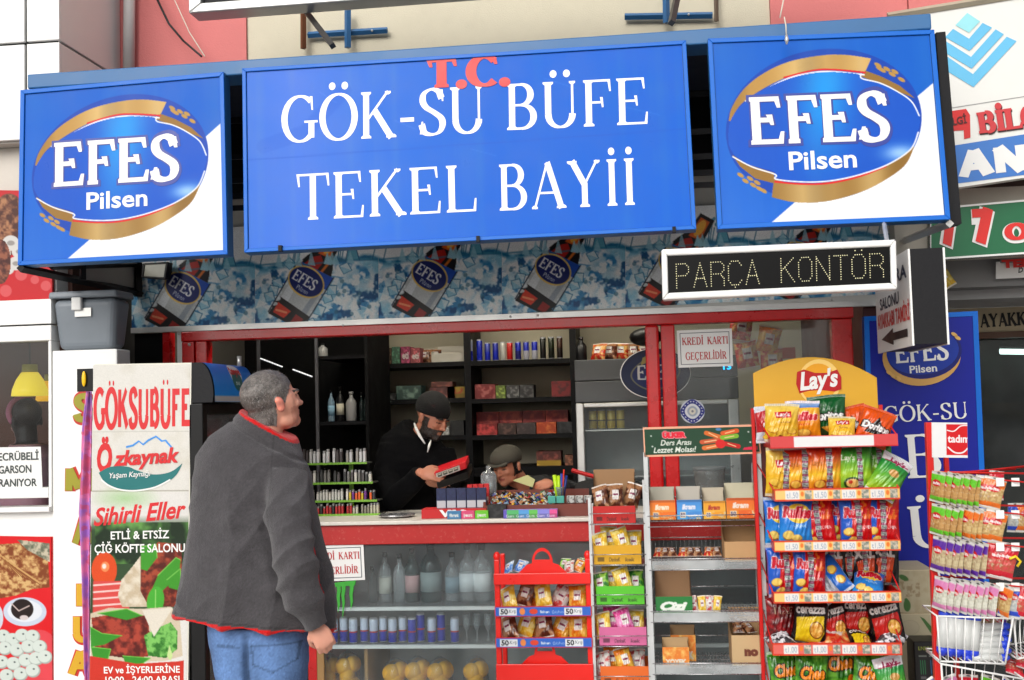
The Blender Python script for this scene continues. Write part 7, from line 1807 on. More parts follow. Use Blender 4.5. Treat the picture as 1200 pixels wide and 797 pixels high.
pe(el(1080, 418, 46, 34, -6), (.80, .62, .35), .003); pe(el(1083, 413, 44, 31, -6), (.05, .09, .42), .0036); pe(el(1081, 412, 42.5, 27, -6), (.07, .20, .60), .0042)
for (x, y) in ((1042, 437), (1047, 441), (1052, 443), (1118, 392), (1122, 396)): pe(el(x, y, 4, 2, 30), (.85, .68, .38), .005)
obj('emblem', m, M_print, ss)
for (tx, a, b, cap) in ((EF, (1050, 426), (1112, 421), 24), (sans('Pilsen', 0, .02), (1066, 437.5), (1098, 435), 9)):
    m = MB(); print_text(tx, a, b, cap, -.15, m=m, off=.006); obj('lettering', m, M_wht, ss)
for (s, a, b, cap) in (('GÖK-SU', (1036, 495.5), (1133, 490), 19), ('B', (1064, 560.5), (1104, 558.5), 51), ('Ü', (1068, 643.5), (1118, 640), 50), ('F', (1072, 716), (1106, 714), 50)):
    m = MB(); print_text(serif(s, **dict(SER, thick=.15)), a, b, cap, -.15, m=m, off=.004); obj('lettering', m, M_wht, ss)
def pbox(px0, px1, py0, py1, Y, depth, label, z0, h, art=None, dark=False):
    x0_, x1_ = at(px0, 700, Y).x, at(px1, 700, Y).x
    t = thing('cardboard_box', label, 'box', ((x0_ + x1_) / 2, Y, z0), 'cardboard boxes under the blue sign')
    obj('carton_body', MB().box(x0_, x1_, Y, Y + depth, z0, z0 + h), M_blk if dark else M_cardp, t, bevel=.004)
    c = Canvas(60, 48, (.74, .70, .58) if not dark else (.05, .05, .05), 1.3)
    if art: art(c)
    obj('printed_front', c.quad('printed_front', (x0_ + .004, Y - .001, z0 + h - .004), (x1_ - .004, Y - .001, z0 + h - .004), (x1_ - .004, Y - .001, z0 + .004), (x0_ + .004, Y - .001, z0 + .004), M_paper, off=0), None, t)
G1 = (.24, .42, .18)
def a1(c): c.mottle((.74, .70, .58), (.70, .65, .52), 12, 2); c.ell(18, 8, 7, 3, G1, rot=20); c.line([(18, 8), (22, 18)], 1.2, G1); c.line([(20, 34), (22, 42)], 5, G1); c.ell(21, 40, 5, 7, G1); c.mottle((.74, .70, .58), (.62, .55, .42), 4, 8, region=(c.x > 10) & (c.x < 40) & (c.y > 12) & (c.y < 30), lo=.5)
def a2(c): c.ell(20, 24, 13, 14, (.69, .66, .55)); c.ell(20, 24, 11.5, 12.5, (.73, .69, .58)); c.poly([(34, 4), (40, 8), (54, 30), (52, 44), (46, 30)], G1)
def a3(c): c.ell(12, 40, 6, 4, (.3, .3, .3), rot=-30)
def a4(c):
    c.text(sans('ENERGY', 0, .02), 8, 8, 44, 4, (.55, .6, .2))
    for x, cc in ((8, (.15, .5, .3)), (32, (.15, .42, .62))):
        c.rect(x, 14, x + 19, 44, (.09, .09, .1)); c.rect(x, 14, x + 19, 15.5, (.5, .52, .5))
        for k_ in range(3): c.line([(x + 4 + 5 * k_, 20), (x + 4.5 + 5 * k_, 34)], 2, cc)
        c.rect(x + 3, 37, x + 16, 40, (.4, .4, .4))
Yc = -.45
zA0, zA1, zA2 = at(1070, 752, Yc).z, at(1070, 719, Yc).z, at(1070, 668, Yc).z
hA = zA2 - zA1
pbox(1044, 1096, 668, 719, Yc, .3, 'pale carton with green plant print, topmost of the stack under the blue sign', zA1 + .001, hA, a1)
pbox(1047, 1100, 719, 752, Yc, .3, 'pale carton with a round mark and green leaf, second of the stack', zA0 + .001, zA1 - zA0 - .001, a2)
zB0 = at(1070, 802, Yc - .12).z
pbox(1048, 1072, 752, 800, Yc, .3, 'plain pale carton third in the stack beside the black one', zA0 - .20, .199, a3)
pbox(1068, 1100, 752, 800, Yc - .15, .14, 'black energy drink carton with claw printed cans, before the pale stack', at(1080, 752, Yc - .15).z - .19, .19, a4, True)
pbox(1048, 1100, 800, 860, Yc, .3, 'pale carton at the foot of the stack', .002, zA0 - .205, None)
obj('carton_riser', MB().box(at(1068, 700, Yc - .15).x, at(1100, 700, Yc - .15).x, Yc - .15, Yc - .01, .001, at(1080, 752, Yc - .15).z - .192), M_cardp)
tag(bpy.data.objects['carton_riser'], 'plain pale carton underneath the black energy drink carton', 'box')

# ================================================================== nut rack
nr = thing('nut_rack', 'red nut and seed rack with white wire baskets at the right edge', 'display rack', (at(1140, 700, -1.25).x, -1.1, 0))
Yn = -1.25
x = at(1091, 640, Yn).x
obj('post', MB().hexa([(at(1097, 790, Yn).x - .012, Yn, 0), (at(1097, 790, Yn).x + .012, Yn, 0), (at(1089, 496, Yn).x + .012, Yn, at(1089, 495, Yn).z), (at(1089, 496, Yn).x - .012, Yn, at(1089, 495, Yn).z)] + [(at(1097, 790, Yn).x - .012, Yn + .03, 0), (at(1097, 790, Yn).x + .012, Yn + .03, 0), (at(1089, 496, Yn).x + .012, Yn + .03, at(1089, 495, Yn).z), (at(1089, 496, Yn).x - .012, Yn + .03, at(1089, 495, Yn).z)]), M_redp, nr, bevel=.003)
x2 = at(1131, 600, Yn + .05).x
obj('post', MB().box(x2 - .008, x2 + .008, Yn + .28, Yn + .30, 0, at(1131, 500, Yn).z), M_redp, nr)
q = Q((1091.5, 495), (1133, 495.5), (1133.5, 536.5), (1092, 536), Yn)
sb = obj('sign_plate', q.slab(.004, -.004), M_wht, nr)
c = Canvas(42, 41, (.93, .93, .93), 3); c.rect(17, 2, 42, 38, (.84, .09, .12)); c.line(_spl([(18, 9), (26, 10), (34, 4), (42, 3)], 5), 1.3, (.95, .94, .94)); c.line(_spl([(19, 29), (27, 35), (36, 35), (42, 30)], 5), 1.8, (.95, .94, .94))
c.text(sans('tadım', 0, .03), 18.5, 23, 26, 9, (.95, .94, .94))
obj('printed_face', c.quad('printed_face', *q.p, M_print, off=.006), None, sb)
nrows = [(556, 588, [('ngreen', 1097), ('ngreen', 1104), ('ngreen', 1112), ('ngreen', 1118), ('ngreen', 1124), ('ngreen', 1131), ('ngreen', 1138), ('norange', 1150), ('norange', 1158)], 'first', 'green'),
         (594, 626, [('ngreen', 1097), ('ngreen', 1103), ('ngreen', 1110), ('ngreen', 1118), ('norange', 1128), ('norange', 1134), ('norange', 1141), ('norange', 1149), ('norange', 1160)], 'second', ''),
         (632, 669, [('npurple', 1098), ('npurple', 1105), ('npurple', 1112), ('npurple', 1119), ('npurple', 1128), ('npurple', 1137), ('npurple', 1146), ('nred', 1163), ('nred', 1172)], 'third', ''),
         (679, 713, [('npink', 1100), ('npink', 1107), ('npink', 1115), ('npink', 1124), ('npink', 1131), ('npink', 1139), ('npink', 1147), ('npink', 1157), ('norange', 1172), ('nblue', 1181), ('nred', 1195)], 'fourth', '')]
nm_ = {'ngreen': 'green', 'norange': 'orange', 'npurple': 'purple', 'npink': 'pink', 'nred': 'red', 'nblue': 'blue'}
for (yt, yb_, items, on_, _) in nrows:
    zt3 = at(1130, yt, Yn).z
    obj('hook_rail', MB().tube([at(1094, yt - 3, Yn), at(1205, yt - 1, Yn + .05)], .004, 6), M_redp, nr); obj('hook_rail', MB().tube([at(1094, yt - 1, Yn + .01), at(1200, yt + 9, Yn - .12)], .003, 6), M_redp, nr)
    hpx = (yb_ - yt)
    for j, (kd, px) in enumerate(items):
        hgt = (hpx + 3) / (F / (Yn - .02 - CAM.y))
        f_ = j / len(items)
        o = bag(kd, px, yb_, Yn - .03 - .006 * j, '%s nut packet, %s from the left on the %s row of the nut rack' % (nm_[kd], ORD[j], on_), rot=(0, 10 + (j % 3) * 3, -54 if j < len(items) - 2 else -10), seed=j % 4, w=.064, h=.115, d=.020, group='nut packets in the %s row' % on_, cat='nut packet', name='nut_packet', scale=(1.0 if j < len(items) - 2 else 1.2, 1, hgt / .115), z=at(px, yb_, Yn).z - .002 * j)
    for j in range(2):
        P = at(1172 + 18 * j, yt + 8, Yn - .1)
        obj('price_tag', MB().box(P.x - .014, P.x + .014, P.y, P.y + .001, P.z - .018, P.z + .012), M_wht, nr)
# far side row seen at the right edge
for j, (kd, px, py) in enumerate((('nblue', 1189, 624), ('norange', 1199, 624), ('nred', 1167, 586))):
    bag(kd, px, py, Yn + .12, '%s nut packet on the far side of the nut rack, %s' % (nm_[kd], ('by the second row', 'at the picture edge', 'in the top row')[j]), rot=(0, 5, 10), seed=j, w=.06, h=.11, d=.025, cat='nut packet', name='nut_packet')
# red top wires fanning right
for k_ in range(5): obj('top_wire', MB().tube([at(1094 + 6 * k_, 553 + k_ * .5, Yn + .02 * k_), at(1158 + 16 * k_, 544 - 3 * k_ + 12, Yn + .18 + .03 * k_)], .003, 5), M_redp, nr)
obj('yellow_hook', MB().tube([at(1183, 655, Yn - .1), at(1190, 652, Yn - .1), at(1196, 658, Yn - .1), at(1192, 664, Yn - .1)], .005, 6), mat('yellow_plastic', (.90, .78, .12), rough=.4), nr)
# white wire baskets
M_ww = mat('white_wire', (.88, .88, .87), rough=.35)
def basket(px0, px1, pyt, pyb, Y, slant, label, n=8):
    m = MB()
    A, Bx, C_, D = at(px0, pyt, Y), at(px1, pyt + slant, Y), at(px1 - 9, pyb + slant, Y), at(px0 + 4, pyb, Y)
    bk = Vector((0, .22, 0))
    for P0, P1 in ((A, Bx), (D, C_), (A, D), (Bx, C_)): m.tube([P0, P1], .0038, 6)
    for P0, P1 in ((A + bk, Bx + bk), (D + bk, C_ + bk), (A, A + bk), (Bx, Bx + bk), (D, D + bk), (C_, C_ + bk)): m.tube([P0, P1], .003, 6)
    for i in range(1, n):
        t_ = i / n; m.tube([A.lerp(Bx, t_), D.lerp(C_, t_)], .0022, 5); m.tube([(A + bk).lerp(Bx + bk, t_), (D + bk).lerp(C_ + bk, t_)], .002, 5); m.tube([D.lerp(C_, t_), (D + bk).lerp(C_ + bk, t_)], .002, 5)
    return obj('wire_basket', m, M_ww, nr, kind='stuff')
basket(1098, 1187, 722, 775, Yn - .1, 3, ''); basket(1188, 1240, 726, 772, Yn - .05, -6, ''); basket(1103, 1200, 778, 840, Yn - .1, 18, '')
M_stick = mat('packet_print', None, rough=.35, vcol=True)
def stick(P, d, r, L_, lab, j, grp):
    a = Vector(P); v = Vector(d).normalized(); m = MB()
    segs = [(0, .18, (.14, .25, .80)), (.18, .82, (.80, .81, .80)), (.82, 1, (.15, .28, .82))]
    for t0, t1, cc in segs: m.tube([a + v * L_ * t0, a + v * L_ * (t0 + t1) / 2, a + v * L_ * (t1 - .0005)], [r * (.5 if t0 == 0 else 1), r, r * (.5 if t1 == 1 else 1)], 8, cc)
    return tag(obj('sunflower_packet', m, M_stick), lab, 'packet', grp)
zB = at(1140, 772, Yn).z
for j in range(5): stick(at(1104 + 9 * j, 768 + j, Yn - .02), (.12, .05, 1), .022, .17, 'tall blue and white seed packet, %s from the left standing in the white basket' % ORD[j], j, 'standing packets in the white basket')
for j in range(6): stick(at(1128 + 2 * (j % 2), 771 - 7 * j, Yn - .03 + .01 * j), (1, .1, .02 * (j % 3 - 1)), .014, .17, 'blue and white seed packet lying flat, %s from the bottom in the white basket' % ORD[j], j, 'lying packets in the white basket')
for j, (px, py, kd) in enumerate(((1125, 730, 'npurple'), (1145, 728, 'npurple'), (1160, 732, 'npurple'))): bag(kd, px, py + 14, Yn + .06, 'purple nut packet behind the lying packets in the basket, %s of three' % ORD[j], rot=(-30, 40, 0), seed=j, w=.06, h=.11, d=.03, cat='nut packet', name='nut_packet')
for j, (px, py) in enumerate(((1190, 782), (1202, 775))): bag('nred', px, py + 10, Yn, 'red packet lying below the right hand basket, %s one' % ('left' if not j else 'right'), rot=(-60, 20, 0), seed=j, w=.07, h=.09, d=.03, cat='nut packet', name='nut_packet')
for j in range(5): bag(('nblue', 'npink', 'nred', 'ngreen', 'nblue')[j], 1112 + 14 * j, 830, Yn + .02, 'packet in the lowest wire basket, %s from the left' % ORD[j], rot=(-20, 20 * j - 40, 0), seed=j % 4, w=.07, h=.12, d=.03, cat='nut packet', name='nut_packet')

# ================================================================== neighbour at right
nb = thing('neighbour_shopfront', 'dim shopfront right of the kiosk with grey shutter box and dark curtained window', 'building', (2.6, .6, 0))
xn = XR + .152
obj('grey_soffit', MB().box(xn, 6, -.15, .1, Z(298, -.1, 1160), Z(222, -.1, 1160)), mat('beige_strip', (.72, .70, .65), rough=.7), nb)
obj('shutter_box', MB().box(xn, 6, .15, .8, Z(336, .15, 1160), Z(296, .15, 1160)), mat('grey_shutter_box', (.50, .50, .50), rough=.6), nb)
obj('shutter_box', MB().box(xn, 6, .3, .9, Z(350, .3, 1160), Z(336, .3, 1160) - .002), mat('pale_shutter_box', (.62, .62, .62), rough=.6), nb)
obj('upper_wall', MB().box(xn, 6, -.03, .14, Z(222, -.1, 1160) + .002, 2.85), mat('dark_beam', (.30, .27, .24), rough=.8, dirt=.3), nb)
obj('inner_ceiling', MB().box(xn, 6, .1, 3.2, 2.5, 2.6), mat('dim_ceiling', None), nb)
obj('side_wall', MB().box(6, 6.1, -.1, 3.2, 0, 2.6), mat('dim_wall', None), nb)
zbd0, zbd1 = Z(388.5, 1.0, 1175), Z(360, 1.0, 1175)
bd = obj('name_board', MB().box(xn, 6, 1.0, 1.03, zbd0, zbd1), mat('brown_board', (.72, .66, .54), rough=.6, var=.1), nb)
m = MB(); print_text(serif('AYAKKABI', thick=.26, thin=.12, ser=.04), (1149, 384), (1228, 379.5), 15.5, 1.0, m=m, off=.003); obj('lettering', m, M_blk, bd)
obj('timber_rail', MB().box(xn, 6, .98, 1.05, Z(396, .98, 1175), zbd0 - .002), mat('brown_timber', (.33, .20, .11), rough=.5), nb)
c = Canvas(200, 300, (.20, .26, .24), .6); n_ = c.noise(24, 4, 4); c.mottle((.16, .21, .20), (.34, .40, .37), 30, 5)
for k_ in range(18): c.line([(11 * k_, 0), (11 * k_ + 3, 90 + 50 * math.sin(k_ * 2.1))], 4, (.10, .12, .12), .6)
c.mottle((.12, .10, .09), (.40, .30, .2), 22, 8, region=(c.y > 60) & (c.y < 150), lo=.5, al=.7)
obj('curtain', c.quad('curtain', (xn, 1.4, Z(396, 1.4, 1175)), (5.4, 1.4, Z(396, 1.4, 1175)), (5.4, 1.4, 0), (xn, 1.4, 0), mat('dim_curtain', None, rough=.9, vcol=True), off=0), None, nb)
obj('shop_glass', MB().box(xn, 5.4, 1.1, 1.105, 0, Z(396, .98, 1175)), glass('neighbour_glass', tint=(.55, .6, .6), refl=.4, haze=.03), nb)
obj('inner_floor', MB().box(xn, 6, -.1, 3.2, .001, .02), mat('shop_floor', None), nb)
lt = thing('fluorescent_lamp', 'glowing white fluorescent tube behind the dark neighbour window', 'lamp', at(1190, 412, 1.25))
obj('tube', MB().tube([at(1172, 412, 1.25), at(1240, 413, 1.25)], .016, 8), mat('fluorescent', (.9, 1, .95), emit=((.93, 1, .97), 6)), lt); obj('holder', MB().bar(at(1170, 409, 1.28), at(1242, 410, 1.28), .012), M_alu, lt)
# upper white signboard
q = Q((1040, 21), (1290, -20), (1290, 195), (1040, 232), -.34)
us = thing('white_signboard', 'large white neighbour signboard with pale blue chevron diamond and red letters', 'sign', q.base())
obj('board', q.slab(0, -.06), mat('cream_board', (.88, .88, .86), rough=.5, var=.02), us)
obj('top_trim', MB().bar(at(1040, 19, -.345), at(1290, -22, -.345), .012), mat('beige_trim', (.68, .64, .56), rough=.6), us)
def px(x, y): return (1080 + x / 3.467, y / 3.467)
m1, m2, m3, m4 = MB(), MB(), MB(), MB()
def pp(pts, mm, off=.003): mm.add([at(*px(*p), -.34) + q.n * off for p in pts], [tuple(range(len(pts)))])
pp([(185, 53), (237, 88), (192, 134), (137, 103)], m1)
for o_ in ([(95, 152), (127, 118), (192, 158), (247, 94), (285, 113), (194, 208)], [(70, 160), (98, 168), (200, 232), (300, 120), (333, 140), (203, 280), (70, 200)], [(70, 210), (100, 228), (208, 302), (345, 150), (385, 168), (210, 355), (70, 270)]): 
    a = o_; pp([a[0], a[1], a[2], a[-1]] if len(a) == 6 else [a[0], a[1], a[2], a[5], a[6]], m2); pp([a[2], a[3], a[4], a[5]], m2, .0035)
obj('pale_diamond', m1, mat('pale_aqua', (.58, .85, .88), rough=.5), us); obj('chevrons', m2, mat('light_blue_vinyl', (.38, .72, .88), rough=.5), us, label='three light blue chevrons nested under the pale diamond')
pp([(60, 603), (500, 533), (500, 700), (60, 757)], m3, .002); obj('blue_band', m3, mat('mid_blue_band', (.22, .45, .75), rough=.5), us)
pp([(60, 447), (500, 378), (500, 381), (60, 450)], m4, .002); obj('grey_seam', m4, mat('grey_seam', (.6, .6, .6), rough=.6), us)
m = MB(); pp([(120, 452), (180, 443), (196, 468), (198, 560), (172, 566), (170, 530), (135, 532), (120, 540)], m, .003); obj('red_tag', m, mat('red_tag_print', (.80, .13, .13), rough=.5), us)
m = MB(); print_text(sans('LGİ', 0, .03), px(128, 510), px(184, 500), 9, -.34, m=m, off=.006); obj('lettering', m, mat('dark_red_ink', (.30, .05, .06), rough=.5), us)
for off, dx_, mm in ((.004, 1.3, mat('dark_shadow_ink', (.22, .10, .10), rough=.5)), (.0075, 0, mat('brick_red_letters', (.78, .20, .22), rough=.5))):
    m = MB(); a = px(232, 545); b = px(490, 510); print_text(serif('BİLGİ'[:4], thick=.30, thin=.13, ser=.05), (a[0] + dx_, a[1] + dx_), (b[0] + dx_, b[1] + dx_), 25, -.34, m=m, off=off); obj('lettering', m, mm, us)
m = MB(); a = px(150, 722); b = px(520, 672); print_text(serif('ANK'[:2], thick=.36, thin=.24, serifs=False), a, (1205, 199), 30, -.34, m=m, off=.004); obj('lettering', m, M_wht, us)
# green sign
q = Q((1090, 244), (1290, 226), (1290, 292), (1090, 305), -.2)
gs = thing('green_signboard', 'green neighbour signboard with red digits outlined in white', 'sign', q.base())
obj('board', q.slab(0, -.05), mat('green_board', (.04, .40, .24), rough=.45, var=.04), gs)
obj('trim', q.frame(.005, .035, .004, -.052), M_wht, gs)
M_rd = mat('red_digit', (.85, .14, .11), rough=.45)
for (s, a, b, cap, t1, t2) in (('7', (1103, 288), (1124, 286), 42, .36, .24), ('7', (1141, 285.5), (1166, 284), 42, .36, .24), ('O', (1177, 281), (1206, 279), 17, .36, .22)):
    for off, t_, mm in ((.004, 1.0, M_wht), (.008, 0, M_rd)):
        T_ = serif(s, thick=t1 + (.17 if t_ else 0), thin=t2 + (.17 if t_ else 0), serifs=False)
        m = MB(); print_text(T_, (a[0] - 2 * t_, a[1] + 2 * t_), (b[0] + 2 * t_, b[1] + 2 * t_), cap * (1.04 if t_ else 1), -.2, m=m, off=off); obj('digit' if s == '7' else 'letter', m, mm, gs)
# hanging white sheet
q = Q((1167, 307), (1230, 303), (1230, 324), (1167, 327), .1)
hsn = thing('hanging_paper', 'small white paper with script under the green signboard', 'sign', q.base())
obj('sheet', q.slab(.002, 0), M_wht, hsn)
m = MB(); print_text(sans('B', .4), (1193, 320), (1200, 319), 11, .1, m=m, off=.003); obj('lettering', m, M_gi, hsn)
tg = thing('red_sheet_letters', 'red capital letters painted on a sheet just above the white paper', 'sign', at(1190, 307, .14))
q = Q((1172, 299), (1240, 295), (1240, 306), (1172, 308.5), .09); obj('sheet', q.slab(.002, 0), mat('grey_shutter_box', None), tg)
m = MB(); print_text(sans('TEMİZ', 0, .06), (1174, 314), (1236, 310), 9, .085, m=m, off=.004); obj('lettering', m, M_rd, tg)
t = bag('syellow', 1112, 338, .05, 'yellow and blue plastic bag hanging beside the shoe repair sign', rot=(0, -30, 0), seed=2, w=.09, h=.14, d=.05, cat='bag', name='plastic_bag')
for _o in bpy.data.objects:
    _l = _o.get('label')
    if _l and len(_l.split()) > 16: print('LONG', _o.name, _l)
# ================================================================== people
def remesh(mb, voxel, smooth=6, name='skin'):
    me = mb.mesh('tmp', None)
    o = bpy.data.objects.new('tmp', me); COL.objects.link(o)
    r = o.modifiers.new('r', 'REMESH'); r.mode = 'VOXEL'; r.voxel_size = voxel; r.use_smooth_shade = True
    s = o.modifiers.new('s', 'SMOOTH'); s.iterations = smooth; s.factor = .5
    dg = bpy.context.evaluated_depsgraph_get(); dg.update()
    out = bpy.data.meshes.new_from_object(o.evaluated_get(dg), depsgraph=dg); out.name = name
    bpy.data.objects.remove(o); bpy.data.meshes.remove(me)
    return out
def verts(me):
    a = np.empty(len(me.vertices) * 3, dtype=np.float32); me.vertices.foreach_get('co', a); a = a.reshape(-1, 3).astype(float)
    n = np.empty(len(me.vertices) * 3, dtype=np.float32); me.vertices.foreach_get('normal', n); return a, n.reshape(-1, 3).astype(float)
def setv(me, a): me.vertices.foreach_set('co', a.astype(np.float32).ravel()); me.update()
def paint(me, col):
    ca = me.color_attributes.new('Col', 'FLOAT_COLOR', 'POINT'); rgba = np.ones((len(col), 4), dtype=np.float32); rgba[:, :3] = lin(col); ca.data.foreach_set('color', rgba.ravel())
def vnoise(p, sc, seed=0):
    r = np.random.RandomState(seed); out = np.zeros(len(p))
    for k_ in range(7):
        d = r.randn(3); d /= np.linalg.norm(d); f = sc * (.6 + 1.1 * r.rand()); out += np.sin(p @ d * f + r.rand() * 6.28 + 1.6 * np.sin(p @ r.randn(3) * f * .5))
    return out / 7
def ellr(m, C, M_, c_, r_, nu=18, nv=12):
    b = MB().ball((0, 0, 0), r_, nu, nv)
    m.add([Vector(C) + M_ @ (Vector(c_) + Vector(p)) for p in b.v], b.f, smooth=True)
def hframe(yaw, pitch, roll=0):
    """columns: side (the person's left), forward, up; yaw measured from +x towards +y"""
    f = Vector((math.cos(R(yaw)) * math.cos(R(pitch)), math.sin(R(yaw)) * math.cos(R(pitch)), math.sin(R(pitch))))
    s = Vector((0, 0, 1)).cross(f).normalized(); u = f.cross(s).normalized()
    Mx = Matrix((s, f, u)).transposed()
    return Mx @ Matrix.Rotation(R(roll), 3, 'Y')
def add_head(m, C, M_, k=1.0, ears=True):
    E_ = lambda c_, r_: ellr(m, C, M_, [q_ * k for q_ in c_], tuple(q_ * k for q_ in r_))
    E_((0, -.012, .035), (.077, .098, .082)); E_((0, .030, -.010), (.069, .066, .085)); E_((0, .040, -.050), (.056, .052, .060)); E_((0, .070, -.085), (.026, .026, .024))
    for sg in (1, -1):
        E_((sg * .030, .030, -.070), (.030, .045, .030)); E_((sg * .034, .073, -.022), (.022, .018, .018))
        E_((sg * .027, .088, .020), (.024, .012, .008))
        if ears: E_((sg * .080, -.004, -.012), (.009, .017, .028)); E_((sg * .082, -.010, .004), (.008, .014, .014))
    E_((0, .098, -.012), (.0085, .014, .026)); E_((0, .108, -.028), (.012, .015, .011)); E_((.010, .100, -.030), (.009, .011, .008)); E_((-.010, .100, -.030), (.009, .011, .008))
    E_((0, .086, -.053), (.021, .013, .0065)); E_((0, .084, -.064), (.018, .013, .007))
def hand_geo(m, W, M_, curl=60, k=1.0, thumb=1):
    """W wrist point; M_ columns: across palm (to thumb side), along fingers, palm normal (out of the back)"""
    P = lambda x, y, z: Vector(W) + M_ @ (Vector((x, y, z)) * k)
    ellr(m, W, M_, (0, .045 * k, 0), (.040 * k, .050 * k, .016 * k)); ellr(m, W, M_, (.022 * k, .032 * k, -.008 * k), (.020 * k, .034 * k, .016 * k))
    for i, (x, L_, y0) in enumerate(((.030, .078, .080), (.011, .086, .086), (-.009, .080, .083), (-.028, .063, .074))):
        a = R(curl * (.45 + .06 * i)); p = P(x, y0, 0); pts = [P(x, y0 - .03, 0), p]; ang = a
        cur = Vector((x, y0, 0))
        for s_, fr_ in enumerate((.45, .30, .25)):
            cur = cur + Vector((x * .04, math.cos(ang) * L_ * fr_, -math.sin(ang) * L_ * fr_)); pts.append(Vector(W) + M_ @ (cur * k)); ang += R(curl * (.75 + .05 * i))
        m.tube(pts, [.010 * k, .0098 * k, .0088 * k, .0080 * k, .0062 * k], 10)
        m.ball(pts[-1], .0066 * k, 8, 6)
    pts = [P(.026 * thumb, .020, -.004), P(.046 * thumb, .045, -.014), P(.050 * thumb, .070, -.026), P(.040 * thumb, .088, -.036)]
    m.tube(pts, [.014 * k, .0125 * k, .0105 * k, .0080 * k], 10); m.ball(pts[-1], .0082 * k, 8, 6)
def ring_loft(m, rings, n=40, e=2.4):
    """rings: (xL, yL, xR, yR, Y, depth[, dzdy]) in photo pixels at depth Y"""
    vs = []
    for r_ in rings:
        A_, B_ = at(r_[0], r_[1], r_[4]), at(r_[2], r_[3], r_[4]); C_ = (A_ + B_) / 2; a = (B_ - A_) / 2; d = Vector((0, r_[5], r_[6] if len(r_) > 6 else 0))
        for i in range(n):
            t_ = 2 * math.pi * i / n; c_, s_ = math.cos(t_), math.sin(t_)
            vs.append(C_ + a * (abs(c_) ** (2 / e) * (1 if c_ > 0 else -1)) + d * (abs(s_) ** (2 / e) * (1 if s_ > 0 else -1)))
    fs = []
    for j in range(len(rings) - 1):
        for i in range(n):
            i2 = (i + 1) % n; fs.append((j * n + i, (j + 1) * n + i, (j + 1) * n + i2, j * n + i2))
    fs.append(tuple(range(n))); fs.append(tuple((len(rings) - 1) * n + i for i in range(n))[::-1])
    m.add(vs, fs, smooth=True); return vs
def ring_pts(r_, n=48, e=2.4, grow=0, a0=0, a1=360):
    A_, B_ = at(r_[0], r_[1], r_[4]), at(r_[2], r_[3], r_[4]); C_ = (A_ + B_) / 2; a = (B_ - A_) / 2 * (1 + grow); d = Vector((0, r_[5], r_[6] if len(r_) > 6 else 0)) * (1 + grow); out = []
    for i in range(n + 1):
        t_ = R(a0 + (a1 - a0) * i / n); c_, s_ = math.cos(t_), math.sin(t_)
        out.append(C_ + a * (abs(c_) ** (2 / e) * (1 if c_ > 0 else -1)) + d * (abs(s_) ** (2 / e) * (1 if s_ > 0 else -1)))
    return out
SKIN = np.array((.74, .50, .40)); SKIN2 = np.array((.86, .62, .53))
M_skin = mat('skin', None, rough=.5, vcol=True, var=.04, spec=.35)
M_skin.node_tree.nodes['Principled BSDF'].inputs['Subsurface Weight'].default_value = .12
M_skin.node_tree.nodes['Principled BSDF'].inputs['Subsurface Radius'].default_value = (.02, .008, .004)

# ---------------------------------------------------------------- customer seen from behind
Yp = -1.80
man = thing('person', 'man with cropped greying hair, charcoal fleece edged in red and blue jeans, seen from behind', 'person', (at(305, 700, Yp).x, Yp, 0))
HC = at(318, 471, Yp); HM = hframe(43, 12)
body = MB()
add_head(body, HC, HM, .97)
nk0 = at(312, 528, Yp)
body.tube([HC + Vector((-.012, 0, -.02)), HC + Vector((-.022, -.005, -.08)), nk0 + Vector((-.03, 0, -.02))], [.066, .062, .085], 20)
rng = [(290, 520, 342, 545, Yp, .07), (262, 550, 345, 570, Yp, .09), (248, 600, 345, 605, Yp, .10), (245, 680, 350, 690, Yp, .10), (262, 745, 345, 748, Yp, .09), (266, 790, 345, 792, Yp, .09), (270, 830, 345, 832, Yp, .08)]
ring_loft(body, rng)
sh_ = at(334, 572, Yp - .10); el_ = at(345, 655, Yp - .19); wr_ = at(370, 728, Yp - .16)
body.tube([sh_, el_, wr_, wr_ + (wr_ - el_) * .06], [.052, .042, .028, .026], 16)
sl2 = at(262, 575, Yp + .03); body.tube([sl2, at(256, 650, Yp + .05), at(280, 700, Yp + .12)], [.05, .04, .03], 14)
def leg(m, px_, off, r0=.085):
    a = at(px_, 780, Yp + off); m.tube([a + Vector((0, 0, .08)), a, Vector((a.x - .005, a.y, .48)), Vector((a.x, a.y + .02, .10)), Vector((a.x, a.y + .02, .05))], [r0 * .9, r0, .058, .042, .04], 18)
leg(body, 282, -.02, .06); leg(body, 330, .02, .065)
d_ = (wr_ - el_).normalized()
hx = d_.cross(Vector((.25, -1, .1))).normalized(); hz = hx.cross(d_).normalized()
HMm = Matrix((hx, (d_ + Vector((.12, 0, -.05))).normalized(), hz)).transposed()
hand_geo(body, wr_ + d_ * .012, HMm, 78, .88)
bm_ = remesh(body, .0042, 5, 'body')
co, no = verts(bm_)
rel = (co - np.array(HC)) @ np.array(HM) / .97    # side, forward, up
s_, f_, u_ = rel[:, 0], rel[:, 1], rel[:, 2]
col = np.tile(SKIN2, (len(co), 1)); n1 = vnoise(co, 60, 1)[:, None]; col = col * (1 + .06 * n1)
hd = (np.linalg.norm(rel, axis=1) < .17)
hl = np.where(u_ > .045, .066 + .2 * np.clip(u_ - .08, 0, .1), np.where(u_ > -.015, .030 + .5 * np.clip(u_, -.02, .05), -.018))
hair = hd & (f_ < hl + .004 * np.sin(s_ * 300)) & (u_ > -.088 - .2 * np.clip(f_, -.1, 0)) & ~((np.abs(s_) > .079) & (u_ < .03) & (f_ > -.032))
hair |= hd & (u_ > .10) & (f_ < .07)
n2 = vnoise(co, 140, 5); n3 = vnoise(co, 420, 9); n4 = vnoise(co, 26, 3)
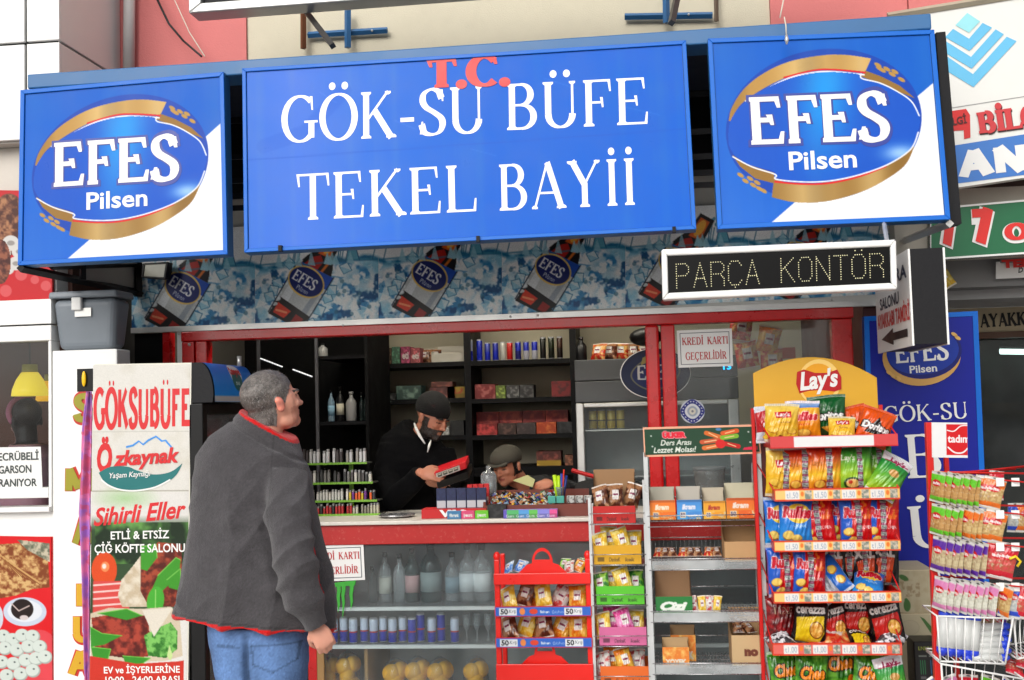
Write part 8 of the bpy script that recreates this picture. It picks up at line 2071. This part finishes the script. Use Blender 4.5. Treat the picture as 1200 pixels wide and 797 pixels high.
hc = np.array((.43, .41, .395))[None] * (1 + .24 * n2[:, None] + .34 * n3[:, None]) + np.array((.06, .06, .06)) * n4[:, None]
hc = np.where(((f_ < -.03) & (u_ < .04))[:, None], hc * np.array((.86, .83, .82)), hc)
bald = np.exp(-((u_ - .052) ** 2 + (s_ - .026) ** 2) / .020 ** 2) * (f_ < 0)
hc = hc * (1 - .55 * bald[:, None]) + np.array((.58, .42, .35)) * .55 * bald[:, None]
col = np.where(hair[:, None], hc, col)
earm = hd & (np.abs(s_) > .079) & (f_ > -.035) & (f_ < .02) & (u_ < .03) & (u_ > -.05); col = np.where(earm[:, None], np.array((.84, .52, .45)) * (1 + .12 * np.sin(u_ * 200))[:, None], col)
col = np.where((hd & ~hair & (f_ > .04) & (u_ < -.03))[:, None], col * np.array((.90, .86, .85)), col)
lid = hd & (np.abs(np.abs(s_) - .030) < .014) & (f_ > .06) & (np.abs(u_ - .004) < .004); col = np.where(lid[:, None], np.array((.18, .12, .1)), col)
brow = hd & (np.abs(np.abs(s_) - .030) < .02) & (f_ > .06) & (np.abs(u_ - .022) < .005); col = np.where(brow[:, None], np.array((.25, .22, .2)), col)
co = co + no * (hair * (.0012 * n3 + .0012))[:, None]
setv(bm_, co); paint(bm_, col); bm_.materials.append(M_skin)
obj('body', bm_, None, man)
def stubble(par, name, co, no, mask, cols, n, L_, w_, seed, down):
    rs = np.random.RandomState(seed); idx = np.nonzero(mask)[0]; idx = idx[rs.randint(0, len(idx), n)]; m = MB()
    for i in idx:
        p = Vector(co[i]); q = Vector(no[i]); t_ = (Vector(down) - q * Vector(down).dot(q)); t_ = (t_ + Vector(rs.randn(3) * .35)).normalized()
        s2 = q.cross(t_).normalized() * w_; e_ = p + t_ * L_ * (.6 + .8 * rs.rand()) + q * L_ * .15
        c_ = cols[rs.randint(len(cols))]; m.add([p - s2, p + s2, e_], [(0, 1, 2)], c_)
    return obj(name, m, mat('hair_strands', None, rough=.6, vcol=True), par, kind='stuff')
stubble(man, 'hair', co, no, hair, [(.34, .32, .31), (.42, .40, .39), (.54, .52, .51), (.38, .35, .33), (.60, .58, .57)], 7000, .006, .0006, 3, (.2, -.3, -1))
# fleece
M_fleece = mat('charcoal_fleece', None, rough=.95, vcol=True, var=.10, vscale=28, bump=.55, bscale=330, spec=.12)
Mfl = M_fleece.node_tree.nodes['Principled BSDF']; Mfl.inputs['Sheen Weight'].default_value = .25; Mfl.inputs['Sheen Roughness'].default_value = .5
JR = [(282, 479, 348, 515, Yp, .080), (281, 485, 350, 524, Yp, .086), (268, 497, 355, 533, Yp, .10), (249, 511, 361, 545, Yp, .125), (233, 535, 365, 560, Yp, .145), (228, 572, 367, 586, Yp, .155), (223, 625, 378, 634, Yp, .160), (215, 680, 391, 688, Yp, .165), (207, 708, 395, 722, Yp, .168), (206, 719, 396, 739, Yp, .168)]
jm = MB(); ring_loft(jm, JR, 56, 2.2)
ja = at(334, 560, Yp - .06); jb = at(338, 606, Yp - .15); jc = at(345, 652, Yp - .19); jd = at(356, 697, Yp - .185); je = at(371, 736, Yp - .16)
jm.tube([ja, jb, jc, jd, je], [.082, .080, .078, .070, .046], 24)
jm.tube([at(278, 560, Yp + .03), at(262, 606, Yp + .05), at(256, 660, Yp + .09), at(275, 706, Yp + .12)], [.075, .078, .07, .055], 24)
jk = remesh(jm, .0048, 5, 'fleece_jacket')
co, no = verts(jk)
x, y, z = co[:, 0], co[:, 1], co[:, 2]
X0 = at(300, 600, Yp).x
hgt = np.clip((1.45 - z) / .6, 0, 1)
ang = np.arctan2(y - Yp, x - X0)
ridge = lambda q_: 1 - np.abs(np.sin(q_)) * 2
fold = .010 * hgt * ridge(ang * 3.4 + 1.1 * np.sin(z * 4) + .8) + .006 * vnoise(co, 13, 2) + .0035 * ridge(6 * vnoise(co, 9, 4) + z * 6)
dj = np.minimum(np.linalg.norm(co - np.array(jc), axis=1), np.linalg.norm(co - np.array(jd), axis=1))
ax_ = np.array(je) - np.array(ja); ax_ /= np.linalg.norm(ax_)
t_arm = (co - np.array(ja)) @ ax_
near_arm = np.exp(-(dj / .11) ** 2)
fold += .009 * near_arm * ridge(t_arm * 34 + 7 * (x - jc.x) + 2.2 * vnoise(co, 12, 6))
pit = np.array(at(311, 606, Yp - .15)); dp = np.linalg.norm(co - pit, axis=1)
lineA = np.array(at(309, 596, Yp - .14)); lineB = np.array(at(331, 700, Yp - .16)); lb = lineB - lineA; tt = np.clip((co - lineA) @ lb / (lb @ lb), 0, 1)
dl = np.linalg.norm(co - lineA - tt[:, None] * lb, axis=1); fold -= .016 * np.exp(-(dl / .022) ** 2) * (y < Yp)
fold += .007 * np.exp(-(dp / .14) ** 2) * ridge((x - pit[0]) * 26 - (z - pit[2]) * 20)
cq_ = at(282, 479, Yp); cw_ = at(348, 515, Yp); zl_ = cq_.z + (x - cq_.x) / (cw_.x - cq_.x) * (cw_.z - cq_.z)
fold -= .007 * np.exp(-((zl_ - .055 - z) / .007) ** 2) * (x > cq_.x - .05) * (x < cw_.x + .04); fold += .004 * np.exp(-((zl_ - .025 - z) / .02) ** 2) * (x > cq_.x - .05)
co = co + no * fold[:, None]
setv(jk, co)
n5 = vnoise(co, 90, 7); cj = np.array((.285, .276, .286))[None] * (1 + .05 * n5[:, None] + .05 * vnoise(co, 18, 8)[:, None] + .045 * np.random.RandomState(4).randn(len(co))[:, None])
REDT = np.array((.80, .05, .06))
hl_, hr_ = at(206, 719, Yp), at(396, 739, Yp); zh_ = hl_.z + (x - hl_.x) / (hr_.x - hl_.x) * (hr_.z - hl_.z)
hem_ = (z < zh_ + .012) & ~((np.linalg.norm(co - np.array(je), axis=1) < .055))
cl_, cr_ = at(282, 479, Yp), at(348, 515, Yp); zc_l = cl_.z + (x - cl_.x) / (cr_.x - cl_.x) * (cr_.z - cl_.z)
colr_ = (z > zc_l - .012) & (x > cl_.x - .03) & (x < cr_.x + .03)
fA, fB = at(364, 588, Yp), at(381, 672, Yp); fx = fA.x + (z - fA.z) / (fB.z - fA.z) * (fB.x - fA.x)
frn = (np.abs(x - fx + .004) < .0075) & (z < fA.z + .02) & (z > fB.z - .06) & (y > Yp - .115) & (y < Yp + .05)
cj[hem_ | colr_ | frn] = REDT
stitch = (np.abs(z - (zh_ + .020)) < .0022) ; cj[stitch & ~hem_] *= .8
ssm = np.abs(x - (at(333, 545, Yp).x + (z - 1.33) * -.05)) < .0028; cj[ssm & (z > 1.2) & (y < Yp - .05) & ~colr_] *= .86
paint(jk, cj); jk.materials.append(M_fleece)
obj('fleece_jacket', jk, None, man)
# jeans
jn = MB()
ring_loft(jn, [(246, 728, 358, 731, Yp, .125), (248, 752, 361, 754, Yp, .13), (253, 775, 360, 777, Yp, .13), (257, 800, 357, 801, Yp, .125), (262, 830, 354, 832, Yp, .11)], 40, 2.3)
def jleg(px_, off, r0):
    a = at(px_, 785, Yp + off); jn.tube([a + Vector((0, 0, -.06)), a + Vector((0, 0, -.12)), Vector((a.x - .005, a.y, .46)), Vector((a.x, a.y + .01, .22)), Vector((a.x, a.y + .01, .07))], [r0, r0, .085, .075, .078], 24)
jleg(282, -.02, .078); jleg(330, .02, .082)
jj = remesh(jn, .0060, 5, 'jeans'); co, no = verts(jj)
w1 = vnoise(co, 40, 3)
lx = at(289, 790, Yp - .12)
crease_ = np.exp(-((co[:, 0] - lx.x) / .010) ** 2) * (co[:, 1] < Yp) * np.clip((lx.z + .16 - co[:, 2]) / .1, 0, 1)
co = co + no * (.004 * w1 + .003 * np.sin(co[:, 2] * 60 + co[:, 0] * 30) * vnoise(co, 9, 5) - .022 * crease_)[:, None]; setv(jj, co)
cd = np.array((.34, .45, .62))[None] * (1 + .06 * w1[:, None] + .05 * vnoise(co, 160, 6)[:, None] + .04 * np.random.RandomState(6).randn(len(co))[:, None]); fade = np.exp(-((co[:, 0] - at(330, 780, Yp).x) / .05) ** 2) + np.exp(-((co[:, 0] - at(275, 780, Yp).x) / .05) ** 2)
cd = cd * (1 + .16 * fade[:, None]); cd = cd * (1 - .3 * crease_[:, None])  # shade of the crease between the legs is darkened into the denim
for P0_, P1_ in (((296, 757), (345, 757)), ((296, 757), (298, 778)), ((298, 778), (320, 788)), ((320, 788), (343, 776)), ((343, 776), (345, 757)), ((253, 758), (281, 758))):
    a_, b_ = at(*P0_, Yp - .12), at(*P1_, Yp - .12); ab = np.array((b_.x - a_.x, b_.z - a_.z)); q_ = np.stack([co[:, 0] - a_.x, co[:, 2] - a_.z], -1); t_ = np.clip(q_ @ ab / (ab @ ab), 0, 1); dd = np.linalg.norm(q_ - t_[:, None] * ab, axis=1); cd = np.where(((dd < .0035) & (co[:, 1] < Yp))[:, None], cd * .80, cd)
paint(jj, cd); jj.materials.append(mat('denim', None, rough=.85, vcol=True, var=.08, vscale=40, bump=.3, bscale=500, spec=.2))
obj('jeans', jj, None, man)
for px_, off in ((279, -.03), (332, .02)):
    a = at(px_, 785, Yp + off); m = MB(); m.ball((a.x + .02, a.y + .05, .045), (.055, .14, .045), 16, 8); obj('shoe', m, M_blk, man)

# ---------------------------------------------------------------- bearded vendor
Yv = .62
vn = thing('person', 'bearded man in black knitted hat and black coat reading a red carton behind the counter', 'person', (at(485, 600, Yv).x, Yv, 0))
HC = at(506, 489, Yv); HM = hframe(-32, -24, 4)
body = MB(); add_head(body, HC, HM, 1.0)
nb_ = at(488, 520, Yv + .04)
body.tube([HC + Vector((-.01, .02, -.03)), nb_, nb_ + Vector((-.02, .02, -.06))], [.062, .066, .09], 18)
ring_loft(body, [(455, 520, 520, 528, Yv + .04, .09), (450, 560, 525, 560, Yv + .04, .12), (455, 620, 525, 620, Yv + .04, .12), (455, 700, 525, 700, Yv + .04, .14), (470, 860, 515, 860, Yv + .04, .1)], 36)
hw1 = at(494, 553, Yv - .30); hw2 = at(505, 562, Yv - .22)
body.tube([at(462, 540, Yv - .03), at(462, 585, Yv - .1), hw1], [.05, .042, .026], 14); body.tube([at(515, 540, Yv + .05), at(522, 575, Yv - .05), hw2 + Vector((.04, .05, -.02))], [.05, .042, .026], 14)
def hm(along, back):
    a = Vector(along).normalized(); b = Vector(back); x_ = a.cross(b).normalized(); z_ = x_.cross(a).normalized(); return Matrix((x_, a, z_)).transposed()
hand_geo(body, hw1, hm((.85, -.1, -.15), (-.1, -.8, .45)), 42, .95, thumb=-1)
hand_geo(body, hw2 + Vector((.05, .04, -.03)), hm((-.3, -.8, .1), (.2, -.3, -1)), 30, .95)
bm_ = remesh(body, .0045, 4, 'body'); co, no = verts(bm_)
rel = (co - np.array(HC)) @ np.array(HM); s_, f_, u_ = rel[:, 0], rel[:, 1], rel[:, 2]; hd = np.linalg.norm(rel, axis=1) < .17
col = np.tile(np.array((.72, .48, .38)), (len(co), 1)) * (1 + .06 * vnoise(co, 60, 1)[:, None])
n3 = vnoise(co, 350, 9)
beard = hd & (((u_ < -.040) & (f_ > .0)) | ((f_ > -.005) & (f_ < .045) & (u_ < .01) & (u_ > -.12) & (np.abs(s_) > .05) & (np.abs(s_) < .073))) & ~((np.abs(u_ + .058) < .008) & (np.abs(s_) < .018) & (f_ > .08)) 
col = np.where(beard[:, None], np.array((.20, .17, .155))[None] * (1 + .35 * n3[:, None]) + .06 * (f_ > .07)[:, None], col)
br = hd & (np.abs(np.abs(s_) - .030) < .020) & (f_ > .06) & (np.abs(u_ - .024) < .005); ld = hd & (np.abs(np.abs(s_) - .030) < .014) & (f_ > .06) & (np.abs(u_ + .0) < .0035)
col = np.where((br | ld)[:, None], np.array((.10, .07, .06)), col)
co = co + no * (beard * (.004 + .0015 * n3))[:, None]; setv(bm_, co); paint(bm_, col); bm_.materials.append(M_skin); obj('body', bm_, None, vn)
stubble(vn, 'beard', co, no, beard, [(.10, .09, .08), (.2, .18, .17), (.42, .40, .38)], 2500, .009, .0007, 5, (.1, -.3, -1))
hat = MB(); ellr(hat, HC, HM, (0, -.012, .048), (.089, .108, .098), 26, 18); bm2 = bmesh.new(); 
hmx = hat.mesh('knitted_hat', None); bm2.from_mesh(hmx)
cutn = HM @ Vector((0, -.12, 1)); cutp = HC + HM @ Vector((0, .08, .028))
bmesh.ops.bisect_plane(bm2, geom=bm2.verts[:] + bm2.edges[:] + bm2.faces[:], plane_co=cutp, plane_no=cutn, clear_inner=True); bm2.to_mesh(hmx); bm2.free()
M_knit = mat('black_knit', (.035, .035, .04), rough=.95, bump=.6, bscale=260); hmx.materials.append(M_knit)
for p in hmx.polygons: p.use_smooth = True
o = obj('knitted_hat', hmx, None, vn); sdm = o.modifiers.new('t', 'SOLIDIFY'); sdm.thickness = .008; sdm.offset = 1
cm = MB()
ring_loft(cm, [(472, 493, 507, 512, Yv + .03, .075, .03), (462, 500, 518, 520, Yv + .03, .10, .02), (447, 512, 526, 530, Yv + .04, .12), (441, 535, 532, 545, Yv + .04, .14), (440, 570, 533, 570, Yv + .04, .15), (441, 620, 533, 620, Yv + .04, .16), (443, 700, 531, 700, Yv + .04, .17)], 44)
cm.tube([at(462, 525, Yv), at(453, 560, Yv - .06), at(462, 585, Yv - .16), at(484, 566, Yv - .26), at(492, 555, Yv - .285)], [.088, .082, .072, .056, .046], 20)
cm.tube([at(517, 530, Yv + .05), at(527, 560, Yv + .02), at(526, 582, Yv - .06), at(516, 574, Yv - .13)], [.08, .07, .058, .046], 20)
ck2 = remesh(cm, .007, 6, 'black_coat'); co, no = verts(ck2); co = co + no * (.005 * vnoise(co, 30, 4) + .003 * vnoise(co, 70, 5))[:, None]; setv(ck2, co)
ck2.materials.append(mat('black_wool', (.03, .03, .038), spec=.1, rough=.9, bump=.3, bscale=200)); obj('black_coat', ck2, None, vn)
m = MB(); V_ = []; F2 = []
cp_ = [at(485.5, 496, Yv - .035), at(488, 503, Yv - .06), at(492, 511, Yv - .085), at(498, 520, Yv - .105)]
m.tube(cp_, [.005, .009, .008, .004], 8); m.tube([at(505, 516, Yv - .075), at(503, 522, Yv - .10), at(501, 530, Yv - .115)], [.004, .007, .003], 8)
obj('shirt_collar', m, M_wht, vn)
# the cartons he holds
Yh = Yv - .33
ca_ = thing('held_carton', 'red wrapped cigarette carton with white label held by the bearded man', 'carton', at(528, 552, Yh))
A_, B_ = at(510, 562, Yh + .02), at(547, 549, Yh - .01)
ex = (B_ - A_); dn_ = Vector((.0, .10, .030)); up_ = Vector((-.002, -.02, .036))
f_ = [A_, B_, B_ + up_, A_ + up_]; obj('carton_body', MB().hexa(f_ + [p + dn_ for p in f_]), mat('card_c81422', (.78, .08, .13), rough=.35), ca_, bevel=.003)
c = Canvas(40, 12, (.80, .78, .74), 2); [c.rect(3 + 9 * k_, 2, 10 + 9 * k_, 10, (.30, .28, .26)) for k_ in range(4)]; [c.rect(4 + 9 * k_, 3, 9 + 9 * k_, 6, (.8, .78, .7)) for k_ in range(4)]
obj('printed_front', c.quad('printed_front', A_ + up_ * .85 + ex * .05, A_ + up_ * .85 + ex * .8, A_ + up_ * .1 + ex * .8, A_ + up_ * .1 + ex * .05, M_paper, off=.003), None, ca_)
f_ = [p + Vector((.01, .01, -.052)) for p in f_]; o = obj('dark_tray', MB().hexa(f_ + [p + dn_ * 1.3 for p in f_]), M_blk, None, bevel=.003); tag(o, 'dark flat carton held beneath the red one by the bearded man', 'carton')

# ---------------------------------------------------------------- boy in flat cap
Yy = .72
by_ = thing('person', 'boy in a dark grey cap bent over papers behind the sweets tray', 'person', (at(610, 600, Yy).x, Yy + .15, 0))
HC = at(594, 546, Yy); HM = hframe(-114, -14, -4)
body = MB(); add_head(body, HC, HM, .92)
nb_ = at(612, 572, Yy + .12); body.tube([HC + Vector((.02, .03, -.02)), nb_], [.05, .06], 16)
ring_loft(body, [(600, 570, 650, 565, Yy + .18, .08), (605, 600, 650, 600, Yy + .2, .10), (605, 700, 650, 700, Yy + .2, .12)], 30)
hw = at(648, 566, Yy - .12)
body.tube([at(655, 580, Yy + .12), at(662, 585, Yy), hw + Vector((.02, .02, 0))], [.04, .035, .024], 12)
hand_geo(body, hw, hm((-.9, -.2, -.15), (.1, -.7, .7)), 55, .85)
bm_ = remesh(body, .0045, 4, 'body'); co, no = verts(bm_)
rel = (co - np.array(HC)) @ np.array(HM) / .92; s_, f_, u_ = rel[:, 0], rel[:, 1], rel[:, 2]; hd = np.linalg.norm(rel, axis=1) < .17
col = np.tile(np.array((.70, .46, .36)), (len(co), 1)) * (1 + .05 * vnoise(co, 60, 1)[:, None])
hair = hd & (f_ < .035) & (u_ > -.06) & ~((np.abs(s_) > .078) & (u_ < .03) & (f_ > -.03))
hair |= hd & (u_ > .06); col = np.where(hair[:, None], np.array((.10, .08, .07)), col)
br = hd & (np.abs(np.abs(s_) - .030) < .018) & (f_ > .06) & (np.abs(u_ - .022) < .0045); ld = hd & (np.abs(np.abs(s_) - .030) < .013) & (f_ > .06) & (np.abs(u_ - .001) < .0035)
col = np.where((br | ld)[:, None], np.array((.14, .09, .07)), col); lp = hd & (np.abs(u_ + .058) < .007) & (np.abs(s_) < .02) & (f_ > .07); col = np.where(lp[:, None], np.array((.55, .28, .25)), col)
paint(bm_, col); bm_.materials.append(M_skin); obj('body', bm_, None, by_)
hat = MB(); ellr(hat, HC, HM, (0, -.008, .045), (.086, .106, .072), 24, 16)
hmx = hat.mesh('flat_cap', None); bm2 = bmesh.new(); bm2.from_mesh(hmx)
bmesh.ops.bisect_plane(bm2, geom=bm2.verts[:] + bm2.edges[:] + bm2.faces[:], plane_co=HC + HM @ Vector((0, .05, .030)), plane_no=HM @ Vector((0, -.15, 1)), clear_inner=True); bm2.to_mesh(hmx); bm2.free()
hmx.materials.append(mat('grey_cap_cloth', (.25, .235, .20), rough=.9, bump=.3, bscale=200))
for p in hmx.polygons: p.use_smooth = True
o = obj('cap', hmx, None, by_); sdm = o.modifiers.new('t', 'SOLIDIFY'); sdm.thickness = .006; sdm.offset = 1
m = MB(); vs = []
for i in range(13):
    a = R(180 * i / 12); vs.append(HC + HM @ Vector((.066 * math.cos(a), .082 + .035 * math.sin(a), .036 - .012 * math.sin(a))))
m.add(vs + [v + HM @ Vector((0, 0, .005)) for v in vs], [tuple(range(13)), tuple(range(25, 12, -1))] + [(i, i + 13, i + 14, i + 1) for i in range(12)] + [(12, 25, 13, 0)]); obj('cap_peak', m, mat('grey_cap_cloth', None), by_)
cm = MB(); ring_loft(cm, [(602, 560, 640, 556, Yy + .22, .08), (600, 570, 662, 566, Yy + .2, .12), (598, 590, 672, 590, Yy + .2, .13), (600, 700, 670, 700, Yy + .2, .15)], 36)
cm.tube([at(655, 572, Yy + .16), at(672, 578, Yy + .04), at(660, 572, Yy - .08), at(652, 568, Yy - .10)], [.07, .058, .045, .038], 16)
cm.tube([at(608, 572, Yy + .12), at(592, 590, Yy + .02), at(602, 590, Yy - .1)], [.06, .05, .04], 14)
ck3 = remesh(cm, .007, 6, 'dark_jacket'); co, no = verts(ck3); co = co + no * (.005 * vnoise(co, 32, 4))[:, None]; setv(ck3, co); ck3.materials.append(mat('dark_jacket', (.07, .075, .09), rough=.75, bump=.3)); obj('dark_jacket', ck3, None, by_)
m = MB(); P_ = [at(601, 563, Yy - .16), at(624, 571, Yy - .2), at(627, 562, Yy - .12), at(618, 556.5, Yy - .08)]
m.add(P_ + [p + Vector((0, .001, -.0015)) for p in P_], [(0, 1, 2, 3), (7, 6, 5, 4), (0, 4, 5, 1), (1, 5, 6, 2), (2, 6, 7, 3), (3, 7, 4, 0)]); tag(obj('paper_note', m, mat('pale_green_paper', (.68, .68, .48), rough=.7)), 'pale green paper note held before the boy in the cap', 'paper')

# ---------------------------------------------------------------- woman in the cafe
Yw = .30
wo_ = thing('person', 'dark haired woman with a pink headband sitting dimly behind the cafe window', 'person', (at(32, 600, Yw).x, Yw, 0))
HC = at(31, 492, Yw); HM = hframe(150, -20)
body = MB(); add_head(body, HC, HM, 1.0); body.tube([HC, HC + Vector((0, 0, -.14))], [.05, .06], 14)
ring_loft(body, [(15, 520, 52, 520, Yw, .09), (6, 535, 62, 535, Yw, .11), (4, 600, 64, 600, Yw, .13), (10, 700, 60, 700, Yw, .14)], 30)
bm_ = remesh(body, .007, 4, 'body'); co, no = verts(bm_); rel = (co - np.array(HC)) @ np.array(HM); s_, f_, u_ = rel.T; hd = np.linalg.norm(rel, axis=1) < .16
col = np.tile(np.array((.60, .42, .40)), (len(co), 1)); col = np.where((hd & ((f_ < .05) | (u_ > .05)))[:, None], np.array((.16, .11, .10)), col); col = np.where((co[:, 2] < HC.z - .14)[:, None], np.array((.62, .45, .50)), col)
paint(bm_, col); bm_.materials.append(M_skin); obj('body', bm_, None, wo_)
m = MB(); pts = [HC + HM @ Vector((.084 * math.cos(a), .02 + .02 * math.cos(a) ** 2 - .02, .035 + .092 * math.sin(a))) for a in np.linspace(-.5, math.pi + .5, 20)]
m.tube(pts, .016, 8); obj('pink_headband', m, mat('pink_cloth', (.72, .42, .52), rough=.8), wo_)
